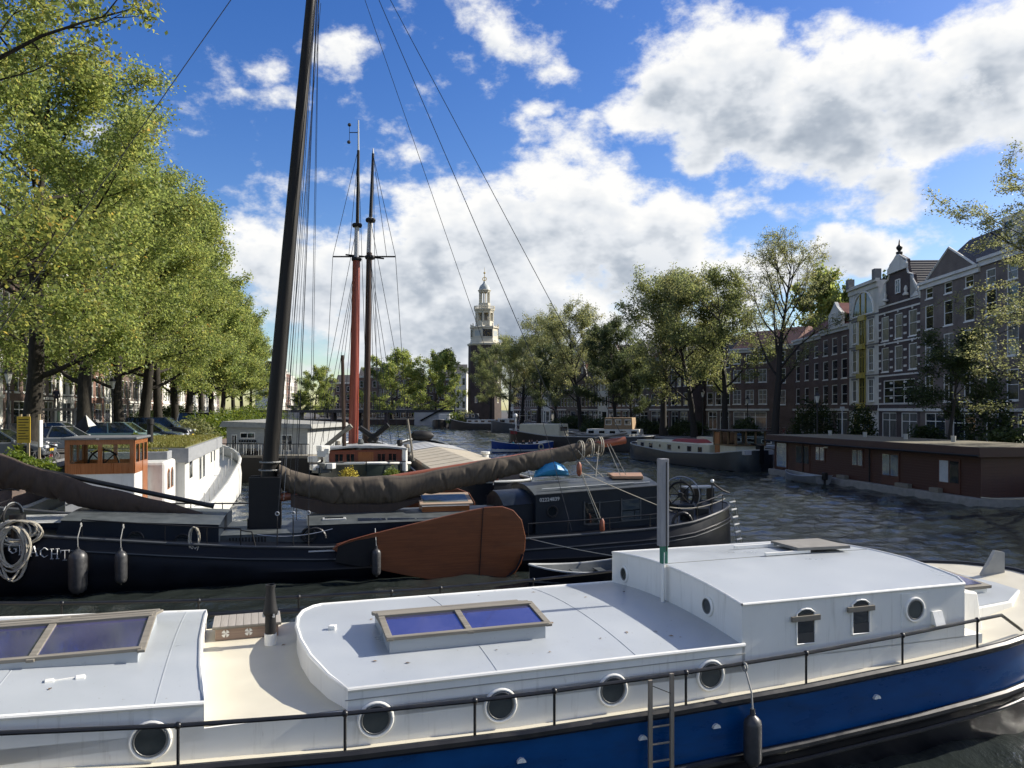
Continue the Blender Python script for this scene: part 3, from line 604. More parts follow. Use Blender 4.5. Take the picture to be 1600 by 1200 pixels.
# hull name letters, slab serif strokes
def stroke_letters(s, h, wd, gap, par, o, m):
    S = {'G': [(.9, .8, .5, 1), (.5, 1, .1, .7), (.1, .7, .1, .3), (.1, .3, .5, 0), (.5, 0, .9, .15), (.9, .15, .9, .45), (.9, .45, .6, .45)],
         'R': [(.15, 0, .15, 1), (.15, 1, .7, .95), (.7, .95, .75, .65), (.75, .65, .15, .5), (.4, .5, .9, 0), (0, 0, .35, 0), (0, 1, .2, 1)],
         'A': [(.12, 0, .5, 1), (.5, 1, .88, 0), (.27, .35, .73, .35), (0, 0, .28, 0), (.7, 0, 1, 0)],
         'C': [(.9, .75, .5, 1), (.5, 1, .1, .7), (.1, .7, .1, .3), (.1, .3, .5, 0), (.5, 0, .9, .2)],
         'H': [(.18, 0, .18, 1), (.82, 0, .82, 1), (.18, .5, .82, .5), (0, 0, .36, 0), (.64, 0, 1, 0), (0, 1, .36, 1), (.64, 1, 1, 1)],
         'T': [(.5, 0, .5, 1), (.02, 1, .98, 1), (.28, 0, .72, 0), (.04, .8, .04, 1), (.96, .8, .96, 1)]}
    x = 0
    for c in s:
        mb = MB()
        for (a, b, c2, d) in S[c]:
            thick = .09 if abs(b - d) > .3 else .05
            mb.bar((a * wd, 0, b * h), (c2 * wd, 0, d * h), .012, thick, (0, 1, 0))
        q = mb.build('letter', m, par, (o[0] + x, o[1], o[2] - x * .19)); x += wd + gap
lt = mat('white_hull_lettering', (.6, .6, .58), .6)
stroke_letters('GRACHT', .26, .215, .035, tj, (-8.02, -.1 - 0, 1.19), lt)
# mast, tabernacle, boom, gaff roll
mx_ = lambda z: interp(z, [0.8, 22.6], [-1.75, .1])
MB().tube([(mx_(z), 2.3, z) for z in (.9, 3, 6, 10, 14, 18, 22.6)], [.25, .245, .235, .215, .19, .155, .10], 16).build('mast', mastw, tj, smooth=True)
tb = MB().box(-2.15, -1.2, 1.95, 2.05, .9, 2.9); tb.box(-2.15, -1.2, 2.6, 2.7, .9, 2.9); tb.box(-2.2, -1.3, 2.05, 2.6, .9, 1.6); tb.build('tabernacle', blackm, tj, bevel=.02)
for z in (3.1, 3.35): MB().ring((mx_(z), 2.3, z), .31, .025, 'z', 14, 5).build('mast_rope', ropeg, tj)
MB().tube([(-1.35, 2.3, 2.2), (10.45, 2.3, 3.92)], [.14, .13], 12).build('boom', redspar, tj, smooth=True)
MB().tube([(9.3, 2.25, 4.0), (10.5, 2.25, 4.18)], .05, 8).build('boom_gaff', greyroof, tj)
def sail_roll(name, path, rad, m, seed, n=420, k=40, fold=.17, drop=.25):
    rnd = random.Random(seed); L_ = sum((Vector(path[i + 1][1:]) - Vector(path[i][1:])).length for i in range(len(path) - 1))
    creases = []
    for _ in range(int(L_ * 11)): creases.append((rnd.uniform(0, 1), rnd.uniform(-.5, 3.6), rnd.uniform(.02, .075) / L_ * 2.2, rnd.uniform(.5, 1.5), rnd.uniform(-.10, .10) / L_ * 3, rnd.uniform(.35, 1)))
    rings = []
    for i in range(n + 1):
        t = i / n; c = Vector([interp(t, [p[0] for p in path], [p[j] for p in path]) for j in (1, 2, 3)]); r = interp(t, [p[0] for p in path], rad)
        r *= 1 + .07 * math.sin(t * L_ * 1.7 + seed) + .05 * math.sin(t * L_ * 4.1 + 2 * seed); q = []
        near_c = [cr for cr in creases if abs(cr[0] - t) < cr[2] * 4 + abs(cr[4]) * 2]
        for a in range(k):
            th = 2 * math.pi * a / k; f = 0
            for (t0, th0, w, wa, sl, am) in near_c:
                dth = (th - math.pi - th0 + math.pi) % (2 * math.pi) - math.pi
                if abs(dth) > wa: continue
                x = (t - t0 - sl * dth) / w; f -= am * max(0, 1 - abs(x)) * (1 - (dth / wa) ** 2)
            rr = r * (1 + fold * max(-1.6, f)); y = math.cos(th) * rr * .82; z = math.sin(th) * rr * (1 + drop * (math.sin(th) < 0))
            q.append((c.x, c.y + y, c.z + z))
        rings.append(q)
    return MB().loft(rings).build(name, m, tj, smooth=True)
sail_roll('furled_mainsail', [(0, -1.25, 2.3, 2.95), (.06, -.9, 2.25, 2.75), (.16, .35, 2.2, 2.42), (.34, 2.5, 2.15, 2.45), (.6, 5.5, 2.2, 2.98), (.85, 8.4, 2.25, 3.52), (1, 9.6, 2.3, 3.76)], [.32, .35, .40, .38, .32, .27, .14], sailg, 3)
MB().loft([[(u, 2.3 - .3 * w, z) for w, z in ((0, z0), (1, z0 - .12), (1, z0 - h), (-1, z0 - h * .9), (-1, z0 - .1))] for u, z0, h in ((-.9, 2.4, .45), (.5, 2.1, .55), (2, 2.05, .45), (3.2, 2.2, .2))]).build('sail_belly', sailm, tj, smooth=True)
sail_roll('furled_foresail', [(0, -9.9, 2.25, 3.55), (.2, -8.7, 2.25, 3.15), (.5, -6.6, 2.2, 2.42), (.8, -4.6, 2.15, 1.98), (1, -3.5, 2.1, 1.72)], [.46, .44, .31, .25, .12], sailm, 8, n=300, fold=.2)
MB().tube([(-9.6, 2.5, 3.75), (-8.07, 2.35, 3.21), (-3.2, 2.3, 2.0)], .075, 10).build('foresail_spar', black, tj, smooth=True)
# leeboards
def leeboard(pts, v0, th, name='leeboard'):
    lb = MB().prism([(p[0], p[2]) for p in pts], 'y', v0, v0 + th).build(name, leew, tj, bevel=.02); return lb
near = [T.V(x, y, -.3) for x, y in ((519, 858), (526, 850), (545, 844), (600, 829), (650, 817), (700, 805), (735, 797), (760, 792), (785, 791), (802, 797), (815, 812), (821, 838), (820, 858), (814, 880), (802, 900), (785, 910), (765, 914), (745, 915), (690, 908), (640, 900), (600, 892), (570, 880), (540, 870))]
lb = leeboard(near, -.34, .08)
def strip(pts, w, name, m): 
    b_ = MB()
    for a, b in zip(pts, pts[1:]): b_.bar((a[0], -.348, a[2]), (b[0], -.348, b[2]), .012, w, (0, 1, 0))
    return b_.build(name, m, lb)
strip([T.V(755, 793, -.35), T.V(748, 914, -.35)], .07, 'iron_band', blackm)
strip([T.V(x, y, -.35) for x, y in ((748, 911), (770, 909), (790, 902), (806, 888), (816, 865))], .28, 'iron_shoe', navy2)
strip([T.V(523, 855, -.35), T.V(546, 844, -.35), T.V(590, 832, -.35)], .09, 'top_capping', redspar)
MB().prism([(.42, .6), (1.25, .42), (1.6, .5), (1.62, 1.28), (1.0, 1.2), (.5, 1.05)], 'y', -.352, -.342).build('pivot_plate', blackm, lb)
fp = [T.V(x, y, 4.95) for x, y in ((560, 795), (600, 783), (640, 772), (690, 764), (715, 763), (733, 770), (742, 785), (742, 800), (600, 830))]
leeboard(fp, 4.9, .08)
# folding skylight on the hold
sk = MB().box(3.2, 4.75, 1.7, 2.6, 1.6, 1.86).build('skylight', varn, hd)
MB().loft([[(3.12, 1.6, 1.9), (4.85, 1.6, 1.9), (4.85, 2.6, 2.15), (3.12, 2.6, 2.15)], [(3.12, 1.6, 1.95), (4.85, 1.6, 1.95), (4.85, 2.6, 2.2), (3.12, 2.6, 2.2)]]).build('frame', wood('bleached_teak', (.27, .19, .13), (.38, .29, .21), .6), sk)
MB().add([(3.25, 1.75, 1.992), (4.72, 1.75, 1.992), (4.72, 2.45, 2.167), (3.25, 2.45, 2.167)], [(0, 1, 2, 3)]).build('pane', mat('old_pane', (.10, .11, .09), .12, c2=(.15, .16, .13)), sk)
o = MB().loft([[(9.75, 1.7, 2.62), (10.75, 1.4, 2.62), (11.1, 2.4, 2.66), (9.9, 2.6, 2.66)], [(9.75, 1.7, 2.72), (10.75, 1.4, 2.72), (11.1, 2.4, 2.76), (9.9, 2.6, 2.76)]]).build('cabin_hatch', wood('tan_ply', (.27, .15, .085), (.36, .215, .13), .55), ac, bevel=.015)
for (u, v) in ((9.0, .95), (9.6, 1.0)): MB().tube([(u - 2.0, v, 2.41), (u + 1.2, v, 2.55)], .022, 6).build('boat_hook', lightg, ac)
# rails on the near side
def trail(us_, h, name='handrail'):
    pts = [(u, inT(u) + .08, gT(u) + h) for u in us_]; MB().tube(pts, .022, 6).build(name, black, tj)
    for u in us_: MB().tube([(u, inT(u) + .08, gT(u)), (u, inT(u) + .08, gT(u) + h)], .016, 5).build('stanchion', black, tj)
trail([-6.3, -5.3, -4.2, -3.1, -2.2], .5); MB().tube([(-2.2, .08, 1.55), (-1.9, .08, 1.5), (-1.8, .08, 1.05)], .022, 6).build('handrail', black, tj)
trail([6.3, 7.6, 9.0, 10.4, 11.4], .45)
trail([12.2, 12.9, 13.5], .55)
MB().tube([(-5.6, 4.4, 1.9), (-4, 4.5, 1.85), (-2.2, 4.5, 1.8), (-1.95, 4.5, 1.75), (-1.9, 4.5, 1.1)], .025, 6).build('handrail', black, tj)
for u in (-5, -4.2, -3.2): MB().tube([(u, 4.48, 1.1), (u, 4.48, 1.86)], .018, 5).build('stanchion', black, tj)
MB().tube(rope([(-1.75, .05, 1.42), (.35, .1, 1.5)], 0, .12), .014, 5).build('chain', steelg, tj)
# mudguards, winch grill
for k in range(12): MB().box(-2.6 + k * .09, -2.56 + k * .09, .88, .9, .95, 1.22).build('grille_bar', blackm, tj)
MB().ring((-.15, .3, 1.2), .3, .04, 'y', 14, 6, .0, math.pi).build('fairlead_arch', iron, tj); MB().ring((11.75, .5, 1.2), .34, .06, 'y', 14, 6, 0, math.pi).build('fairlead_arch', iron, tj)
# steering wheel
wl = MB().ring((0, 0, 0), .46, .04, 'y', 28, 6).build('steering_wheel', blackm, tj, (12.72, 2.55, 1.9), R(-35), smooth=True)
MB().ring((0, .12, 0), .66, .022, 'y', 28, 5).build('gear_ring', steelg, wl); MB().lathe([(.09, -.1), (.09, .1)], 12, ax='y').build('hub', iron, wl)
for k in range(8):
    a = k * math.pi / 4; MB().tube([(0, 0, 0), (.6 * math.cos(a), 0, .6 * math.sin(a))], .02, 5).build('spoke', blackm, wl)
MB().box(12.4, 13.1, 2.2, 3.3, 1.0, 1.6).build('gear_box', navy2, tj, bevel=.04)
bn = MB().box(13.1, 14.3, 2.9, 3.4, 2.08, 2.14).build('stern_bench', lightg, tj)
for k in range(3): MB().box(13.15 + k * .52, 13.22 + k * .52, 2.92, 3.38, 1.2, 2.08).build('bench_leg', navy2, bn)
for (u, v) in ((12.05, .75), (12.75, 1.0)): MB().box(u - .2, u + .2, v - .12, v + .12, 1.0, 1.62).build('bollard_box', black, tj, bevel=.01)
MB().tube([(13.25, 1.35, 1.3), (13.3, 1.3, 2.45)], .025, 6).build('ensign_post', iron, tj); MB().ball((13.3, 1.3, 2.5), .07).build('post_knob', white, tj)
MB().tube(rope([(13.3, 1.3, 2.45), (14.3, 1.9, 2.0)], 0, .05), .03, 6).build('tiller_bar', iron, tj)
MB().tube(rope([(11.3, .5, 1.75), (13.9, 1.5, 1.85)], 0, .16), .02, 6).build('safety_rope', ropem, tj)
# rope ladder over the stern
rl_ = MB(); ra, rb = (14.1, 1.35, 1.75), (14.62, 1.7, .1)
for k in range(7):
    t = k / 6; c = Vector(ra).lerp(Vector(rb), t); MB().bar(c + Vector((-.17, -.12, 0)), c + Vector((.17, .12, 0)), .06, .04).build('ladder_tread', white, tj)
for s_ in (-1, 1): MB().tube([Vector(ra) + s_ * Vector((.13, .09, .1)), Vector(rb) + s_ * Vector((.13, .09, 0))], .012, 4).build('ladder_rope', ropem, tj)
# standing rigging
TOP = Vector((.05, 2.3, 22.3))
def stay(a, b, r=.012, name='stay', m=wire): MB().tube([a, b], r, 4, caps=False).build(name, m, tj)
for (u, v) in ((-1.2, .05), (-.76, .05), (-.33, .05), (-1.3, 4.55), (-.8, 4.55), (-.3, 4.55)):
    stay((u, v, 1.75), (.0, 2.3 - .1 * (v < 2), 21.4 + u), .011, 'shroud')
    MB().tube([(u, v, 1.02), (u, v, 1.95)], .016, 6).build('rigging_screw', iron, tj); MB().ring((u, v, 2.0), .05, .018, 'y', 10, 5).build('deadeye', steelg, tj)
for k, (u, v) in enumerate(((-1.25, 1.9), (-1.1, 1.8), (-.95, 2.0), (-1.15, 2.7), (-.7, 1.6))):
    stay((u, v, 2.0 + .2 * k), (.02, 2.25, 18.0 + k * .8), .010, 'halyard', ropeg if k % 2 else wire)
stay((-12.0, 2.3, 2.5), TOP, .014, 'forestay')
stay((10.35, 2.3, 4.05), (0.2, 2.3, 22.0), .013, 'topping_lift'); stay((8.05, .3, 3.2), (0.15, 2.2, 22.1), .013, 'runner'); stay((8.0, 4.4, 1.2), (0.12, 2.4, 22.0), .011, 'runner')
stay((7.72, .05, 1.18), (7.1, 1.2, 4.6), .011, 'lazy_line')
for s_ in (0, .09): MB().tube([(8.05 + s_ * .3, .3, 3.1), (8.72 + s_, .06, 1.25)], .012, 5).build('tackle_fall', ropem, tj)
for (u, v, z) in ((8.05, .3, 3.1), (8.75, .08, 1.3)): MB().lathe([(.02, -.24), (.085, -.15), (.085, .12), (.03, .22)], 8, (u, v, z)).build('block', redspar, tj, smooth=True)
for (a, b, sg) in (((9.4, 2.1, 3.75), (9.1, 1.6, 2.72), .0), ((9.7, 2.1, 3.8), (9.95, 1.5, 2.75), 0), ((9.8, 2.1, 3.8), (10.2, 1.6, 2.75), 0), ((8.6, 2.0, 3.6), (9.4, 1.7, 2.7), .05), ((8.1, .4, 3.0), (11.4, .3, 1.6), .02), ((6.3, -.1, 1.0), (10.6, -3.2, .55), .12), ((8.2, 2.3, 2.75), (10.0, 2.2, 2.8), .05)):
    MB().tube(rope([a, b], 0, sg), .014, 5).build('mooring_line', ropem, tj)
for u in (8.75, 9.1, 9.45):
    for k in range(2): MB().ring((u + k * .07, 2.28, interp(u, [8.4, 9.6], [3.52, 3.76])), .33, .018, 'x', 16, 5).build('sail_gasket', ropem, tj)
# stern lamp line, coil on rail
def coil(c, n, R0, sx, sz, m, par, seed, name='rope_coil', rr=.02):
    rnd = random.Random(seed); mb = MB()
    for k in range(n):
        a = rnd.uniform(.8, 1.15); h = rnd.uniform(.8, 1.2); o = rnd.uniform(-.5, .5) * sx; pts = []
        for i in range(21):
            th = 2 * math.pi * i / 20; pts.append((c[0] + o * .5 + math.cos(th) * sx * a * R0, c[1] + rnd.uniform(-.02, .02) + .04 * math.sin(th * 2 + k), c[2] - sz * h + math.sin(th) * sz * h + rnd.uniform(-.01, .01)))
        mb.tube(pts, rr, 5)
    return mb.build(name, m, par, smooth=True)
rc = empty('rope_pile', T.W(-7.9, .2, 1.5), T.a, 'heap of pale mooring rope looped over a black bollard on the barge bow', 'rope')
coil((0, -.35, .4), 9, 1, .34, .62, ropem, rc, 4, 'hanging_loops', .03); coil((.1, -.3, .55), 6, 1.2, .42, .28, ropem, rc, 5, 'upper_loops', .024)
MB().lathe([(.17, 0), (.15, .5), (.2, .52), (.2, .68), (.0, .7)], 12, (0, 0, 0)).build('bollard', black, rc, smooth=True)
rc = empty('rope_coil', T.W(-3.45, .06, 1.2), T.a, 'small coil of pale rope hung on the fore rail of the black barge', 'rope')
coil((0, 0, .5), 7, 1, .13, .34, ropem, rc, 6, 'loops', .016)
rc = empty('rope_hank', T.W(-6.9, 2.6, 2.25), T.a, 'loose white rope lying on the fore hatch under the brown sail', 'rope')
rnd = random.Random(2); mb = MB()
for k in range(4): mb.tube([(-.5 + .22 * i + rnd.uniform(-.1, .1), rnd.uniform(-.25, .25), -.12 * i * .4 + rnd.uniform(-.12, .12)) for i in range(9)], .028, 6)
mb.build('strands', ropem, rc, smooth=True)
fender(T, -6.3, -.28, .1, 1.12, .235, 'large black fender nearest the white name letters on the dark hull', 1.9)
fender(T, -5.25, -.26, .3, .85, .16, 'slim black fender between the large fender and the rope coil', 1.82)
fender(T, 1.58, -.5, .2, .75, .13, 'small grey fender hanging in front of the leeboard', 1.45)
ky = empty('kayak', T.W(7.75, 2.3, 2.66), T.a + .1, 'blue covered kayak lying on the after cabin roof', 'kayak')
MB().loft([[(u, r * .52 * math.cos(a) * (1 + .1 * math.sin(5 * u)), .02 + r * .3 + r * .28 * math.sin(a)) for a in [2 * math.pi * k / 12 for k in range(12)]] for u, r in ((-.66, .1), (-.55, .45), (-.3, .85), (0, 1), (.3, .8), (.5, .5), (.62, .12))]).build('shell', mat('bright_blue_tarp', (.02, .19, .40), .5, c2=(.03, .26, .50), scale=4, bump=.01), ky, smooth=True)
MB().ring((0, 0, .3), .33, .012, 'x', 16, 4).build('strap', ropeg, ky)
# dinghy
dg = P(905, 897, .25); DG = FR(14, at=dg)
dn = DG.root('dinghy', 'dark open dinghy with pale rim floating beside the white wheelhouse', 'dinghy')
def open_boat(root, L, b, h, hm, rimm, inm, seat=None, sheer=.15, bow=1.0, n=14):
    ro, ri, rim = [], [], []
    for k in range(n + 1):
        t = k / n; u = -L / 2 + L * t; w = b / 2 * (1 - max(0, (t - .35) / .65) ** 2.4) * (1 - .18 * max(0, (.25 - t) / .25)) + .03; z = h + sheer * (2 * t - .9) ** 2
        ro.append([(u, -w, z), (u, -w * .86, z * .4), (u, -w * .4, -.12), (u, w * .4, -.12), (u, w * .86, z * .4), (u, w, z)])
        ri.append([(u, -w + .04, z - .01), (u, -w * .75, .1), (u, w * .75, .1), (u, w - .04, z - .01)]); rim.append((u, w, z))
    MB().loft(ro, closed=False, caps=False).build('hull', hm, root, smooth=True); mb = MB(); mb.loft(ri, closed=False, caps=False); mb.add(ro[0], [tuple(range(6))]); mb.build('inside', inm, root, smooth=True)
    MB().tube([(u, -w, z) for u, w, z in rim] + [(u, w, z) for u, w, z in rim[::-1]] + [(rim[0][0], -rim[0][1], rim[0][2])], .03, 6).build('rim', rimm, root, smooth=True)
    for t in (.25, .5, .72):
        w = b / 2 * .85 * (1 - max(0, (t - .35) / .65) ** 2.4); MB().box(-L / 2 + L * t - .12, -L / 2 + L * t + .12, -w, w, h * .62, h * .62 + .03).build('thwart', seat or inm, root)
open_boat(dn, 3.0, 1.35, .42, navy, lightg, greyroof); dn.rotation_euler.z += math.pi; dn.location.z = -.0
# ------------------------------------------------------------------ other boats
def hull_loft(root, L, beam, g, hm, rimm, deckm, bow=.25, stern=.15, z0=-.4, flare=.12, n=22, name='hull', rimr=.05, bulw=.15):
    """u from 0 (stern) to L (bow); v centred"""
    rg, rim, dk = [], [], []
    for k in range(n + 1):
        t = k / n; t = .5 - .5 * math.cos(math.pi * t); u = L * t
        w = 1.0
        if t > 1 - bow: w = (1 - ((t - 1 + bow) / bow) ** 2.2) ** .6 if t < 1 else 0
        if t < stern: w = min(w, (1 - ((stern - t) / stern) ** 2.4) ** .55 if t > 0 else 0)
        h = beam / 2 * w + .02; z = g(t)
        rg.append([(u, -h, z), (u, -h - flare * w, z * .55), (u, -h - flare * .6 * w, .05), (u, -h * .7, z0), (u, h * .7, z0), (u, h + flare * .6 * w, .05), (u, h + flare * w, z * .55), (u, h, z)])
        rim.append((u, h, z)); dk.append([(u, -h + .05, z - bulw), (u, h - .05, z - bulw)])
    o = MB().loft(rg, closed=False, caps=False).build(name, hm, root, smooth=True)
    MB().loft(dk, closed=False, caps=False).build('deck', deckm, root)
    MB().tube([(u, -h - .02, z) for u, h, z in rim] + [(u, h + .02, z) for u, h, z in rim[::-1]], rimr, 6).build('gunwale', rimm, root, smooth=True)
    return o
def block(root, name, u0, u1, v0, v1, z0, z1, m, bevel=.03): return MB().box(u0, u1, v0, v1, z0, z1).build(name, m, root, bevel=bevel)
def wins(root, u, v, z, w, h, n, step, side=-1, m=glass, fm=None, face='v'):
    """row of windows on a cabin side: each with a frame and a pane"""
    for k in range(n):
        a = u + k * step
        if face == 'v':
            f = MB().box(-w / 2 - .05, w / 2 + .05, -.012, .012, -h / 2 - .05, h / 2 + .05).build('window', fm or white, root, (a, v, z)); MB().box(-w / 2, w / 2, -.018, .018, -h / 2, h / 2).build('pane', m, f)
        else:
            f = MB().box(-.012, .012, -w / 2 - .05, w / 2 + .05, -h / 2 - .05, h / 2 + .05).build('window', fm or white, root, (v, a, z)); MB().box(-.018, .018, -w / 2, w / 2, -h / 2, h / 2).build('pane', m, f)
# --- white barge with the teak wheelhouse on the left
Wf = FR(105.4, at=(-14.6, 27.3))
wb = Wf.root('white_barge', 'white barge with varnished teak wheelhouse and grass roof at the left quay', 'barge')
bwhite = dirt(mat('bright_white_paint', (.55, .55, .52), .45, c2=(.61, .61, .58), scale=2), (.35, .33, .29), 1.6, (3, 3, .6), .52, .72, .5)
hull_loft(wb, 28.5, 6.7, lambda t: interp(t, [0, .2, .45, .75, 1], [1.5, 1.2, 1.35, 1.95, 2.75]), bwhite, bwhite, bwhite, .3, .16, rimr=.09, bulw=.55)
[setattr(c, 'location', (-2.6, 0, 0)) for c in wb.children]
lowr = block(wb, 'wheelhouse_base', -.05, 2.35, -1.12, 1.12, .8, 2.75, bwhite)
wt = empty('wheelhouse', (0, 0, 0)); wt.parent = wb
ZB, ZT = 2.72, 3.93
def wood_wall(u0, v0, u1, v1, npan, low=.38):
    d_ = Vector((u1 - u0, v1 - v0, 0)); Lw = d_.length; d_.normalize()
    P_ = lambda s, z: (u0 + d_.x * s, v0 + d_.y * s, z)
    mb = MB(); mb.bar(P_(0, ZB + low / 2), P_(Lw, ZB + low / 2), .06, low); mb.bar(P_(0, ZT - .08), P_(Lw, ZT - .08), .06, .18)
    for k in range(npan + 1):
        s_ = Lw * k / npan; s_ = min(max(s_, .07), Lw - .07); mb.bar(P_(s_, ZB), P_(s_, ZT), .14, .062, (d_.y, -d_.x, 0))
    mb.build('wall_frame', varnz, wt)
    clear = mat('clear_pane', (.02, .025, .025), .03, spec=.8)
    for k in range(npan):
        a, b = Lw * k / npan + .1, Lw * (k + 1) / npan - .1
        MB().add([P_(a, ZB + low), P_(b, ZB + low), P_(b, ZT - .17), P_(a, ZT - .17)], [(0, 1, 2, 3)]).build('pane', see, wt)
see = bpy.data.materials.new('see_through_pane'); see.use_nodes = True; nt = see.node_tree; nt.nodes.clear()
tr_, gl_, mi_, fr_, ou_ = (nt.nodes.new(q) for q in ('ShaderNodeBsdfTransparent', 'ShaderNodeBsdfGlossy', 'ShaderNodeMixShader', 'ShaderNodeFresnel', 'ShaderNodeOutputMaterial'))
tr_.inputs[0].default_value = (.75, .8, .78, 1); gl_.inputs['Roughness'].default_value = .02; nt.links.new(fr_.outputs[0], mi_.inputs[0]); nt.links.new(tr_.outputs[0], mi_.inputs[1]); nt.links.new(gl_.outputs[0], mi_.inputs[2]); nt.links.new(mi_.outputs[0], ou_.inputs[0])
wood_wall(-.05, 1.1, -.05, -1.1, 2); wood_wall(-.05, -1.1, 2.3, -1.1, 3); wood_wall(-.05, 1.1, 2.3, 1.1, 3); wood_wall(2.3, -1.1, 2.3, 1.1, 2)
MB().box(-.2, 2.45, -1.22, 1.22, ZT, ZT + .09).build('roof', mat('slate_grey_roof', (.10, .105, .11), .6, c2=(.14, .145, .15)), wt, bevel=.03)
MB().box(1.3, 2.2, -1.145, -1.125, .9, 3.1).build('door', varnz, wt)
MB().ring((.45, 0, 3.05), .5, .035, 'x', 24, 6).build('steering_wheel', blackm, wt)
for k in range(8): MB().tube([(.45, 0, 3.05), (.45, .6 * math.cos(k * .785), 3.05 + .6 * math.sin(k * .785))], .022, 5).build('wheel_spoke', blackm, wt)
tm = text_mesh('40', .1); o = put('roof_number', tm, white, wt, (-.21, .1, ZT + .0)); o.rotation_euler = (R(90), 0, R(-90))
block(wb, 'side_cabin', 2.4, 5.0, -1.75, 1.6, .9, 2.95, bwhite, .12)
for u in (3.1, 3.95):
    ar_ = [(-.2, -.36), (.2, -.36), (.2, .2), (.1, .31), (0, .35), (-.1, .31), (-.2, .2)]
    f = MB().prism([(a * 1.25, b * 1.15) for a, b in ar_], 'y', -.02, .02).build('window', varn, wb, (u, -1.76, 2.25)); MB().prism(ar_, 'y', -.028, .028).build('pane', glass, f)
slate = mat('grey_fascia', (.20, .21, .22), .7, c2=(.27, .28, .29), scale=5)
gc = block(wb, 'grass_cabin', 5.2, 19.5, -2.1, 2.1, .6, 2.95, bwhite); MB().box(5.0, 19.7, -2.25, 2.25, 2.75, 3.35).build('fascia', slate, gc)
block(wb, 'planter_box', 3.9, 5.4, -1.6, 1.4, 2.95, 3.28, slate)
wins(wb, 6.8, -2.11, 2.35, .95, .8, 1, 1); wins(wb, 10.2, -2.11, 2.2, .75, 1.2, 2, 1.4, m=glass); wins(wb, 15, -2.11, 2.4, .5, .6, 2, 1.6)
def grass_patch(root, name, x0, x1, y0, y1, z, n, h, seed, m, w=.03):
    rs = np.random.RandomState(seed); x = rs.uniform(x0, x1, n); y = rs.uniform(y0, y1, n); a = rs.uniform(0, 6.28, n); hh = h * rs.uniform(.4, 1.2, n); lx = rs.normal(0, .35, n) * hh; ly = rs.normal(0, .35, n) * hh
    dx, dy = np.cos(a) * w, np.sin(a) * w
    vs_ = np.stack([np.stack([x - dx, y - dy, np.full(n, z)], 1), np.stack([x + dx, y + dy, np.full(n, z)], 1), np.stack([x + lx, y + ly, z + hh], 1)], 1).reshape(-1, 3)
    o = put(name, fast_mesh(name, vs_, 3), m, root); o['kind'] = 'stuff'; return o
def fast_mesh(name, vs_, k):
    me = bpy.data.meshes.new(name); nv = len(vs_); nf = nv // k; me.vertices.add(nv); me.vertices.foreach_set('co', np.asarray(vs_, np.float32).ravel())
    me.loops.add(nv); me.loops.foreach_set('vertex_index', np.arange(nv, dtype=np.int32)); me.polygons.add(nf)
    me.polygons.foreach_set('loop_start', np.arange(0, nv, k, dtype=np.int32)); me.polygons.foreach_set('loop_total', np.full(nf, k, np.int32)); me.update(calc_edges=True); return me
grassm = leaf_mat('dry_roof_grass', [(.1, (.10, .11, .02)), (.5, (.16, .16, .035)), (.9, (.22, .19, .06))], .3)
MB().box(5.15, 19.55, -2.1, 2.1, 3.355, 3.40).build('sod', mat('sod', (.09, .10, .03), .95, c2=(.14, .13, .05), scale=3), gc)
grass_patch(wb, 'roof_grass', 5.2, 19.5, -2.1, 2.1, 3.4, 9000, .14, 5, grassm); grass_patch(wb, 'planter_grass', 4.0, 5.3, -1.5, 1.3, 3.28, 900, .1, 6, grassm)
MB().lathe([(.13, 0), (.13, .9), (.17, .92), (.17, 1.15), (.1, 1.2)], 12, (8.2, -.2, 3.4)).build('chimney', blackm, wb, smooth=True)
MB().lathe([(.1, 0), (.1, .25), (.06, .3)], 10, (4.6, -.3, 3.28)).build('vent', iron, wb)
for k in range(9):
    u = 6 + k * 2.0; MB().box(u, u + .05, -2.78, -2.74, .7, 1.35 + .02 * k * k).build('hull_rib', bwhite, wb)
MB().lathe([(.2, 0), (.2, .25), (.12, .3)], 10, (22.8, -1.2, 2.0)).build('bollard', bwhite, wb)
for k in range(5): MB().tube([(19.7 + k * .9, -2.3 + k * k * .1, 1.9), (19.7 + k * .9, -2.3 + k * k * .1, 2.75)], .018, 5).build('stanchion', bwhite, wb)
# --- grey white floating house
Hf = FR(-6, at=P(352, 748, 0))
hf = Hf.root('floating_house', 'low grey white floating house with railed terrace behind the black mast', 'houseboat'); hf.scale = (.8, 1, 1)
wallw = mat('grey_white_boards', (.30, .31, .305), .75, c2=(.38, .39, .38), scale=3, stretch=(1, 1, 5))
block(hf, 'pontoon', -.5, 8.6, -1.6, 9, -.3, 1.6, blackm); block(hf, 'terrace', -.4, 8.5, -1.5, .2, 1.6, 1.8, mossy)
block(hf, 'wall', 0, 7.6, .2, 8, 1.7, 3.75, wallw, 0)
MB().loft([[(-.5, -.2, 3.75), (8.2, -.2, 3.65), (8.2, 8.4, 3.65), (-.5, 8.4, 3.75)], [(-.3, 0, 4.15), (8.0, 0, 3.95), (8, 8.2, 3.95), (-.3, 8.2, 4.25)]]).build('roof', mat('grey_felt_roof', (.22, .22, .20), .8, c2=(.28, .28, .26)), hf)
for (a, b, c, d) in ((1.3, 2.7, 2.9, 3.35), (5.2, 6.2, 2.0, 3.2), (.5, 1.0, 2.1, 3.2)):
    f = MB().box(a, b, .16, .22, c, d).build('window', white, hf); MB().box(a + .07, b - .07, .145, .2, c + .07, d - .07).build('pane', glass, f); MB().box((a + b) / 2 - .03, (a + b) / 2 + .03, .135, .2, c, d).build('glazing_bar', white, f)
for z in (2.2, 2.6): MB().box(1.2, 2.9, .0, .2, z, z + .04).build('shelf', lightg, hf)
for k in range(7): MB().lathe([(.06, 0), (.08, .16)], 8, (1.3 + k * .24, .1, 2.64)).build('jar', blackm, hf)
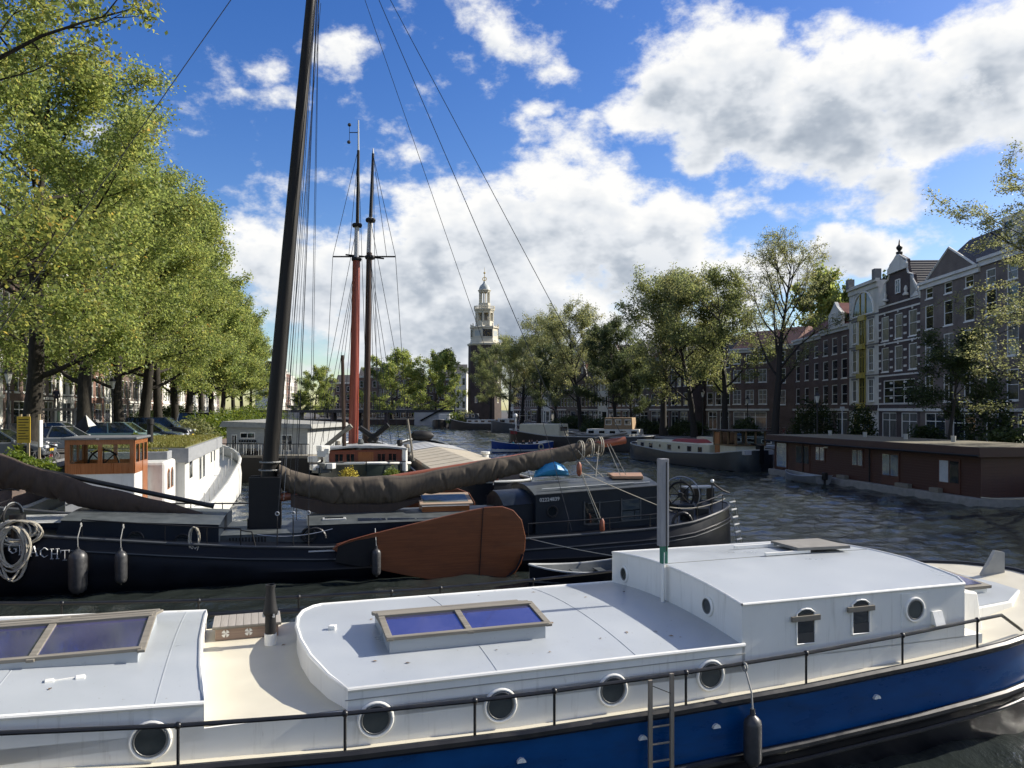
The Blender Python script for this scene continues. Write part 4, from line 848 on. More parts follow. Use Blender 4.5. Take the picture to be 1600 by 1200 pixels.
MB().box(3.6, 3.75, .15, .2, 1.8, 3.6).build('downpipe', iron, hf)
MB().tube([(-.4, -1.45, 2.6), (8.5, -1.45, 2.6)], .03, 5).build('handrail', iron, hf)
for k in range(40): MB().box(-.4 + k * .228, -.37 + k * .228, -1.46, -1.43, 1.8, 2.6).build('baluster', lightg if k % 3 else iron, hf)
for k in range(6): MB().box(2.6 + k * .25, 2.78 + k * .25, -1.3, -1.1, 1.8, 2.1 + .1 * (k % 2)).build('flower_pot', blackm, hf)
# --- ship with the two masts and its neighbour with the canvas hatch covers
Sf = FR(101.5, at=D(572, 760, 44.5))
sh = Sf.root('masted_ship', 'old ship with a tall red mast, a dark mast and a red wooden stern cabin', 'sailing ship')
hull_loft(sh, 24, 5.4, lambda t: interp(t, [0, .3, .7, 1], [1.9, 1.35, 1.4, 2.3]), mat('green_black_hull', (.012, .022, .018), .4), white, greyroof, .3, .12, rimr=.08)
redcab = wood('red_cabin_teak', (.15, .032, .014), (.23, .06, .028), .4, 'z', coat=.3)
cb = block(sh, 'stern_cabin', 1.0, 3.6, -2.15, 2.15, 1.2, 2.62, redcab, .03)
MB().loft([[(u, lerp(-2.4, 2.4, k / 8), z + .18 * (1 - (k / 4 - 1) ** 2)) for k in range(9)] + [(u, lerp(2.4, -2.4, k / 8), z - .1 + .18 * (1 - (k / 4 - 1) ** 2)) for k in range(9)] for u, z in ((.75, 2.7), (3.8, 2.7))]).build('roof', lightg, cb)
for v in (-2.28, 2.28): MB().lathe([(.17, 0), (.17, 1.35)], 12, (.95, v, 1.35)).build('corner_post', white, sh, smooth=True)
for v in (-1.55, -.9, .9, 1.55):
    f = MB().box(.96, .995, v - .28, v + .28, 1.75, 2.45).build('window', redcab, cb); MB().box(.95, .99, v - .22, v + .22, 1.82, 2.38).build('pane', glass, f); MB().box(.94, .985, v - .02, v + .02, 1.8, 2.4).build('glazing_bar', redcab, f)
MB().box(.94, 1.0, -.45, .45, 1.25, 2.5).build('door', varnz, cb)
MB().tube([(.3, -2.3, 1.95), (.3, 2.3, 1.95)], .03, 6).build('taffrail', iron, sh)
for v in (-2, -1, 0, 1, 2): MB().tube([(.3, v, 1.4), (.3, v, 1.95)], .022, 5).build('stanchion', iron, sh)
def ship_mast(x0, y0, Y, segs, name):
    """segs: list of (pixel y, x, radius, material)"""
    mt = None
    for (xa, ya, xb, yb, r0, r1, m) in segs:
        a = Sf.L(D(xa, ya, Y)); b = Sf.L(D(xb, yb, Y)); o = MB().tube([a, b], [r0, r1], 12).build(name if mt is None else 'mast_section', m, sh if mt is None else mt, smooth=True); mt = mt or o
    return mt
redm = mat('red_mast', (.19, .03, .016), .4, c2=(.26, .055, .03), scale=3, stretch=(5, 5, .3)); greym = mat('pale_grey_mast', (.42, .43, .44), .5)
YM = 50.0; brownm = mat('brown_mast', (.030, .017, .012), .45, spec=.3, c2=(.055, .032, .022), scale=3, stretch=(5, 5, .3))
m1 = ship_mast(0, 0, YM, [(552, 695, 557, 405, .33, .25, redm), (557, 405, 558, 350, .17, .16, greym), (558, 395, 560, 235, .13, .09, mastw), (560, 235, 560, 188, .06, .04, greym)], 'main_mast')
m2 = ship_mast(0, 0, YM + 3, [(572, 695, 577, 395, .24, .2, brownm), (577, 395, 579, 340, .2, .18, greym), (579, 345, 583, 240, .13, .09, mastw), (583, 240, 583, 232, .07, .03, greym)], 'second_mast')
def SL(x, y, Y=YM): return Sf.L(D(x, y, Y))
MB().tube([SL(520, 401), SL(618, 401)], .05, 6).build('crosstree', blackm, sh); MB().tube([SL(540, 398), SL(600, 404)], .05, 6).build('crosstree', blackm, sh)
for (x, y) in ((557, 405), (578, 402), (558, 352), (579, 344)): MB().lathe([(.3, -.12), (.34, .0), (.3, .1)], 10, SL(x, y)).build('mast_cap', blackm, sh)
MB().tube([SL(546, 207), SL(560, 207)], .03, 5).build('wind_vane', iron, sh); MB().ball(SL(546, 195), .12).build('vane_cup', iron, sh); MB().ball(SL(545, 222), .12).build('vane_cup', iron, sh); MB().tube([SL(546, 195), SL(546, 222)], .02, 4).build('vane_rod', iron, sh)
rig = [((520, 401), (505, 690)), ((558, 240), (520, 401)), ((618, 401), (637, 690)), ((583, 242), (618, 401)), ((557, 405), (500, 700)), ((557, 405), (510, 702)), ((557, 405), (520, 704)), ((557, 405), (533, 706)), ((578, 402), (598, 700)), ((578, 402), (612, 700)), ((578, 402), (626, 702)),
       ((560, 238), (548, 690)), ((560, 238), (575, 690)), ((583, 240), (566, 690)), ((583, 240), (590, 690)), ((558, 352), (490, 695)), ((579, 344), (645, 700)), ((583, 242), (604, 400)), ((560, 236), (545, 400)), ((578, 345), (585, 700))]
for (a, b) in rig: MB().tube([SL(*a), SL(*b)], .022, 4, caps=False).build('shroud', wire, sh)
for (a, b, r, m) in (((506, 700), (549, 665), .16, mossy), ((505, 708), (552, 700), .16, mossy), ((575, 690), (607, 664), .17, blackm), ((535, 555), (538, 700), .12, brownm), ((562, 668), (590, 688), .2, blackm), ((612, 720), (622, 738), .07, mossy), ((637, 655), (646, 720), .07, mossy)):
    MB().tube([SL(*a, 46), SL(*b, 46)], [r * .8, r], 8).build('spar', m, sh, smooth=True)
rnd = random.Random(5)
for k in range(9):
    p = SL(rnd.uniform(490, 516), rnd.uniform(700, 738), 44); MB().box(-.25, .25, -.3, .3, -.16, .16).build('deck_crate', bwhite if k % 3 else greyroof, sh, p, rnd.uniform(0, 3), bevel=.03)
for k in range(12):
    p = SL(rnd.uniform(520, 640), rnd.uniform(688, 708), 48 + rnd.uniform(-1, 1)); MB().lathe([(.12, -.2), (.2, 0), (.14, .2)], 8, p).build('deck_gear', [blackm, greyroof, mossy, iron][k % 4], sh)
Kf = FR(102.5, at=(-.9, 37.2))
kb = Kf.root('canvas_barge', 'barge with beige canvas hatch covers beyond the boom of the black barge', 'barge')
hull_loft(kb, 38, 5.2, lambda t: interp(t, [0, .3, .7, 1], [1.5, 1.1, 1.15, 2.2]), navy, lightg, greyroof, .22, .1, rimr=.06)
canvas = mat('beige_canvas', (.34, .30, .225), .85, c2=(.42, .375, .29), scale=2.5)
MB().prism([(-2.35, .9), (2.35, .9), (2.35, 1.75), (0, 2.1), (-2.35, 1.75)], 'x', 4.5, 32).build('hatch_coaming', mat('brown_coaming', (.12, .10, .085), .7), kb)
cv = MB().prism([(-2.45, 1.62), (2.45, 1.62), (2.45, 1.8), (0, 2.16), (-2.45, 1.8)], 'x', -1.12, 1.12).mesh('canvas_cover')
for k in range(7): put('canvas_cover', cv, canvas, kb, (5.8 + 2.56 * k, 0, 0), bevel=.03)
wc = MB().prism([(-2.45, 1.62), (2.45, 1.62), (2.45, 1.8), (0, 2.16), (-2.45, 1.8)], 'x', -.55, .55).mesh('white_beam')
for k in range(5): put('white_beam', wc, bwhite, kb, (23.4 + 1.75 * k, 0, .02))
MB().lathe([(.1, -.9), (.42, -.7), (.5, 0), (.4, .8), (.12, 1.1)], 10, (31.5, .3, 2.7), 'y').build('furled_tarp', blackm, kb, smooth=True)
MB().lathe([(.22, 0), (.22, .7), (.3, .75), (.3, .9)], 10, (14, -2.2, 1.3)).build('vent', white, kb)
MB().prism([(-.7, 1.0), (.7, 1.0), (.7, 1.5), (0, 2.0), (-.7, 1.5)], 'x', 2.2, 3.6).build('deck_box', redspar, kb)
# --- brown wooden houseboat at the right quay
ca = P(1533, 791, 0); cb_ = P(1212, 741, 0); Rf = FR(math.degrees(math.atan2(ca.y - cb_.y, ca.x - cb_.x)), at=(cb_.x, cb_.y))
hb_ = Rf.root('brown_houseboat', 'long flat-roofed brown boarded houseboat at the right quay', 'houseboat')
brn = mat('brown_boarding', (.046, .017, .012), .55, c2=(.07, .028, .019), scale=3, stretch=(1, 1, 9))
LR = (ca - cb_).length; WR = 5.2
block(hb_, 'pontoon', -.35, LR + .35, -.45, WR + .4, -.4, .42, mat('concrete_pontoon', (.20, .195, .18), .85, c2=(.28, .27, .25), scale=3), .04)
block(hb_, 'wall', 0, LR, 0, WR, .42, 2.78, brn, 0)
bd = MB().box(0, LR, -.014, .002, 0, .012).mesh('board_joint'); jm = mat('dark_joint', (.02, .008, .006), .8)
bdm = MB().box(0, LR, -.03, .0, 0, .148).mesh('board')
for k in range(15): put('board', bdm, brn, hb_, (0, 0, .44 + k * .156))
bde = MB().box(0, .03, 0, WR, 0, .148).mesh('board')
for k in range(15): put('board', bde, brn, hb_, (LR, 0, .44 + k * .156))
rf_ = MB().box(-.5, LR + .5, -.55, WR + .5, 2.55, 3.06).build('roof_slab', mat('brown_fascia', (.045, .022, .016), .6, c2=(.065, .033, .024)), hb_, bevel=.02)
MB().box(-.45, LR + .45, -.5, WR + .45, 3.062, 3.075).build('roof_felt', mat('mossy_roof_felt', (.10, .085, .05), .95, c2=(.17, .15, .10), scale=1.2), rf_)
curtain = mat('pale_blind', (.42, .44, .45), .7, c2=(.5, .52, .53))
def rwin(x0, x1, y0, y1, n, parts, par=hb_, door=False):
    a = Rf.V(x0, y1, -.03); b = Rf.V(x1, y0, -.03)
    f = MB().box(a[0] - .05, b[0] + .05, -.075, -.031, a[2] - .06, b[2] + .06).build('door' if door else 'window', mat('brown_frame', (.075, .028, .018), .5), par)
    for k in range(n):
        u0 = lerp(a[0], b[0], k / n) + .05; u1 = lerp(a[0], b[0], (k + 1) / n) - .05
        MB().box(u0, u1, -.086, -.06, a[2] + (.5 if door else .04), b[2] - .05).build('pane', parts[k % len(parts)], f)
shiny = mat('bright_pane', (.42, .46, .50), .04, metal=.8)
rwin(1214, 1230, 692, 729, 1, [shiny]); rwin(1244, 1265, 697, 733, 2, [glass], door=True); rwin(1275, 1289, 698, 719, 2, [shiny]); rwin(1332, 1349, 703, 727, 2, [shiny, shiny])
rwin(1379, 1405, 710, 754, 2, [shiny, shiny], door=True); rwin(1468, 1500, 720, 766, 2, [curtain, glass], door=True)
MB().tube([(-.5, -.6, 2.62), (LR + .5, -.6, 2.62)], .06, 6).build('gutter', blackm, hb_)
for u in (.02, LR - .02): MB().box(u - .08, u + .08, -.06, .0, .42, 2.6).build('corner_board', brn, hb_)
for u in (3.9, 11.3): MB().tube([(u, -.1, 2.6), (u, -.1, .45)], .04, 6).build('downpipe', blackm, hb_)
MB().tube(rope([(LR + .3, -.3, .5), (LR + 3.5, 2.5, 1.2)], 0, .25), .03, 5).build('mooring_rope', ropem, hb_)
for (u, w_) in ((8.8, .9), (14.6, 1.1), (17.2, .7)): MB().box(u - w_ / 2, u + w_ / 2, -.42, -.12, .43, .68).build('flower_trough', mossy, hb_)
for k in range(4): MB().lathe([(.12, 0), (.15, .35)], 8, (2.2 + k * 4.1, 3.2, 3.075)).build('roof_vent', lightg, hb_)
block(hb_, 'wall_lamp', 6.5, 6.8, -.12, -.03, 2.35, 2.45, white, .01)
# aluminium skiff
sk_ = FR(math.degrees(Rf.a), at=P(1256, 752, .05)); sf_ = sk_.root('skiff', 'small ribbed aluminium skiff with outboard beside the brown houseboat', 'skiff')
alu = mat('dull_aluminium', (.30, .31, .32), .4, .6, c2=(.38, .39, .40), scale=4)
open_boat(sf_, 4.6, 1.5, .5, alu, alu, alu); sf_.rotation_euler.z += math.pi
ob = MB().box(-.16, .16, -.14, .14, .35, .85).build('outboard', blackm, sf_, (-2.45, 0, .0), bevel=.05); MB().box(-.05, .05, -.05, .05, -.3, .35).build('outboard_leg', iron, ob)
for k in range(3): MB().tube([(-2.2, -.77 - .0, .15 + k * .12), (1.0, -.74, .15 + k * .12)], .015, 4).build('rib', alu, sf_)
# --- cream barge with the glazed wheelhouse
ca = P(1150, 738, 0); cb_ = P(976, 716, 0); Cf = FR(math.degrees(math.atan2(cb_.y - ca.y, cb_.x - ca.x)), at=(ca.x, ca.y)); LC = (ca - cb_).length
cm = Cf.root('cream_barge', 'dark hulled barge with cream cabin, red cover and glazed brown wheelhouse', 'barge')
for c in []: pass
hull_loft(cm, LC + 1.5, 4.6, lambda t: interp(t, [0, .15, .5, 1], [1.75, 1.35, 1.1, 1.65]), mat('slate_black_hull', (.014, .019, .024), .4, c2=(.02, .027, .034)), lightg, greyroof, .22, .14, rimr=.05)
[setattr(c, 'location', (-.2, -2.3, 0)) for c in cm.children]
creamp = mat('barge_cream_paint', (.52, .49, .36), .5, c2=(.6, .56, .43))
crc = block(cm, 'cabin', 4.6, LC - 1.5, -4.0, -.6, .9, 1.98, creamp, .05)
for k in range(7):
    u = 6 + k * 1.7
    if k in (2, 4): f = MB().ring((u, -.58, 1.55), .13, .03, 'y', 12, 5).build('porthole', iron, crc); MB().prism([(u + .12 * math.cos(a), 1.55 + .12 * math.sin(a)) for a in [k2 * .5236 for k2 in range(12)]], 'y', -.6, -.57).build('pane', glass, f)
    else: wins(crc, u, -.59, 1.5, .62, .45, 1, 1, fm=lightg)
for sgn in (0,):
    MB().box(1.2, 4.2, -3.7, -.85, .9, 2.0).build('wheelhouse_base', creamp, cm)
    wm = MB()
    for (a, b) in ((1.2, -.85), (2.2, -.85), (3.2, -.85), (4.2, -.85), (1.2, -1.8), (1.2, -2.75), (1.2, -3.7), (4.2, -3.7), (4.2, -2.2)): wm.box(a - .07, a + .07, b - .07, b + .07, 2.0, 3.2)
    wm.box(1.13, 4.27, -3.77, -.78, 2.0, 2.12); wm.build('wheelhouse_frame', wood('old_brown_teak', (.12, .07, .03), (.19, .12, .06), .5, 'z'), cm)
    for (q) in ((1.27, 2.13, 'v'), (2.27, 3.13, 'v'), (3.27, 4.13, 'v')): MB().box(q[0], q[1], -.87, -.85, 2.13, 3.15).build('pane', see, cm)
    for (q) in ((-1.73, -.92), (-2.68, -1.87), (-3.63, -2.82)): MB().box(1.18, 1.2, q[0], q[1], 2.13, 3.15).build('pane', see, cm)
    MB().box(.8, 4.7, -4.1, -.45, 3.2, 3.3).build('wheelhouse_roof', mat('brown_black_roof', (.03, .022, .018), .6), cm)
    MB().box(3.4, 4.1, -.84, -.8, 1.0, 3.1).build('door', varnz, cm)
MB().loft([[(7.5, -2.9, 1.99), (12.2, -2.9, 1.99), (12.2, -1.4, 1.99), (7.5, -1.4, 1.99)], [(7.9, -2.6, 2.32), (11.8, -2.6, 2.25), (11.8, -1.7, 2.25), (7.9, -1.7, 2.32)]]).build('red_cover', mat('red_tarpaulin', (.20, .022, .018), .7, c2=(.27, .035, .03), scale=4), cm, bevel=.05)
MB().box(8.2, 9.6, -3.4, -2.6, 1.99, 2.5).build('deck_box', creamp, cm)
MB().box(-.25, .3, -2.5, -2.1, .6, 2.1).build('rudder_post', black, cm); MB().bar((.1, -2.3, 2.05), (1.1, -2.3, 2.2), .12, .15).build('tiller', black, cm)
for v in (-1.2, -3.3): MB().box(.0, .9, v - .35, v + .35, 1.35, 1.7).build('name_board', mat('grey_board_paint', (.4, .4, .4), .6), cm)
# --- generic smaller boats farther off
def small_barge(name, label, px, py, ang, L, beam, g0, g1, hm, cabs, rimm=lightg, cat='barge', deckm=None, bow=.3):
    fr = FR(ang, at=P(px, py, 0)); r = fr.root(name, label, cat)
    hull_loft(r, L, beam, lambda t: interp(t, [0, .25, .65, 1], [g0 * 1.1, g0, g0 * 1.02, g1]), hm, rimm, deckm or greyroof, bow, .12, rimr=.06, n=16)
    [setattr(c, 'location', (-L / 2, 0, 0)) for c in r.children]
    for (nm, u0, u1, w, z0, z1, m, nw) in cabs:
        c = MB().loft([[(u0, -w, z0), (u1, -w, z0), (u1, w, z0), (u0, w, z0)], [(u0 + .1, -w * .94, z1), (u1 - .1, -w * .94, z1), (u1 - .1, w * .94, z1), (u0 + .1, w * .94, z1)]]).build(nm, m, r, bevel=.05)
        for k in range(nw):
            u = lerp(u0, u1, (k + .5) / nw); ww = (u1 - u0) / nw * .32
            for s_ in (-1, 1):
                f = MB().box(-ww, ww, -.015, .015, -(z1 - z0) * .24, (z1 - z0) * .24).build('window', white, c, (u, s_ * w * .975, lerp(z0, z1, .6))); MB().box(-ww * .84, ww * .84, -.022, .022, -(z1 - z0) * .19, (z1 - z0) * .19).build('pane', glass, f)
        if nw == 0 and z1 - z0 > .8:
            f = MB().box(-.012, .012, -w * .7, w * .7, -.25, .25).build('window', glass, c, (u0 + .03, 0, lerp(z0, z1, .62)))
            f = MB().box(-.012, .012, -w * .7, w * .7, -.25, .25).build('window', glass, c, (u1 - .03, 0, lerp(z0, z1, .62)))
    return r, fr
dark = mat('black_barge_hull', (.010, .010, .013), .45, c2=(.018, .018, .02)); bluegrey = mat('slate_blue_hull', (.035, .045, .055), .45, c2=(.05, .06, .07))
r, f = small_barge('tug_barge', 'black barge with red anchor marks and cream deckhouse left of the motor yacht', 905, 703, 155, 19, 4.8, 1.7, 2.5, dark, [('deckhouse', 2, 7.5, 1.7, 1.6, 3.2, creamp, 0), ('hatch', -7, 0, 1.8, 1.5, 2.0, greyroof, 0)])
for s_ in (-1, 1): MB().box(7.6, 8.6, s_ * 1.7 - .05, s_ * 1.7 + .05, 1.9, 2.3).build('anchor_mark', mat('dull_red', (.2, .02, .025), .6), r)
MB().tube([(8.6, 0, 2), (8.7, 0, 4.2)], .08, 6).build('bow_post', white, r); MB().ball((8.7, 0, 4.2), .3).build('bow_lamp', white, r)
r, f = small_barge('motor_yacht', 'white topped motor yacht with tan wheelhouse blinds by the right quay', 958, 696, 160, 13, 3.8, 1.3, 1.9, dark, [('cabin', -4, 3.5, 1.6, 1.3, 2.3, bwhite, 5), ('wheelhouse', -3.0, 1.0, 1.4, 2.3, 3.9, mat('tan_blind', (.26, .17, .09), .7, c2=(.34, .23, .13)), 3)])
small_barge('moored_barge', 'dark blue hull moored in the shade between the cream barge and brown houseboat', 1185, 716, 105, 14, 4.2, 1.5, 2.0, navy, [('cabin', -5, 3, 1.5, 1.4, 2.2, greyroof, 3), ('crate', 4, 5.4, .8, 1.3, 2.4, mat('blue_crate', (.06, .12, .24), .6), 0)])
r, f = small_barge('lettered_barge', 'grey barge with white lettering on its hull below the tower trees', 826, 675, 172, 17, 4.4, 1.7, 2.6, bluegrey, [('cabin', 2.5, 6.8, 1.6, 1.5, 3.0, bwhite, 2), ('hatch', -6, 1.5, 1.7, 1.5, 2.1, greyroof, 3), ('canopy', -1, 2.2, 1.3, 3.6, 3.7, creamp, 1)])
for k, u in enumerate((2.6, 2.1, 1.7, .4, 0, -.5, -1.6, -2.0, -2.5)): MB().box(u - .15, u + .15, 2.31, 2.36, .75, 1.2 if k < 3 else 1.02).build('letter', white, r)
MB().tube([(-3, 0, 1.5), (-3, 0, 9.5)], .06, 5).build('flag_mast', white, r); MB().tube([(1.8, 0, 3.4), (1.8, 0, 1.5)], .06, 5).build('canopy_post', white, r)
small_barge('plant_barge', 'dark barge with white rim and potted shrubs in front of the tower', 752, 671, 165, 17, 4.6, 1.6, 2.7, dark, [('cabin', -3.5, 3.4, 1.7, 1.5, 2.5, bwhite, 4), ('wheelhouse', 1.0, 4.0, 1.5, 2.5, 4.0, bluegrey, 2)], rimm=white)
small_barge('tug', 'round bowed tug with white striped rim left of the tower', 694, 669, 262, 15, 4.6, 1.7, 2.5, dark, [('wheelhouse', -3, .5, 1.5, 1.6, 3.8, bwhite, 2)], rimm=white, bow=.34)
small_barge('dark_punt', 'low dark workboat tied beside the tug', 680, 664, 175, 9, 3, .7, .9, dark, [('hood', -2, 2, .9, .6, 1.4, greyroof, 0)])
small_barge('white_cruiser', 'small white motor cruiser near the far bridge', 657, 660, 170, 8, 2.8, 1.0, 1.3, bwhite, [('cabin', -2, 2, 1.1, 1.0, 2.4, bwhite, 2)], cat='motorboat')
r, f = small_barge('speedboat', 'navy and white speedboat under a cover behind the blue open boat', 833, 688, 250, 7, 2.5, .9, 1.2, navy, [('cover', -2.6, 1.6, 1.05, .85, 1.7, bwhite, 0), ('windscreen', .4, 1.8, .9, 1.1, 1.9, glass, 0)], cat='motorboat', rimm=bwhite)
for k in range(3):
    small_barge('quay_boat', ['dark covered boat moored under the right trees left of the yacht', 'low dark sloop moored behind the cream barge', 'small dark boat moored beyond the lettered barge'][k], (1000, 1050, 905)[k], (694, 696, 672)[k], 157, 10, 3, .9, 1.2, dark, [('cover', -3, 3, 1.1, .9, 1.5, [greyroof, navy2, bluegrey][k], 0)])
# --- blue open boat with people
Of = FR(205, at=P(814, 706, .0)); ob_ = Of.root('open_boat', 'blue open tour boat carrying seated passengers up the canal', 'boat')
blueh = mat('royal_blue_hull', (.012, .045, .21), .35, c2=(.02, .06, .26)); open_boat(ob_, 7.6, 2.5, .95, blueh, bwhite, bwhite, seat=lightg, sheer=.35)
MB().ring((-2.0, 1.28, .6), .3, .09, 'y', 14, 6).build('tyre_fender', ropem, ob_)
skin_m = mat('skin', (.35, .2, .14), .6); hair_m = mat('dark_hair', (.02, .014, .01), .7)
def person_mesh(name, joints, edges, radii, zsplit, mats):
    me = bpy.data.meshes.new(name); me.from_pydata(joints, edges, []); o = bpy.data.objects.new(name, me); col.objects.link(o)
    sm = o.modifiers.new('skin', 'SKIN'); sm.use_smooth_shade = True
    for i, r_ in enumerate(radii): me.skin_vertices[0].data[i].radius = (r_, r_)
    me.skin_vertices[0].data[0].use_root = True
    ss = o.modifiers.new('sub', 'SUBSURF'); ss.levels = 1; ss.render_levels = 1
    dg_ = bpy.context.evaluated_depsgraph_get(); out = bpy.data.meshes.new_from_object(o.evaluated_get(dg_)); bpy.data.objects.remove(o)
    out.name = name; out.materials.clear()
    for m_ in mats: out.materials.append(m_)
    for p_ in out.polygons:
        c = p_.center; p_.material_index = zsplit(c)
        p_.use_smooth = True
    return out
sit_j = [(0, 0, .5), (0, 0, .78), (0, 0, 1.02), (0, 0, 1.13), (.015, 0, 1.24), (.01, 0, 1.34), (0, .19, 1.0), (.08, .24, .74), (.3, .16, .66), (0, -.19, 1.0), (.08, -.24, .74), (.3, -.16, .66), (.08, .1, .48), (.45, .12, .5), (.46, .12, .08), (.6, .12, .05), (.08, -.1, .48), (.45, -.12, .5), (.46, -.12, .08), (.6, -.12, .05)]
sit_e = [(0, 1), (1, 2), (2, 3), (3, 4), (4, 5), (2, 6), (6, 7), (7, 8), (2, 9), (9, 10), (10, 11), (0, 12), (12, 13), (13, 14), (14, 15), (0, 16), (16, 17), (17, 18), (18, 19)]
sit_r = [.15, .15, .13, .055, .095, .085, .065, .05, .035, .065, .05, .035, .09, .075, .05, .04, .09, .075, .05, .04]
def sit_split(c): return 2 if (c.z > 1.26 or (c.z > 1.14 and c.x < -.02)) else 1 if (c.z > 1.08 or (c.x > .22 and c.z > .57)) else 3 if c.z < .56 else 0
st_j = [(0, 0, .95), (0, 0, 1.2), (0, 0, 1.43), (0, 0, 1.53), (.015, 0, 1.64), (.01, 0, 1.74), (0, .19, 1.41), (.02, .24, 1.12), (.1, .22, .88), (0, -.19, 1.41), (.02, -.24, 1.12), (.1, -.22, .88), (0, .1, .9), (.02, .1, .5), (0, .1, .08), (.14, .1, .05), (0, -.1, .9), (.02, -.1, .5), (0, -.1, .08), (.14, -.1, .05)]
def st_split(c): return 2 if (c.z > 1.66 or (c.z > 1.55 and c.x < -.02)) else 1 if (c.z > 1.48 or (c.z < .95 and abs(c.y) > .2)) else 3 if c.z < .96 else 0
seats = [(-1.9, .5, 0), (-1.7, -.5, 0), (-.8, .55, 3), (-.6, -.5, 3.1), (.0, .5, 0), (.5, -.45, 3.1), (1.2, .4, 3), (1.3, -.35, 3.2)]
jk = [('black jacket', (.012, .012, .014)), ('dark grey coat', (.035, .035, .04)), ('navy sweater', (.012, .02, .06)), ('dark green coat', (.015, .03, .02)), ('black hooded coat', (.01, .01, .01)), ('brown jacket', (.06, .035, .02)), ('turquoise coat', (.01, .22, .30)), ('charcoal jacket', (.025, .025, .03))]
pos = ['stern seat nearest the quay', 'stern seat on the near side', 'second bench far side', 'second bench near side', 'middle bench far side', 'middle bench near side', 'bow bench far side', 'bow bench near side']
for k, (u, v, a) in enumerate(seats):
    cm_ = mat('coat_%d' % k, jk[k][1], .8); pm_ = person_mesh('person', sit_j, sit_e, sit_r, sit_split, [cm_, skin_m, hair_m, blackm])
    o = put('person', pm_, None, None, Of.W(u, v, .12), Of.a + a); tag(o, 'person in a %s in the blue boat, %s' % (jk[k][0], pos[k]), 'person', 'passengers in the blue boat')
# ------------------------------------------------------------------ houses
stucco = dirt(mat('white_stucco', (.60, .59, .54), .8, c2=(.68, .67, .62), scale=1.5), (.35, .33, .28), .8, (1, 1, .4), .5, .7, .5)
frame_w = mat('white_window_frame', (.76, .76, .72), .5)
frame_d = mat('dark_green_door', (.015, .03, .02), .4)
frame_y = mat('yellow_window_frame', (.42, .34, .07), .5)
plinth = mat('grey_plinth', (.16, .16, .16), .8, c2=(.21, .21, .21))
b_brown = brick_mat('brown_brick', (.12, .072, .056), (.155, .095, .073), (.13, .12, .11))
b_dark = brick_mat('dark_purple_brick', (.060, .042, .042), (.085, .058, .055), (.085, .078, .072))
b_red = brick_mat('red_brown_brick', (.17, .075, .05), (.22, .10, .065), (.17, .15, .13))
b_grey = brick_mat('grey_brown_brick', (.14, .11, .09), (.18, .14, .115), (.15, .14, .13))
def tile_mat(name, c, c2):
    m = bpy.data.materials.new(name); m.use_nodes = True; nt = m.node_tree; b = nt.nodes['Principled BSDF']; b.inputs['Roughness'].default_value = .7
    tc = nt.nodes.new('ShaderNodeTexCoord'); wv = nt.nodes.new('ShaderNodeTexWave'); wv.inputs['Scale'].default_value = 1.3; wv.inputs['Distortion'].default_value = .3; nt.links.new(tc.outputs['Object'], wv.inputs['Vector'])
    rp = nt.nodes.new('ShaderNodeValToRGB'); rp.color_ramp.elements[0].color = (*c, 1); rp.color_ramp.elements[1].color = (*c2, 1); nt.links.new(wv.outputs['Fac'], rp.inputs[0]); nt.links.new(rp.outputs[0], b.inputs['Base Color'])
    bp = nt.nodes.new('ShaderNodeBump'); bp.inputs['Distance'].default_value = .06; nt.links.new(wv.outputs['Fac'], bp.inputs['Height']); nt.links.new(bp.outputs[0], b.inputs['Normal']); return m
t_red = tile_mat('red_pantiles', (.10, .03, .022), (.20, .062, .042)); t_dark = tile_mat('dark_pantiles', (.025, .024, .026), (.055, .052, .052))
WC = {}; WR_ = random.Random(9); WG = [mat('curtained_pane', (.10, .10, .095), .08, c2=(.22, .22, .21), scale=1.2, spec=.8, stretch=(6, 6, .6)), mat('sky_pane', (.05, .06, .07), .03, metal=.35, spec=1.0)]
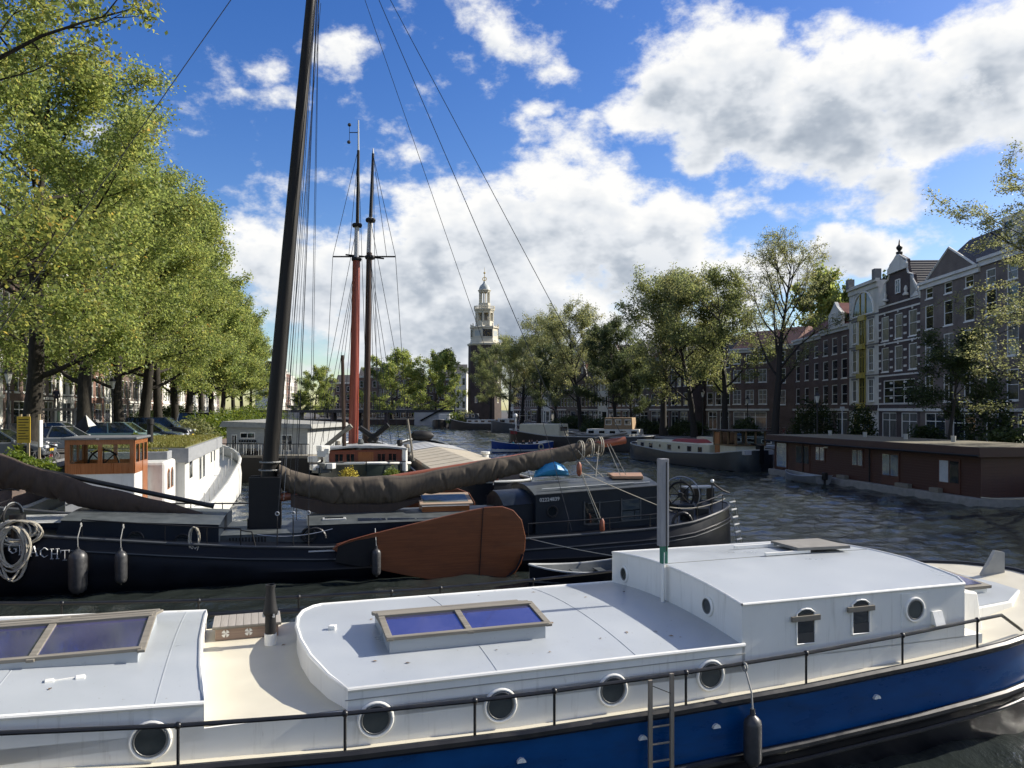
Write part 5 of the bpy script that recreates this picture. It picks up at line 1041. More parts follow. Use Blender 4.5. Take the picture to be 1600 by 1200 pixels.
def win(parent, x, z, w, h, style='sash', fm=None, y=0.0, sill=True, gm=None):
    fm = fm or frame_w; key = (round(w, 2), round(h, 2), style, fm.name)
    if key not in WC:
        t = .085; mb = MB(); a, b = -w / 2, w / 2
        mb.box(a, a + t, .03, .13, 0, h); mb.box(b - t, b, .03, .13, 0, h); mb.box(a + t, b - t, .03, .13, 0, t); mb.box(a + t, b - t, .03, .13, h - t, h)
        cols = {'sash': 1, 'cross': 2, 'six': 2, 'far': 1, 'shop': 3, 'tall': 2, 'one': 1, 'nine': 3}[style]
        rows = {'sash': [.5], 'cross': [.62], 'six': [.34, .67], 'far': [.5], 'shop': [.74], 'tall': [.72], 'one': [], 'nine': [.33, .66]}[style]
        xs = [a + t] + [lerp(a, b, k / cols) for k in range(1, cols)] + [b - t]; zs = [t] + [r * h for r in rows] + [h - t]; q = .045 if style not in ('shop', 'tall') else .07
        for xx in xs[1:-1]: mb.box(xx - q / 2, xx + q / 2, .045, .12, t, h - t)
        for zz in zs[1:-1]: mb.box(a + t, b - t, .04, .125, zz - q / 2, zz + q / 2)
        panes = []
        if style == 'far': panes = [((a + b) / 2, h / 2, MB().box(a + t - (a + b) / 2, b - t - (a + b) / 2, .085, .095, -h / 2 + t, h / 2 - t).mesh('pane'))]
        else:
            for i in range(len(xs) - 1):
                for j in range(len(zs) - 1):
                    cx, cz = (xs[i] + xs[i + 1]) / 2, (zs[j] + zs[j + 1]) / 2; pw, ph = (xs[i + 1] - xs[i]) / 2, (zs[j + 1] - zs[j]) / 2
                    panes.append((cx, cz, MB().box(-pw, pw, .085, .095, -ph, ph).mesh('pane')))
        WC[key] = (mb.mesh('window'), panes, MB().box(a - .06, b + .06, -.06, .1, -.1, .0).mesh('sill'))
    me, panes, sl_ = WC[key]
    o = put('window', me, fm, parent, (x, y, z)); gm = gm or WR_.choices([glass, WG[0], WG[1]], [6, 3, 2])[0]
    for (cx, cz, pm) in panes: put('pane', pm, gm or glass, o, (cx, 0, cz))
    if sill: put('sill', sl_, frame_w, o)
    return o
def wall_open(W, H, ops, depth=.2, z0=0):
    xs = sorted({0, W} | {q for o in ops for q in (o[0], o[1])}); zs = sorted({z0, H} | {q for o in ops for q in (o[2], o[3])}); mb = MB()
    for i in range(len(xs) - 1):
        for j in range(len(zs) - 1):
            cx, cz = (xs[i] + xs[i + 1]) / 2, (zs[j] + zs[j + 1]) / 2
            if any(o[0] < cx < o[1] and o[2] < cz < o[3] for o in ops): continue
            mb.add([(xs[i], 0, zs[j]), (xs[i + 1], 0, zs[j]), (xs[i + 1], 0, zs[j + 1]), (xs[i], 0, zs[j + 1])], [(0, 1, 2, 3)])
    for (a, b, c, d) in ops:
        for q in (((a, 0, c), (a, depth, c), (a, depth, d), (a, 0, d)), ((b, 0, c), (b, 0, d), (b, depth, d), (b, depth, c)), ((a, 0, d), (a, depth, d), (b, depth, d), (b, 0, d)), ((a, 0, c), (b, 0, c), (b, depth, c), (a, depth, c))): mb.add(q, [(0, 1, 2, 3)])
    return mb
def house(name, label, corner, ang, W, H, wallm, floors, z=0, roof='cornice', roofm=None, depth=10, rise=3.0, group=None, fm=None, ground='door', style='sash', trimm=None, gab=None, detail=True):
    """floors: list of (z of sill, window height, columns, window width[, style])"""
    h = empty(name, (corner[0], corner[1], z), R(ang), label, 'house', group); trimm = trimm or stucco
    ops = []; spec = []
    for f in floors:
        st = f[4] if len(f) > 4 else style
        for k in range(f[2]):
            x = W * (k + .5) / f[2]; ops.append((x - f[3] / 2, x + f[3] / 2, f[0], f[0] + f[1])); spec.append((x, f[0], f[3], f[1], st))
    gw = []
    if ground == 'door': gw = [(W * .2, .25, min(1.3, W * .2), 2.9, 'door'), (W * .62, .55, W * .46, 2.6, 'tall' if detail else 'far')]
    elif ground == 'shop': gw = [(W * .5, .2, W * .86, 3.0, 'shop')]
    elif ground == 'two': gw = [(W * .27, .5, W * .36, 2.7, 'tall'), (W * .75, .2, W * .36, 3.0, 'tall')]
    for (x, zz, w, hh, st) in gw: ops.append((x - w / 2, x + w / 2, zz, zz + hh)); spec.append((x, zz, w, hh, st))
    wl = wall_open(W, H, ops); wl.add([(0, 0, 0), (0, depth, 0), (0, depth, H), (0, 0, H), (W, 0, 0), (W, depth, 0), (W, depth, H), (W, 0, H)], [(0, 3, 2, 1), (4, 5, 6, 7), (1, 2, 6, 5)])
    wl.build('wall', wallm, h)
    MB().add([(0.02, .19, .02), (W - .02, .19, .02), (W - .02, .19, H - .05), (.02, .19, H - .05)], [(0, 1, 2, 3)]).build('unlit_room_sheet', mat('unlit_room_black', (.01, .01, .01), .9), h)  # black sheet behind the windows, its colour stands in for unlit rooms
    for (x, zz, w, hh, st) in spec:
        if st == 'door':
            d = MB().box(-w / 2 + .08, w / 2 - .08, .1, .16, 0, hh * .74).build('door', frame_d, h, (x, 0, zz)); MB().box(-w / 2, -w / 2 + .08, .03, .14, 0, hh).box(w / 2 - .08, w / 2, .03, .14, 0, hh).box(-w / 2, w / 2, .03, .14, hh * .74, hh * .78).build('door_frame', fm or frame_w, d); MB().box(-w / 2 + .08, w / 2 - .08, .1, .12, hh * .78, hh).build('fanlight', glass, d)
            MB().box(-w / 2 - .1, w / 2 + .1, -.5, 0, -zz, -.02).build('doorstep', plinth, d)
        else: win(h, x, zz, w, hh, st, fm, sill=detail)
    if ground in ('shop', 'two'): MB().box(-.02, W + .02, -.14, .0, 3.35, 3.62).build('fascia', trimm, h)
    rm = roofm or t_dark
    if roof == 'cornice':
        c = MB().box(-.03, W + .03, -.32, .1, H - .1, H + .16).box(-.0, W, -.16, .0, H - .5, H - .1).build('cornice', trimm, h)
        MB().prism([(.1, H + .1), (depth * .45, H + rise), (depth * .55, H + rise), (depth, H + .1)], 'x', .03, W - .03).build('roof', rm, h)
    elif roof == 'flat':
        MB().box(-.03, W + .03, -.35, .1, H - .15, H + .2).box(0, W, -.15, 0, H - .7, H - .15).build('cornice', trimm, h)
        MB().box(0.02, W - .02, .1, depth, H - .1, H + .1).build('roof', rm, h)
    else:
        g = gab or {'neck': [(0, 0), (.08, 0), (.12, .25), (.2, .5), (.3, .62), (.3, .92), (.5, 1.0), (.7, .92), (.7, .62), (.8, .5), (.88, .25), (.92, 0), (1, 0)], 'bell': [(0, 0), (.06, .25), (.14, .5), (.24, .7), (.34, .85), (.5, 1), (.66, .85), (.76, .7), (.86, .5), (.94, .25), (1, 0)],
             'spout': [(0, 0), (.4, .85), (.4, 1), (.6, 1), (.6, .85), (1, 0)], 'step': [(0, 0), (0, .2), (.12, .2), (.12, .4), (.24, .4), (.24, .6), (.36, .6), (.36, .8), (.46, .8), (.46, 1), (.54, 1), (.54, .8), (.64, .8), (.64, .6), (.76, .6), (.76, .4), (.88, .4), (.88, .2), (1, .2), (1, 0)]}[roof]
        gp = [(a * W, H + b * rise) for a, b in g]
        gb = MB().prism(gp, 'y', -.003, .34).build('gable', wallm, h)
        MB().tube([(a, -.03, b) for a, b in gp], .09, 5).build('gable_coping', trimm, gb)
        win(gb, W / 2, H + rise * .22, min(1.0, W * .16), min(1.4, rise * .4), 'cross', fm, y=-.13, sill=False)
        MB().prism([(.06 * W, H - .02), (.5 * W, H + rise * .88), (.94 * W, H - .02)], 'y', .34, depth).build('roof', rm, h)
    return h
def fac_r(px): Y = 36 / ((px - 800) / F - .033); return (36 + .033 * Y, Y)
def h_on(name, label, pa, pb, H, **kw):
    a, b = fac_r(pa) if not isinstance(pa, tuple) else pa, fac_r(pb) if not isinstance(pb, tuple) else pb
    W = math.hypot(b[0] - a[0], b[1] - a[1]); return house(name, label, a, math.degrees(math.atan2(b[1] - a[1], b[0] - a[0])), W, H, z=RZ, **kw), W
RG = 'canal houses on the right bank'
h_on('canal_house', 'brown brick house with three window columns left of the dormer house', 1240, 1283, 13.0, wallm=b_brown, floors=[(4.3, 2.1, 3, 1.5), (7.4, 2.1, 3, 1.5), (10.2, 1.5, 3, 1.4)], roofm=t_red, group=RG, ground='two')
h, W = h_on('canal_house', 'brown house with white cornice, white dormer gable and red pantile roof', 1283, 1327, 13.3, wallm=b_brown, floors=[(4.2, 2.3, 3, 1.7), (7.2, 2.3, 3, 1.7), (10.2, 2.0, 3, 1.6)], roofm=t_red, group=RG, ground='two', rise=3.6)
dm = MB().prism([(W * .3, 13.45), (W * .76, 13.45), (W * .76, 15.0), (W * .7, 15.3), (W * .6, 15.9), (W * .53, 16.5), (W * .46, 15.9), (W * .36, 15.3), (W * .3, 15.0)], 'y', -.1, .3).build('dormer', stucco, h); win(dm, W * .53, 13.8, 1.0, 1.4, 'cross', y=-.26, sill=False)
MB().prism([(W * .3, 14.9), (W * .53, 16.4), (W * .76, 14.9)], 'y', .3, 4.5).build('dormer_roof', t_red, h)
# pale house with the yellow bay and arched top window
h, W = h_on('canal_house', 'cream house with a yellow central bay and a half-round top window', 1327, 1373, 17.2, wallm=stucco, floors=[], roof='flat', group=RG, ground='none', roofm=t_dark)
for zf in (4.4, 7.7, 10.9):
    for fx, st, fm_ in ((.22, 'sash', frame_w), (.78, 'sash', frame_w)):
        o = win(h, W * fx, zf, 1.15, 2.4, 'six' if fx > .5 else 'sash', frame_w, y=-.14); MB().box(-.7, .7, -.05, .1, 2.42, 2.62).build('lintel', plinth, o)
    o = win(h, W * .5, zf - .2, 1.5, 2.9, 'cross', frame_y, y=-.2, sill=False); MB().box(-.85, .85, -.28, .05, -.55, -.05).build('balcony_panel', frame_y, o)
    MB().box(0, W, -.1, 0, zf + 2.75, zf + 2.88).build('string_course', plinth, h)
pts = [(W * .5 + 2.7 * math.cos(math.pi * k / 16), 13.9 + 2.6 * math.sin(math.pi * k / 16)) for k in range(17)]
aw = MB().prism(pts, 'y', -.05, -.01).build('arched_window', glass, h); MB().tube([(a, -.06, b) for a, b in pts + pts[:1]], .1, 6).build('arch_frame', frame_w, aw)
for fx in (-.7, .7): MB().box(W * .5 + fx - .09, W * .5 + fx + .09, -.12, -.04, 13.9, 16.3).build('mullion', frame_y, aw)
MB().box(W * .5 - .85, W * .5 + .85, -.3, -.01, 13.3, 13.9).build('balcony_panel', frame_y, aw)
for fx in (.05, .95): MB().box(W * fx - .35, W * fx + .35, -.42, .3, 17.3, 18.4).build('corner_pier', plinth, h)
win(h, W * .3, .3, 1.4, 2.7, 'tall', frame_y, y=-.14); win(h, W * .62, .1, 1.6, 3.0, 'tall', frame_y, y=-.14, gm=curtain); MB().box(.2, W - .2, -.16, 0, 3.4, 4.0).build('fascia', b_dark, h)
# dark banded house with the white gable
h, W = h_on('canal_house', 'dark brick house with white bands and a white pedimented gable with urn', 1373, 1438, 14.0, wallm=b_dark, floors=[(7.4, 2.5, 3, 1.65), (10.6, 2.5, 3, 1.65), (4.1, 2.4, 1, 6.6, 'nine')], group=RG, ground='two', roof='neck', rise=5.0,
            gab=[(0, 0), (0, .12), (.06, .25), (.14, .33), (.16, .5), (.26, .56), (.30, .72), (.30, .84), (.5, 1), (.70, .84), (.70, .72), (.74, .56), (.84, .5), (.86, .33), (.94, .25), (1, .12), (1, 0)])
bandm = MB().box(0, W, -.06, 0, 0, .16).mesh('white_band')
for zf in (4.0, 6.9, 10.2, 13.4, 14.1): put('white_band', bandm, stucco, h, (0, 0, zf))
bs = MB().box(-.28, .28, -.05, 0, 0, .2).mesh('quoin')
for zf in (4.6, 5.4, 6.1, 7.7, 8.5, 9.3, 10.9, 11.7, 12.5):
    for x in (.3, W * .333, W * .667, W - .3): put('quoin', bs, stucco, h, (x, 0, zf))
for zf in (10.05, 13.2): 
    for k in range(3): MB().box(-.12, .12, -.07, 0, 0, .35).build('keystone', stucco, h, (W * (k + .5) / 3, 0, zf))
MB().prism([(W * .27, 17.3), (W * .73, 17.3), (W * .73, 17.8), (W * .5, 19.0), (W * .27, 17.8)], 'y', -.2, .0).build('pediment', stucco, h)
for (x0, x1) in ((.02, .2), (.8, .98)): MB().prism([(W * x0, 14.3), (W * x1, 14.3), (W * (x1 if x0 < .5 else x0), 16.6), (W * (x0 if x0 < .5 else x1), 15.0)], 'y', -.12, -.01).build('gable_scroll', stucco, h)
for x in (.25, .75): MB().lathe([(.3, 0), (.3, .15), (.12, .3), (.2, .6), (.08, .95)], 10, (W * x, -.3, 14.6)).build('gable_vase', stucco, h, smooth=True)
MB().lathe([(.3, 0), (.32, .2), (.12, .3), (.28, .55), (.3, .7), (.1, .95), (.06, 1.3), (.01, 1.5)], 10, (W * .5, .1, 19.0)).build('urn', iron, h, smooth=True)
h, W = h_on('canal_house', 'large brown house with a white cornice and pediment behind the right tree', 1438, 1532, 15.2, wallm=b_grey, floors=[(4.2, 2.4, 3, 1.6, 'cross'), (7.6, 2.6, 3, 1.6, 'cross'), (10.9, 2.2, 3, 1.5), (13.7, 1.0, 3, 1.3)], group=RG, ground='two', rise=4.2)
pd_ = MB().prism([(W * .15, 15.4), (W * .95, 15.4), (W * .55, 17.6)], 'y', -.2, -.01).build('pediment', b_grey, h); MB().tube([(W * .15, -.2, 15.4), (W * .55, -.2, 17.6), (W * .95, -.2, 15.4)], .11, 5).build('pediment_moulding', stucco, pd_)
h, W = h_on('canal_house', 'tall pale house with slate mansard and dormer at the right edge', 1532, 1640, 15.6, wallm=b_grey, floors=[(4.2, 2.4, 3, 1.5), (7.6, 2.6, 3, 1.5), (10.9, 2.2, 3, 1.5), (13.4, 1.3, 3, 1.3)], group=RG, ground='two', rise=4.5, roofm=t_dark)
dm = MB().box(W * .22, W * .45, .6, 3, 16.2, 18.6).build('dormer', stucco, h); win(dm, W * .335, 16.5, 1.2, 1.7, 'cross', y=.46, sill=False)
# the row turns to face the camera more
pA, pB = fac_r(1240), (29.9, 118.5)
def on_ab(t): return (lerp(pB[0], pA[0], t), lerp(pB[1], pA[1], t))
h_on('canal_house', 'narrow brown house with one column of white windows behind the bare tree', on_ab(.74), (pA[0], pA[1]), 12.6, wallm=b_brown, floors=[(4.2, 2.1, 1, 1.3, 'sash'), (7.3, 2.1, 1, 1.3, 'cross'), (10.2, 1.6, 1, 1.2, 'cross')], group=RG, ground='none', roofm=t_red)
h_on('canal_house', 'brown house with white sash windows above a wide white shopfront', on_ab(.30), on_ab(.74), 12.4, wallm=b_brown, floors=[(4.3, 2.1, 3, 1.35, 'six'), (7.5, 1.9, 3, 1.3, 'cross'), (10.3, 1.4, 3, 1.2, 'cross')], group=RG, ground='shop', roofm=t_red)
h_on('canal_house', 'brown house with twin white shop windows beside the lamp post', on_ab(0), on_ab(.30), 12.0, wallm=b_grey, floors=[(4.2, 1.9, 3, 1.1), (7.2, 1.9, 3, 1.1), (9.8, 1.3, 3, 1.0)], group=RG, ground='two', roofm=t_dark)
ORD = ['first', 'second', 'third', 'fourth', 'fifth', 'sixth', 'seventh', 'eighth', 'ninth', 'tenth', 'eleventh', 'twelfth', 'thirteenth', 'fourteenth', 'fifteenth', 'sixteenth', 'seventeenth', 'eighteenth', 'nineteenth', 'twentieth'] + ['twenty-' + q for q in ('first', 'second', 'third', 'fourth', 'fifth', 'sixth', 'seventh', 'eighth', 'ninth')] + ['thirtieth']
# farther along, half hidden by trees
rnd = random.Random(11); Yc = 119.0; k = 0
kinds = ['neck', 'cornice', 'bell', 'cornice', 'spout', 'cornice', 'step']
desc = ['white shopfront', 'dark brick walls', 'grey brick walls', 'tall ground floor windows', 'red brown walls', 'pale stucco walls']
while Yc < 236:
    W = rnd.uniform(6.0, 8.2); b = (27.6 - .232 * (Yc - 118), Yc); Yn = Yc + W * .974; a = (27.6 - .232 * (Yn - 118), Yn)
    H = rnd.uniform(10.5, 14.0); wm_ = [b_dark, b_brown, b_grey, b_brown, b_red, stucco][k % 6]
    if k == 8: H = 16.5
    d_ = math.degrees(math.atan2(b[1] - a[1], b[0] - a[0])); ro = kinds[k % 7]; px_ = 800 + F * (a[0] + b[0]) / (Yc + Yn)
    house('canal_house', '%s shaded house from the lamp post towards the tower, %s with %s' % (ORD[k], ['dark brick', 'brown brick', 'grey brick', 'plain brown brick', 'red brick', 'pale stucco'][k % 6], {'cornice': 'cornice', 'neck': 'neck gable', 'bell': 'bell gable', 'spout': 'spout gable', 'step': 'stepped gable'}[ro]), a, d_, W, H, wm_,
          [(4.2, 2.0, 3, W * .2, 'far'), (7.2, 1.9, 3, W * .19, 'far')] + ([(9.9, 1.4, 3, W * .18, 'far')] if H > 12 else []), z=RZ, roof=ro, roofm=[t_dark, t_red][k % 2], rise=3.4, group='shaded houses behind the right trees', ground=['two', 'shop', 'door'][k % 3], detail=k < 5); Yc = Yn + .02; k += 1
# left bank
rnd = random.Random(21); Yc = 50.0; k = 0; lw_ = [b_red, stucco, b_brown, b_grey, stucco, b_red]
while Yc < 225:
    W = rnd.uniform(6, 7.6); fx = lambda y: -34.5 - .274 * (y - 37); a = (fx(Yc), Yc); Yn = Yc + W * .9645; b = (fx(Yn), Yn)
    d_ = math.degrees(math.atan2(b[1] - a[1], b[0] - a[0])); H = rnd.uniform(13, 16)
    h = house('canal_house', '%s sunlit house from the left edge, %s with tall white windows' % (ORD[k], ['red brick', 'white stucco', 'brown brick', 'grey brick', 'pale stucco', 'warm red brick'][k % 6]), a, d_, W, H, lw_[k % 6], [(3.9, 2.5, 3, 1.15, 'sash' if k < 8 else 'far'), (7.2, 2.4, 3, 1.1, 'far'), (10.3, 1.9, 3, 1.05, 'far')], z=LZ, roof=['cornice', 'neck', 'bell'][k % 3], rise=3.2, group='sunlit houses behind the left trees', ground=['door', 'two'][k % 2], detail=k < 8)
    if k < 7:
        s = MB()
        for q in range(6): s.box(W * .2 - .9 + .0, W * .2 + .9, -1.6 + .22 * q, -1.35 + .22 * q + .0, 0, .2 * (q + 1))
        s.box(W * .2 - .95, W * .2 + .95, -.32, -.02, 0, 1.25); st_ = s.build('stoop', plinth, h)
        for sx in (-.9, .9): MB().tube([(W * .2 + sx, -1.6, 1.0), (W * .2 + sx, -.3, 2.2), (W * .2 + sx, -.05, 2.2)], .03, 5).build('stoop_rail', iron, h)
    Yc = Yn + .02; k += 1
# far rows
def far_house(label, px0, px1, ytop, Y, wm_, ang=0, roof='cornice', nfl=4, grp='houses beyond the bridge', cols=3):
    a = D(px0, 0, Y); b = D(px1, 0, Y); H = EYE - (ytop - HY) * Y / F - 1.7; W = b.x - a.x
    house('far_house', label, (a.x, Y), ang, W, H, wm_, [(3.8 + j * (H - 4) / (nfl - 1), (H - 4) / (nfl - 1) * .62, cols, W / cols * .55, 'far') for j in range(nfl - 1)], z=1.7, roof=roof, rise=3.5, group=grp, ground='two', detail=False)
far_house('low dark flat block at the far end of the canal', 500, 524, 592, 330, b_grey, roof='flat'); far_house('dark brown house under the far left trees', 524, 548, 598, 325, b_brown)
for k, (a, b, t, m_) in enumerate(((560, 590, 588, b_brown), (590, 612, 582, b_grey), (612, 636, 586, b_dark), (636, 660, 590, b_brown), (660, 688, 600, b_dark), (688, 711, 592, b_brown))):
    far_house(['brown far house behind the round trees', 'grey far house behind the round trees', 'dark far house left of the second round tree', 'brown far house behind the second round tree', 'dark far house with white windows', 'brown far house beside the white corner house'][k], a, b, t, 288 + k, m_, roof=['cornice', 'neck', 'cornice'][k % 3])
far_house('narrow white corner house touching the brick tower', 711, 729, 583, 286, stucco, cols=2)
for k in range(4):
    a = D(436 + k * 14, 0, 300 - k * 12) ; x0, y0 = -88.5 + k * -1.0, 296 + k * 9
    house('far_house', ['sunlit pale house left of the far bridge', 'second sunlit house left of the far bridge', 'third sunlit house left of the far bridge', 'farthest sunlit house left of the far bridge'][k], (x0, y0), 96, 8.5, 19 - k, [stucco, b_red, stucco, b_grey][k], [(4 + 3.4 * j, 2.2, 3, 1.3, 'far') for j in range(4)], z=1.7, group='sunlit houses past the bridge', ground='two', detail=False)
# ------------------------------------------------------------------ clock tower
tw_o = D(757, 640, 256); TW = empty('clock_tower', (tw_o.x, 256, 1.7), R(-30), 'brick tower with white wooden clock storey and open lantern spire', 'tower')
cream = mat('tower_cream_wood', (.42, .39, .31), .7, c2=(.50, .47, .38), scale=.8); lead = mat('lead_grey', (.30, .33, .33), .6); gold = mat('gilded', (.55, .36, .08), .35, .8)
tbrick = brick_mat('tower_brick', (.040, .025, .022), (.055, .034, .028), (.05, .044, .04))
def octs(mb, secs, n=8, rot=math.pi / 8): return mb.loft([[(r * math.cos(2 * math.pi * k / n + rot), r * math.sin(2 * math.pi * k / n + rot), z) for k in range(n)] for r, z in secs])
octs(MB(), [(5.7, 0), (5.45, 22.2)]).build('brick_shaft', tbrick, TW)
octs(MB(), [(5.6, 22.2), (5.85, 22.6), (5.85, 23.0), (5.2, 23.3)]).build('cornice', cream, TW)
octs(MB(), [(4.9, 23.3), (4.6, 25.2), (4.5, 29.6), (4.9, 29.9), (4.9, 30.3), (3.4, 31.0)]).build('clock_storey', cream, TW)
Wz = lambda px_y: EYE - (px_y - HY) * 256 / F - 1.7
for k in range(8):
    a = 2 * math.pi * k / 8; ap = 4.52 * math.cos(math.pi / 8)
    if k % 2 == 1:
        rt = Matrix.Rotation(a, 4, 'Z')
        cf = MB().box(ap - .02, ap + .12, -1.55, 1.55, 25.9, 29.2).build('clock_face', mat('clock_black', (.01, .01, .012), .5), TW); cf.rotation_euler.z = a
        MB().prism([(-1.75, 29.9), (1.75, 29.9), (0, 31.3)], 'x', ap - .3, ap + .25).build('clock_pediment', cream, cf)
        fr_m = MB().box(ap, ap + .2, -1.8, -1.55, 25.4, 29.9).box(ap, ap + .2, 1.55, 1.8, 25.4, 29.9).box(ap, ap + .2, -1.8, 1.8, 25.4, 25.9).box(ap, ap + .2, -1.8, 1.8, 29.2, 29.9).build('clock_frame', cream, cf)
        for q in range(12):
            t = q * math.pi / 6; c = Vector((ap + .14, 1.2 * math.sin(t), 27.55 + 1.2 * math.cos(t))); e = Vector((0, math.sin(t), math.cos(t)))
            MB().bar(c - e * .2, c + e * .2, .05, .16, (1, 0, 0)).build('hour_mark', gold, cf)
        for (t, l, w) in ((R(130), 1.15, .12), (R(100), .8, .18)):
            MB().bar((ap + .17, 0, 27.55), (ap + .17, l * math.sin(t), 27.55 + l * math.cos(t)), .04, w, (1, 0, 0)).build('clock_hand', gold, cf)
    else:
        pn = MB().box(ap - .02, ap + .06, -1.1, 1.1, 26.2, 28.6).build('dark_panel', lead, TW); pn.rotation_euler.z = a
# open belfry
octs(MB(), [(3.1, 31.0), (3.0, 33.0)]).build('belfry_base', cream, TW)
ps_ = MB()
for k in range(8):
    a = 2 * math.pi * k / 8 + math.pi / 8; c = Vector((2.75 * math.cos(a), 2.75 * math.sin(a), 0)); o = MB().lathe([(.42, 33.0), (.36, 33.3), (.36, 36.6), (.45, 37.0)], 8, c).build('belfry_column', cream, TW)
octs(MB(), [(3.0, 36.6), (3.1, 37.2), (3.5, 37.9), (3.5, 38.2), (2.6, 38.3)]).build('belfry_entablature', cream, TW)
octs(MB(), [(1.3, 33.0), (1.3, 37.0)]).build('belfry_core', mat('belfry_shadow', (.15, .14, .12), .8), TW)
bal = MB().box(-.06, .06, -.06, .06, 0, 1.1).mesh('baluster')
for k in range(40):
    a = 2 * math.pi * k / 40; put('baluster', bal, cream, TW, (3.4 * math.cos(a), 3.4 * math.sin(a), 38.2))
MB().ring((0, 0, 39.35), 3.4, .12, 'z', 24, 6).build('balustrade_rail', cream, TW)
octs(MB(), [(2.0, 38.3), (2.0, 41.2)]).build('lantern_base', cream, TW)
for k in range(8):
    a = 2 * math.pi * k / 8 + math.pi / 8; MB().lathe([(.28, 41.2), (.2, 41.4), (.2, 45.2), (.28, 45.5)], 8, (1.65 * math.cos(a), 1.65 * math.sin(a), 0)).build('lantern_column', cream, TW)
octs(MB(), [(1.9, 45.3), (2.0, 45.7), (2.25, 46.1), (2.2, 46.3), (1.6, 46.5)]).build('lantern_entablature', cream, TW)
MB().lathe([(1.9, 46.3), (1.75, 47.3), (1.35, 48.2), (.8, 48.8), (.5, 49.3), (.35, 50.0)], 16).build('dome', lead, TW, smooth=True)
MB().ring((0, 0, 51.0), .75, .14, 'y', 18, 6).build('orb_ring', gold, TW); MB().tube([(0, 0, 50), (0, 0, 56)], [.14, .04], 6).build('finial', gold, TW); MB().ball((0, 0, 53.6), .4).build('gilt_ball', gold, TW)
for k in range(8):
    a = 2 * math.pi * k / 8; ap = 5.55 * math.cos(math.pi / 8)
    for zf in (5, 11, 17):
        if (k + zf) % 2: o = MB().box(ap - .1, ap + .1, -.45, .45, zf, zf + 1.9).build('window', frame_w, TW); o.rotation_euler.z = a; q = MB().box(ap, ap + .13, -.32, .32, zf + .12, zf + 1.78).build('pane', glass, o)
for k in range(8):
    a = 2 * math.pi * k / 8 + math.pi / 8; MB().lathe([(.3, 0), (.35, .3), (.12, .8), (.22, 1.2), (.05, 1.7)], 8, (4.6 * math.cos(a), 4.6 * math.sin(a), 30.3)).build('corner_vase', cream, TW)
zi, zo = [0, 22.2, 23.3, 29.6, 33, 37, 38.2, 41.2, 45.5, 50, 56], [0, 24.4, 25.4, 30.0, 32.6, 35.6, 36.6, 38.6, 42.4, 46.0, 50.6]
done = set()
def settle(o):
    for c in o.children:
        if c.data.name == bal.name: c.location.z = interp(c.location.z, zi, zo)
        elif c.data.name not in done:
            done.add(c.data.name)
            for v in c.data.vertices: v.co.z = interp(v.co.z, zi, zo)
        settle(c)
settle(TW)
# ------------------------------------------------------------------ bridge
BR = empty('canal_bridge', (-48, 246, 0), R(2), 'low dark bridge crossing the far end of the canal', 'bridge')
conc = mat('pale_concrete', (.34, .34, .32), .85, c2=(.42, .42, .40), scale=.8)
MB().box(-40, 30, -3, 3, 4.0, 4.9).build('deck', mat('dark_girder', (.03, .032, .034), .6), BR)
for (a, b) in ((-32, -19), (17, 29)): MB().box(a, b, -3.4, 2.8, -.5, 4.1).build('abutment', conc, BR)
for x in (-9, -1, 8): MB().box(x - .5, x + .5, -2.6, 2.6, -.5, 4.0).build('pier', b_dark, BR)
for z in (5.4, 5.9): MB().tube([(-40, -2.9, z), (30, -2.9, z)], .06, 5).build('parapet_rail', iron, BR)
for k in range(36): MB().tube([(-40 + 2 * k, -2.9, 4.9), (-40 + 2 * k, -2.9, 5.95)], .05, 5).build('parapet_post', iron, BR)
MB().bar((19, -3.6, 1.5), (27, -3.6, 5.8), .4, .5).build('fender_beam', blackm, BR)
# ------------------------------------------------------------------ trees
bark = mat('grey_brown_bark', (.018, .016, .013), .95, spec=.2, c2=(.045, .040, .032), scale=5, bump=.03, stretch=(2, 2, .6))
barkd = mat('dark_bark', (.016, .014, .012), .9, c2=(.034, .030, .026), scale=5, bump=.02, stretch=(2, 2, .6))
L_sun = leaf_mat('elm_leaves', [(.05, (.105, .155, .046)), (.4, (.175, .225, .066)), (.72, (.235, .27, .08)), (.93, (.30, .29, .08)), (1.0, (.34, .20, .05))], .56)
L_near = leaf_mat('near_elm_leaves', [(.05, (.10, .145, .042)), (.45, (.17, .21, .06)), (.78, (.25, .26, .07)), (.93, (.36, .28, .06)), (1.0, (.34, .11, .035))], .56)
L_thin = leaf_mat('thin_autumn_leaves', [(.05, (.10, .125, .058)), (.5, (.175, .195, .085)), (.85, (.24, .24, .095)), (1.0, (.30, .25, .09))], .55)
L_green = leaf_mat('canal_elm_leaves', [(.05, (.075, .10, .042)), (.5, (.135, .165, .066)), (.85, (.20, .215, .08)), (1.0, (.26, .23, .08))], .55)
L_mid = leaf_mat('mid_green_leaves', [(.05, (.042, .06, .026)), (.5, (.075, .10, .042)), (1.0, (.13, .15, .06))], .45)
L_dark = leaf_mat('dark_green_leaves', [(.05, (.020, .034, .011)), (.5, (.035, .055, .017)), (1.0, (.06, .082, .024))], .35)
def unit(rs, n): v = rs.normal(0, 1, (n, 3)); return v / np.linalg.norm(v, axis=1)[:, None]
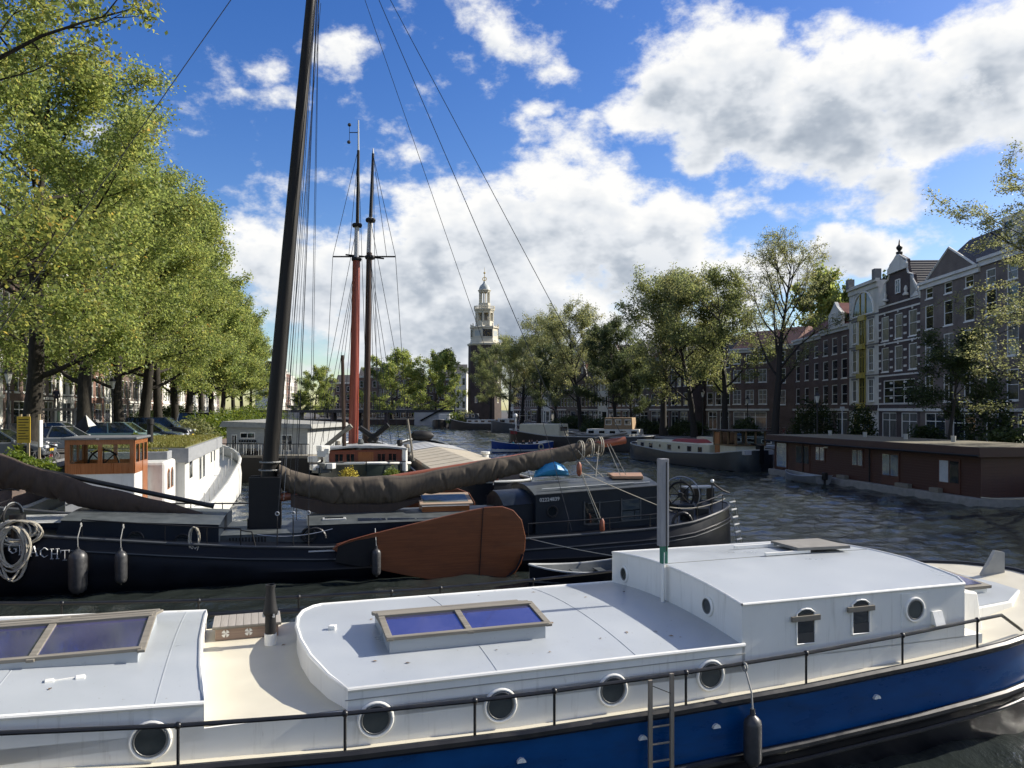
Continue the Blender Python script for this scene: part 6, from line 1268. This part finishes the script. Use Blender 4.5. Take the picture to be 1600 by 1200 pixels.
def leaves_mesh(name, pos, size, rs, droop=.25, up=.2):
    n = len(pos); nr = unit(rs, n); nr[:, 2] = np.abs(nr[:, 2]) + up; nr /= np.linalg.norm(nr, axis=1)[:, None]
    ax = unit(rs, n); ax[:, 2] -= droop; ax -= nr * np.sum(ax * nr, 1)[:, None]; ax /= np.linalg.norm(ax, axis=1)[:, None] + 1e-9; sd = np.cross(nr, ax)
    s = size * rs.uniform(.6, 1.25, n)[:, None]
    v = np.stack([pos - ax * s * .5, pos + sd * s * .33 - ax * s * .05 + nr * s * .06, pos + ax * s * .55 - nr * s * .05, pos - sd * s * .33 - ax * s * .05 + nr * s * .06], 1).reshape(-1, 3)
    return fast_mesh(name, v, 4)
def grow(seed, H, spread, trunk_r, n_limbs, clear=.25, subs=6, twigs=5, up=.55, leader=.9, fork=False):
    rs = np.random.RandomState(seed); br = []; tips = []
    def branch(p, d, L, r0, n, curve, upc):
        pts = [np.array(p)]; d = np.array(d) / np.linalg.norm(d)
        for k in range(n):
            d = d + rs.normal(0, curve, 3) + np.array([0, 0, upc]); d /= np.linalg.norm(d); pts.append(pts[-1] + d * L / n)
        br.append((pts, [max(.012, r0 * (1 - .82 * i / n)) for i in range(n + 1)])); return pts, d
    tr, _ = branch((0, 0, -.1), (rs.normal(0, .03), rs.normal(0, .03), 1), H * leader, trunk_r, 9, .045, .03)
    br[0] = (tr, [trunk_r * interp(i / 9, [0, .06, .4, 1], [1.35, 1.0, .72, .06]) for i in range(10)])
    for i in range(n_limbs):
        t = clear + (leader * .98 - clear) * (i / n_limbs) ** .9; k = min(8.99, t / leader * 9); b = tr[int(k)] + (tr[int(k) + 1] - tr[int(k)]) * (k - int(k))
        a = i * 2.4 + rs.uniform(-.4, .4); rel = (t - clear) / (1 - clear); prof = interp(rel, [0, .3, .65, 1], [.85, 1.0, .8, .3])
        el = up + rel * .5 + rs.normal(0, .1); d = (math.cos(a) * math.cos(el), math.sin(a) * math.cos(el), math.sin(el))
        L = spread * prof * rs.uniform(.85, 1.15) * 1.12; lp, _ = branch(b, d, L, trunk_r * .36 * (1 - .6 * rel), 7, .11, .035)
        for s in range(subs):
            q = .28 + .72 * (s + rs.uniform(0, .8)) / subs; q = min(.99, q); k2 = min(6.99, q * 7); b2 = lp[int(k2)] + (lp[int(k2) + 1] - lp[int(k2)]) * (k2 - int(k2)); dl = lp[min(7, int(k2) + 1)] - lp[int(k2)]; dl /= np.linalg.norm(dl)
            d2 = dl + rs.normal(0, .62, 3) + np.array([0, 0, .15]); L2 = L * rs.uniform(.32, .52) * (1.15 - .4 * q); sp_, _ = branch(b2, d2, L2, trunk_r * .12 * (1 - .5 * q), 4, .16, .03)
            for w in range(twigs):
                q2 = (w + 1) / twigs; k3 = min(3.99, q2 * 4); b3 = sp_[int(k3)] + (sp_[int(k3) + 1] - sp_[int(k3)]) * (k3 - int(k3)); d3 = (sp_[-1] - sp_[0]) / (np.linalg.norm(sp_[-1] - sp_[0]) + 1e-6) + rs.normal(0, .7, 3)
                L3 = rs.uniform(.5, 1.25) * spread / 6.5; tp, _ = branch(b3, d3, L3, .022, 3, .2, -.02); tips.append(np.array(tp))
    return br, tips, rs
def tree_mesh(seed, H, spread, trunk_r, n_limbs, n_leaves, leaf, lm, bm_=None, sig=.38, keep=None, **kw):
    br, tips, rs = grow(seed, H, spread, trunk_r, n_limbs, **kw); mb = MB()
    for i, (pts, r) in enumerate(br):
        n = 10 if i == 0 else 6 if r[0] > .08 else 4 if r[0] > .03 else 3; mb.tube(pts, r, n, caps=False)
    me = bpy.data.meshes.new('trunk'); me.from_pydata(mb.v, [], mb.f); me.update(); me.polygons.foreach_set('use_smooth', [True] * len(me.polygons)); me.materials.append(bm_ or bark)
    T_ = np.array(tips); idx = rs.randint(0, len(T_), n_leaves); u = rs.uniform(0, 3, n_leaves) ; k = np.minimum(u.astype(int), 2); f = (u - k)[:, None]
    wgt = rs.uniform(.2, 1.0, len(T_)); keepm = rs.uniform(0, 1, n_leaves) < wgt[idx]; 
    pos = T_[idx, k] * (1 - f) + T_[idx, k + 1] * f + rs.normal(0, sig, (n_leaves, 3)) * np.array([1, 1, .8]); pos = pos[keepm]
    if keep is not None: pos = pos[keep(pos)]
    pos = pos[pos[:, 2] > 1.5]
    lm_ = leaves_mesh('crown', pos, leaf, rs); lm_.materials.append(lm); return me, lm_
def tree(name, label, loc, meshes, rz=0, s=1.0, sz=None, group=None):
    t = empty(name, loc, rz, label, 'tree', group); t.scale = (s, s, sz or s)
    put('trunk', meshes[0], None, t); put('crown', meshes[1], None, t); return t
# left row
LT = [tree_mesh(101, 20.5, 6.5, .42, 18, 92000, .19, L_sun, clear=.2, up=.32), tree_mesh(102, 20.5, 6.6, .44, 18, 92000, .19, L_sun, clear=.2, up=.32), tree_mesh(103, 20.5, 6.5, .40, 17, 62000, .28, L_sun, clear=.2, up=.32)]
LG = 'elms along the left quay'
def lpos(px):
    q = (px - 800) / F; Y = (-13.4) / (q + .274); return (-13.4 - .274 * Y, Y, LZ)
lpx = [40, 133, 187, 222, 250, 274, 295, 314, 331, 348, 364, 378, 391]
lab = ['forked elm with a leaning limb beside the yellow sign', 'grey trunked elm behind the teak wheelhouse', 'split trunk elm behind the teal car', 'elm behind the dark van, fourth along the left quay', 'fifth elm along the left quay', 'sixth elm along the left quay', 'seventh elm along the left quay', 'eighth elm along the left quay', 'ninth elm along the left quay', 'tenth elm along the left quay', 'eleventh elm along the left quay', 'twelfth elm along the left quay', 'last elm of the left quay row, nearest the black mast']
for k, px in enumerate(lpx):
    m_ = LT[k % 2] if k < 5 else LT[2]; tree('elm_tree', lab[k], lpos(px), m_, k * 2.1 + .3, [1.0, 1.02, .98, 1.04, 1][k % 5] * (1 if k < 9 else 1.06), None, LG)
nm = tree_mesh(104, 21, 8.8, .45, 20, 95000, .185, L_near, clear=.2, up=.3, sig=.3)
tree('elm_tree', 'nearest elm reaching in with yellowing leaves at the upper left', (-20.3, 23.5, LZ), nm, .4, 1.0, None, LG)
# right row, thinner crowns
RG2 = 'elms along the right quay'
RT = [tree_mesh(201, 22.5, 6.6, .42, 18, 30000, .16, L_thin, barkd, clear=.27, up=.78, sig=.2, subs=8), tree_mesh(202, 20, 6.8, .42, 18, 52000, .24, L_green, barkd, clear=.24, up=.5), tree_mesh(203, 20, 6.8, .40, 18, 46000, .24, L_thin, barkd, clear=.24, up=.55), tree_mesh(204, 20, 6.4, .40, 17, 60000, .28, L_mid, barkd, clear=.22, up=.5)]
def rt(label, px, Y, ytop, m_, rz, H=20.0, s=None, z=RZ):
    top = EYE - (ytop - HY) * Y / F - z; sc_ = top / (H * 1.03); tree('elm_tree', label, ((px - 800) * Y / F, Y, z), m_, rz, s or sc_, sc_, RG2)
rt('tall bare-branched elm in front of the brown shopfront house', 1210, 84, 358, RT[0], .5, 22.5)
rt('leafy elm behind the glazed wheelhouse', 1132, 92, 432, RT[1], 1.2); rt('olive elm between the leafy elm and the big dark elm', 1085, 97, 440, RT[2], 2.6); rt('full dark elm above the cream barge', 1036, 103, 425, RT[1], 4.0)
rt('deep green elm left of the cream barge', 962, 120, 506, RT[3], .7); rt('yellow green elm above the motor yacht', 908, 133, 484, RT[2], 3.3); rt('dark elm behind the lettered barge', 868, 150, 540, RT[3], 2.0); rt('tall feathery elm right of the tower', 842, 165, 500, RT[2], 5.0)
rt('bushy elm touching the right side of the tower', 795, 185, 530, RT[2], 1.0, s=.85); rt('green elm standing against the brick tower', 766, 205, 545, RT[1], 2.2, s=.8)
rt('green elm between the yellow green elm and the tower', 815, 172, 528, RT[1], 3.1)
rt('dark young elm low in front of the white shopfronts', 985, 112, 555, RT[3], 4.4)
bigr = tree_mesh(205, 19, 9.4, .40, 19, 100000, .14, L_thin, barkd, clear=.16, up=.4, sig=.2, subs=8); tree('elm_tree', 'wide thin-leaved elm reaching in from the right edge', (32.6, 39.5, RZ), bigr, 2.4, 1.05, .84, RG2)
smr = tree_mesh(206, 8.6, 2.5, .15, 13, 20000, .16, L_dark, barkd, clear=.34, up=.4, sig=.25); tree('young_tree', 'small round-crowned tree in front of the large brown house', (29.4, 52, RZ), smr, 1.1, 1.0, None, None)
# trees behind roofs and beyond the bridge
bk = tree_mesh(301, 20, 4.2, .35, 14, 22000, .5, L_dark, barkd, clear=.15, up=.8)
bk2 = tree_mesh(302, 16, 7.6, .4, 16, 30000, .42, L_sun, bark, clear=.1, up=.35); bk3 = tree_mesh(303, 16, 5.0, .4, 14, 20000, .5, L_sun, bark, clear=.15, up=.6)
def bt(label, px, Y, ytop, m_, H, sx, z=1.5): s = (EYE - (ytop - HY) * Y / F - z) / (H * 1.02); tree('tree', label, ((px - 800) * Y / F, Y, z), m_, px, s * sx, s, 'trees behind the houses')
bt('dark poplar rising behind the urn gable house', 1383, 105, 408, bk, 20, .85); bt('green poplar rising behind the red pantile roof', 1292, 128, 430, bk3, 16, .7); bt('second green poplar beside the cream house top', 1312, 124, 455, bk3, 16, .55)
bt('round pale green tree at the far quay left of the tug', 612, 262, 557, bk2, 16, 1.05); bt('second round tree at the far quay right of the first', 680, 258, 560, bk2, 16, .85); bt('tall dark tree behind the far houses', 696, 318, 541, bk, 20, 1.05)
bt('yellow green tree left of the red mast beyond the bridge', 492, 268, 580, bk2, 16, .8); bt('dark tree at the far end left of the bridge', 512, 290, 600, bk, 20, 1.2); bt('low tree beside the sunlit far houses', 470, 255, 612, bk3, 16, 1.3)
# ------------------------------------------------------------------ shrubs and plants
def shrub(name, label, loc, rx, ry, rz_, n, leaf, lm, seed, group=None, cat='shrub'):
    rs = np.random.RandomState(seed); d = unit(rs, n); d[:, 2] = np.abs(d[:, 2]); r = rs.uniform(.35, 1.0, n) ** .5 * (1 + .22 * np.sin(d[:, 0] * 5 + seed) * np.cos(d[:, 1] * 6)); pos = d * r[:, None] * np.array([rx, ry, rz_]); pos[:, 2] += .05
    o = empty(name, loc, 0, label, cat, group); m_ = leaves_mesh('foliage', pos, leaf, rs); m_.materials.append(lm); put('foliage', m_, None, o)
    mb = MB()
    for k in range(7): e = d[k] * np.array([rx, ry, rz_]) * .8; mb.tube([(0, 0, 0), tuple(e * .5 + np.array([0, 0, .1])), tuple(e)], [.03, .02, .01], 4)
    mb.build('stems', bark, o); return o
L_bright = leaf_mat('bright_shrub_leaves', [(.05, (.06, .10, .015)), (.5, (.11, .16, .025)), (1, (.20, .21, .04))], .4)
sg = 'shrubs on the left quay'
for k, (px, Y, r_) in enumerate(((228, 78, 2.2), (262, 92, 2.8), (288, 100, 3.0))): shrub('shrub', ['dark shrub between the third and fourth left elms', 'dark shrub behind the black people carrier', 'dark shrub under the sixth left elm'][k], ((px - 800) * Y / F, Y, LZ), r_, r_ * .8, r_, int(1300 * r_), .24, L_dark, 30 + k, sg)
for k, (px, py, Y, rx, rz_, lb_) in enumerate(((45, 728, 31, 1.15, .6, 'bright green shrub left of the heaped bicycles'), (22, 722, 31, .7, .8, 'tall leafy plant at the left edge below the sign'), (330, 668, 64, 3.0, 2.0, 'wild yellow green bush beyond the grass roof'), (362, 655, 74, 3.6, 2.4, 'pampas coloured bush above the floating house'), (300, 672, 60, 2.0, 1.6, 'bush beside the black chimney'), (400, 645, 90, 4.5, 3.0, 'broad bush behind the floating house roof'), (212, 684, 44, .6, .5, 'small shrub in front of the teal car'))):
    p = D(px, py, Y); z = max(LZ, p.z - rz_ * .7) if Y > 40 else p.z - rz_ * .5; shrub('shrub', lb_, (p.x, p.y, max(LZ - .6, z) if Y > 36 else z), rx, rx * .8, rz_, int(1500 * rx), .13 if Y < 40 else .2, [L_bright, L_thin][k in (4,)], k + 40, sg)
for k, (px, py, Y, rx, rz_, lb_) in enumerate(((1270, 660, 92, 3.0, 4.6, 'dark climbing shrub mounded against the brown house'), (1347, 668, 78, 1.6, 4.0, 'ivy clump left of the yellow door'), (1545, 650, 56, 2.2, 5.8, 'black ivy column beside the large brown house'), (1165, 680, 90, 1.8, 2.4, 'clipped dark bush by the shopfront'), (1000, 680, 112, 3.5, 2.2, 'dark hedge on the quay left of the cream barge'), (945, 683, 122, 4, 2.0, 'dark hedge under the deep green elm'), (1075, 682, 104, 3, 2.0, 'low dark hedge behind the cream barge'), (1445, 668, 62, 1.8, 2.2, 'rose tangle in front of the white ground floor'), (1585, 672, 50, 2.6, 2.2, 'dark bush at the right edge above the houseboat'), (900, 670, 140, 5, 2.4, 'dark hedge behind the black barge'))):
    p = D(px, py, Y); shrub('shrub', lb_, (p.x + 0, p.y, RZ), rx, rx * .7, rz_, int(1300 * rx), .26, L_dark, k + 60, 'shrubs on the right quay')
for k, (px, py, Y, lb_) in enumerate(((727, 652, 196, 'potted shrub on the left end of the plant barge'), (712, 654, 196, 'low potted shrub at the bow of the plant barge'), (545, 741, 43, 'yellow flowers behind the furled mainsail'), (612, 742, 43, 'bright green pot plant behind the furled mainsail'), (480, 690, 58, 'potted bush on the floating terrace right of the mast'), (497, 678, 60, 'olive bush on the floating terrace corner'))):
    p = D(px, py, Y); s = Y / 60; shrub('pot_plant', lb_, (p.x, p.y, p.z - .4 * s), .75 * s, .6 * s, .9 * s, 700, .13 * s, [L_thin, L_bright, mat('yellow_flowers', (.45, .36, .03), .7), L_bright, L_thin, L_thin][k], 80 + k, None, 'plant')
p = D(29, 705, 32.5); bl = shrub('banana_plant', 'broad-leaved pale plant in front of the yellow sign', (p.x, p.y, p.z - .5), .25, .25, .8, 22, .55, L_bright, 99, None, 'plant')
# ------------------------------------------------------------------ cars
tyre = mat('tyre', (.015, .015, .015), .8); rimm_ = mat('alloy', (.35, .35, .36), .35, .8); lampm = mat('headlamp', (.5, .52, .55), .15, spec=.8); lampr = mat('tail_lamp', (.25, .01, .01), .3)
def car_parts(L, W, H, hood, kind):
    """side profile: x forward. returns body and glass meshes"""
    h0, hb = .28, H * .58
    rear = -L / 2; front = L / 2; gx0 = front - hood; roof_r = {'hatch': rear + .55, 'sedan': rear + 1.05, 'van': rear + .25}[kind]; roof_f = gx0 - .85
    low = [(rear, h0), (rear - .02, hb * .75), (rear + .05, hb), (gx0, hb + .02), (gx0 + hood * .6, hb - .08), (front - .12, hb - .22), (front, hb * .55), (front - .03, h0)]
    body = MB(); sec = []
    for (y, ins, dz) in ((-W / 2, 0, 0), (-W / 2 + .06, 0, .03), (W / 2 - .06, 0, .03), (W / 2, 0, 0)): sec.append([(x * (1 if abs(y) < W / 2 - .01 else .985), y, z + (dz if z > h0 + .01 else 0)) for x, z in low])
    body.loft(sec)
    pil = [(rear + .08, hb), (roof_r, H - .04), (roof_f, H), (gx0 + .05, hb + .03)]
    gl = MB(); gl.loft([[(x, (W / 2 - .06) * s * (1 if i in (0, 3) else .8), z) for i, (x, z) in enumerate(pil)] for s in (-1, 1)])
    rf = MB(); rf.loft([[(roof_r - .06, -.41 * W, H - .05), (roof_r - .06, .41 * W, H - .05)], [(roof_r + .3, -.42 * W, H + .015), (roof_r + .3, .42 * W, H + .015)], [(roof_f - .2, -.42 * W, H + .02), (roof_f - .2, .42 * W, H + .02)], [(roof_f + .06, -.41 * W, H - .02), (roof_f + .06, .41 * W, H - .02)]], closed=False, caps=False)
    for s in (-1, 1):
        yb, yt = s * (W / 2 - .05), s * (W / 2 - .06) * .8
        for (xa, xb) in ((rear + .08, roof_r), (gx0 + .05, roof_f), (lerp(rear, gx0, .45), lerp(roof_r, roof_f, .45))): rf.bar((xa, yb, hb), (xb, yt * 1.02, H - .01), .07, .06, (0, 1, 0))
    return body, gl, rf, hb
CARC = {}
def car(label, loc, ang, paint, L=4.2, W=1.78, H=1.5, hood=1.15, kind='hatch', group='cars parked on the left quay'):
    c = empty('parked_car', loc, R(ang), label, 'car', group); key = (L, W, H, hood, kind)
    if key not in CARC:
        b, g_, r_, hb = car_parts(*key); wm2 = MB().lathe([(.2, -.1), (.31, -.11), (.325, -.06), (.325, .06), (.31, .11), (.2, .1)], 18, ax='y'); rm2 = MB().lathe([(.02, -.08), (.2, -.1), (.21, 0), (.02, .02)], 14, ax='y')
        CARC[key] = (b.mesh('body'), g_.mesh('glasshouse'), r_.mesh('roof_and_pillars'), wm2.mesh('tyre'), rm2.mesh('rim'), hb)
    b, g_, r_, w2, r2, hb = CARC[key]
    put('body', b.copy(), paint, c, bevel=.05); put('glasshouse', g_.copy(), glass, c); put('roof_and_pillars', r_.copy(), paint, c)
    for sx in (-L / 2 + .75, L / 2 - .8):
        for sy in (-1, 1):
            w_ = put('wheel', w2, tyre, c, (sx, sy * (W / 2 - .1), .325), 0 if sy < 0 else math.pi, smooth=True); put('rim', r2, rimm_, w_)
            MB().lathe([(.37, -.02), (.4, 0), (.37, .02)], 18, ax='y').build('wheel_arch', blackm, c, (sx, sy * (W / 2 - .01), .34))
    for sy in (-1, 1):
        MB().box(-.1, .06, -.2, .2, -.07, .07).build('headlight', lampm, c, (L / 2 - .03, sy * (W / 2 - .3), hb * .78), bevel=.03); MB().box(-.05, .08, -.16, .16, -.1, .1).build('tail_light', lampr, c, (-L / 2, sy * (W / 2 - .25), hb * .8), bevel=.02)
        MB().box(-.09, .05, -.1, .1, -.06, .07).build('wing_mirror', paint, c, (L / 2 - hood - .1, sy * (W / 2 + .08), hb + .08), bevel=.03)
    MB().box(-.02, .02, -.26, .26, -.06, .06).build('number_plate', mat('plate_yellow', (.5, .36, .03), .5), c, (L / 2 + .005, 0, .5)); MB().box(-.03, .015, -.5, .5, -.08, .08).build('grille', blackm, c, (L / 2 - .02, 0, hb * .62))
    return c
def paint(name, c): return mat('car_' + name, tuple(min(.7, q * 1.7) for q in c), .3, 0, coat=.5, c2=tuple(min(.75, q * 1.9) for q in c), scale=.5)
def cpos(px, Y): return ((px - 800) * Y / F, Y, LZ + .004)
car('teal grey hatchback with its nose towards the canal', cpos(196, 48.5), 8, paint('teal', (.10, .15, .145)), 4.3, 1.8, 1.58)
car('silver grey hatchback behind the bicycles', cpos(105, 42.5), 10, paint('silver', (.16, .165, .17)), 4.1, 1.75, 1.46, kind='sedan')
car('grey car standing between the two nearest trunks', cpos(98, 52), 12, paint('grey', (.13, .135, .14)), 4.2, 1.78, 1.52)
car('black people carrier behind the teal hatchback', cpos(250, 58), 8, paint('black', (.012, .014, .018)), 4.7, 1.9, 1.82, .95, 'van')
car('dark blue car half hidden behind the teal hatchback', cpos(240, 53.5), 9, paint('blue', (.02, .03, .05)), 4.2, 1.8, 1.45)
car('white van among the bushes beyond the parked cars', cpos(322, 74), 8, paint('white', (.6, .6, .58)), 5.0, 1.95, 2.1, .8, 'van')
car('dark car cut by the left edge below the sign', cpos(2, 36), 14, paint('slate', (.05, .055, .06)), 4.2, 1.8, 1.46)
car('white parked car under the far left trees', cpos(345, 100), 8, paint('cream', (.5, .5, .48)), 4.3, 1.8, 1.5)
# ------------------------------------------------------------------ bicycles
def bicycle(name='bicycle', frm=None):
    r = empty(name); frm = frm or blackm
    for x in (-.52, .52):
        w_ = MB().ring((0, 0, 0), .33, .022, 'y', 20, 5).build('wheel', tyre, r, (x, 0, .35)); sp_ = MB()
        for k in range(8): a = k * math.pi / 4; sp_.tube([(0, 0, 0), (.32 * math.cos(a), 0, .32 * math.sin(a))], .004, 3)
        sp_.ring((0, 0, 0), .305, .012, 'y', 20, 4); sp_.build('spokes', rimm_, w_)
    MB().tube([(-.52, 0, .35), (-.05, 0, .32), (.33, 0, .8), (-.2, 0, .72), (-.05, 0, .32)], .02, 6).tube([(-.52, 0, .35), (-.2, 0, .72), (-.24, 0, .9)], .017, 6).tube([(.52, 0, .35), (.33, 0, .8), (.3, 0, 1.02)], .018, 6).build('frame', frm, r)
    MB().tube([(.2, -.28, 1.02), (.32, -.2, 1.06), (.32, .2, 1.06), (.2, .28, 1.02)], .015, 6).build('handlebar', rimm_, r)
    MB().loft([[(-.36, -.1, .9), (-.36, .1, .9), (-.36, .1, .95), (-.36, -.1, .95)], [(-.1, -.03, .92), (-.1, .03, .92), (-.1, .03, .95), (-.1, -.03, .95)]]).build('saddle', blackm, r)
    MB().box(-.75, -.35, -.07, .07, .72, .74).build('luggage_rack', rimm_, r); MB().lathe([(.09, -.01), (.09, .01)], 10, (-.05, -.05, .32), 'y').build('chainring', rimm_, r)
    return r
def bike_at(label, loc, a, group, src): o = copy_tree(src); o.location = loc; o.rotation_euler = (R(random.Random(label).uniform(-8, 8)), 0, R(a)); tag(o, label, 'bicycle', group); return o
b0 = bicycle(); b1 = bicycle('bicycle', mat('bike_silver', (.4, .4, .42), .35, .5)); b2 = bicycle('bicycle', mat('bike_red', (.3, .02, .015), .4))
bsp = [(76, 36, 100, b1, 'silver bicycle nearest the bright shrub'), (84, 36.6, 75, b0, 'black bicycle leaning in the heap by the silver car'), (92, 37, 110, b2, 'red framed bicycle in the heap left of the wheelhouse'), (70, 37.6, 60, b1, 'silver bicycle at the left of the heap'), (88, 38.3, 95, b0, 'black bicycle at the back of the heap'), (96, 36.2, 120, b1, 'silver bicycle beside the wheelhouse corner')]
for (px, Y, a, s, lb_) in bsp: bike_at(lb_, ((px - 12 - 800) * Y / F, Y, LZ + .006 - .25), a, 'bicycles heaped on the left quay', s)
b_plat = MB().box(-3.2, 1.6, -1.4, 1.6, -.15, 0).build('bicycle_landing', mossy, None, ((72 - 800) * 37 / F, 37, LZ - .25)); tag(b_plat, 'weathered wooden landing under the heap of bicycles', 'landing')
for k in range(10): bike_at('bicycle in the rack row before the white shopfront, %s from the bush' % ORD[k], (31.6 + k * .62, 108.0 - k * .55, RZ + .004), 50, 'bicycles by the shopfront', (b0, b1, b2)[k % 3])
for q in (b0, b1, b2):
    for c in list(q.children):
        for d in list(c.children): bpy.data.objects.remove(d)
        bpy.data.objects.remove(c)
    bpy.data.objects.remove(q)
# black bicycle wheel on the bow of the dark barge
bb = empty('cargo_bicycle', T.W(-8.7, 1.2, 1.55), T.a + 1.2, 'black bicycle with pale mudguard on the bow of the dark barge', 'bicycle')
for x in (-.5, .5): w_ = MB().ring((0, 0, 0), .34, .03, 'y', 22, 5).build('wheel', tyre, bb, (x, 0, .4)); MB().ring((0, 0, 0), .4, .018, 'y', 14, 4, .2, 2.6).build('mudguard', lightg, w_)
MB().tube([(-.5, 0, .4), (0, 0, .38), (.4, 0, .9), (-.2, 0, .8), (0, 0, .38)], .022, 6).build('frame', blackm, bb); MB().tube([(.38, -.3, 1.15), (.4, 0, 1.2), (.38, .3, 1.15)], .018, 6).build('handlebar', iron, bb); MB().box(-.4, -.1, -.1, .1, .95, 1.02).build('saddle', blackm, bb, bevel=.02)
# ------------------------------------------------------------------ lamps, signs, people
def lamp(label, loc, H=4.0, group='street lamps'):
    l = empty('street_lamp', loc, 0, label, 'street lamp', group)
    MB().lathe([(.16, 0), (.16, .5), (.1, .6), (.07, .9), (.055, H - .3), (.1, H - .25), (.06, H - .1)], 10).build('post', iron, l, smooth=True); MB().bar((-.35, 0, H - .5), (.35, 0, H - .5), .04, .04).build('ladder_bar', iron, l)
    g_ = MB().lathe([(.1, H - .1), (.22, H + .45)], 6).build('lantern', mat('frosted_lamp_glass', (.55, .55, .5), .3), l); MB().lathe([(.27, H + .45), (.16, H + .62), (.06, H + .75), (.02, H + .9)], 6).build('lantern_cap', iron, g_)
def lp(px, Y, z): return ((px - 800) * Y / F, Y, z)
lamp('black street lamp at the left edge near the steps', lp(13, 44, LZ)); lamp('street lamp between the second and third elm trunks', lp(176, 56, LZ)); lamp('street lamp beyond the third elm trunk', lp(247, 76, LZ)); lamp('pale lit-glass lamp post beside the leafy elm on the right quay', lp(1098, 96, RZ), 5.2); lamp('street lamp in front of the brown shopfront', lp(1168, 98, RZ), 4.4); lamp('dark street lamp left of the pale post on the right quay', lp(1277, 66, RZ), 4.2)
po = empty('signal_post', lp(1316, 64, RZ), 0, 'pale grey slim post standing behind the houseboat roof', 'post'); MB().lathe([(.07, 0), (.06, 3.4)], 8).build('pole', lightg, po); MB().box(-.14, .14, -.12, .12, 3.4, 3.75).build('head_box', lightg, po)
sg_ = empty('yellow_sign', lp(37, 33.5, 2.2), .25, 'yellow notice board on wooden posts beside the first elm', 'sign'); ys = mat('yellow_board', (.50, .33, .02), .6, c2=(.56, .38, .035), scale=3)
MB().box(-.26, .26, -.02, .02, 1.35, 2.5).build('board', ys, sg_)
for k in range(8): MB().box(-.2, .2 - .12 * (k % 3 == 2), -.024, -.02, 2.35 - k * .12, 2.385 - k * .12).build('text_line', blackm, sg_)
for x in (-.14, .16): MB().box(x - .05, x + .05, .021, .1, 0, 2.6).build('post', wood('sign_post_wood', (.3, .24, .14), (.4, .32, .2), .7, 'z'), sg_)
s2 = empty('white_sign', lp(64, 33, 2.2), 1.95, 'narrow white board on a wooden post seen edge on', 'sign'); MB().box(-.3, .3, -.02, .02, 1.2, 2.35).build('board', white, s2); MB().box(-.06, .06, .021, .1, 0, 2.6).build('post', MATS['sign_post_wood'], s2)
po_m = person_mesh('person', st_j, sit_e, sit_r, st_split, [mat('coat_navy_stoop', (.02, .025, .05), .8), skin_m, hair_m, blackm])
bal_ = empty('balcony', lp(93, 64.5, LZ), R(-15.4), 'railed entrance landing behind the first elm', 'balcony'); MB().box(-2.2, 2.4, -.9, 1.2, 2.3, 2.5).build('slab', plinth, bal_)
for x in (-2, 0, 2.2): MB().box(x - .12, x + .12, -.8, -.6, 0, 2.3).build('pillar', plinth, bal_)
MB().tube([(-2.2, -.85, 3.5), (2.4, -.85, 3.5)], .035, 5).build('rail', iron, bal_)
for k in range(12): MB().tube([(-2.2 + k * .418, -.85, 2.5), (-2.2 + k * .418, -.85, 3.5)], .015, 4).build('baluster', iron, bal_)
o = put('person', po_m, None, None, lp(88, 64.5, LZ + 2.5), 2.0); tag(o, 'person in a navy top standing on the railed landing at the left', 'person')
ub = empty('parasol', lp(134, 44, LZ), 0, 'folded black and white parasol between the parked cars', 'parasol'); MB().tube([(0, 0, 0), (0, 0, 2.2)], .03, 6).build('pole', iron, ub)
c1 = MB().add([(-.8, -.3, 1.1), (0, 0, 2.1), (.5, -.5, 1.3), (-.2, -.7, .8)], [(0, 1, 3), (1, 2, 3)]); c1.build('black_panel', blackm, ub); MB().add([(.02, -.02, 2.1), (.7, -.2, 1.5), (.4, -.45, 1.42)], [(0, 1, 2)]).build('white_panel', white, ub)
for k, (px, Y, lb_) in enumerate(((1365, 62, 'white outdoor unit before the dark banded house'), (1560, 54, 'pale outdoor unit near the right edge'))):
    a_ = empty('outdoor_unit', lp(px, Y, RZ), -1.5, lb_, 'air conditioner', 'outdoor units'); MB().box(-.6, .6, -.3, .3, .05, 1.2).build('case', lightg, a_, bevel=.03); MB().ring((0, -.31, .62), .38, .03, 'y', 18, 5).build('fan_ring', iron, a_)
    for q in range(5): MB().box(-.36, .36, -.315, -.305, .4 + q * .11, .42 + q * .11).build('fan_grille', iron, a_)
bx = empty('planter', lp(1320, 640 and 70, RZ), -1.5, 'low brick planter by the right quay edge', 'planter'); MB().box(-1.5, 1.5, -.4, .4, 0, .5).build('trough', b_brown, bx); MB().box(-1.4, 1.4, -.3, .3, .5, .53).build('soil', mat('soil', (.03, .022, .016), .95), bx)
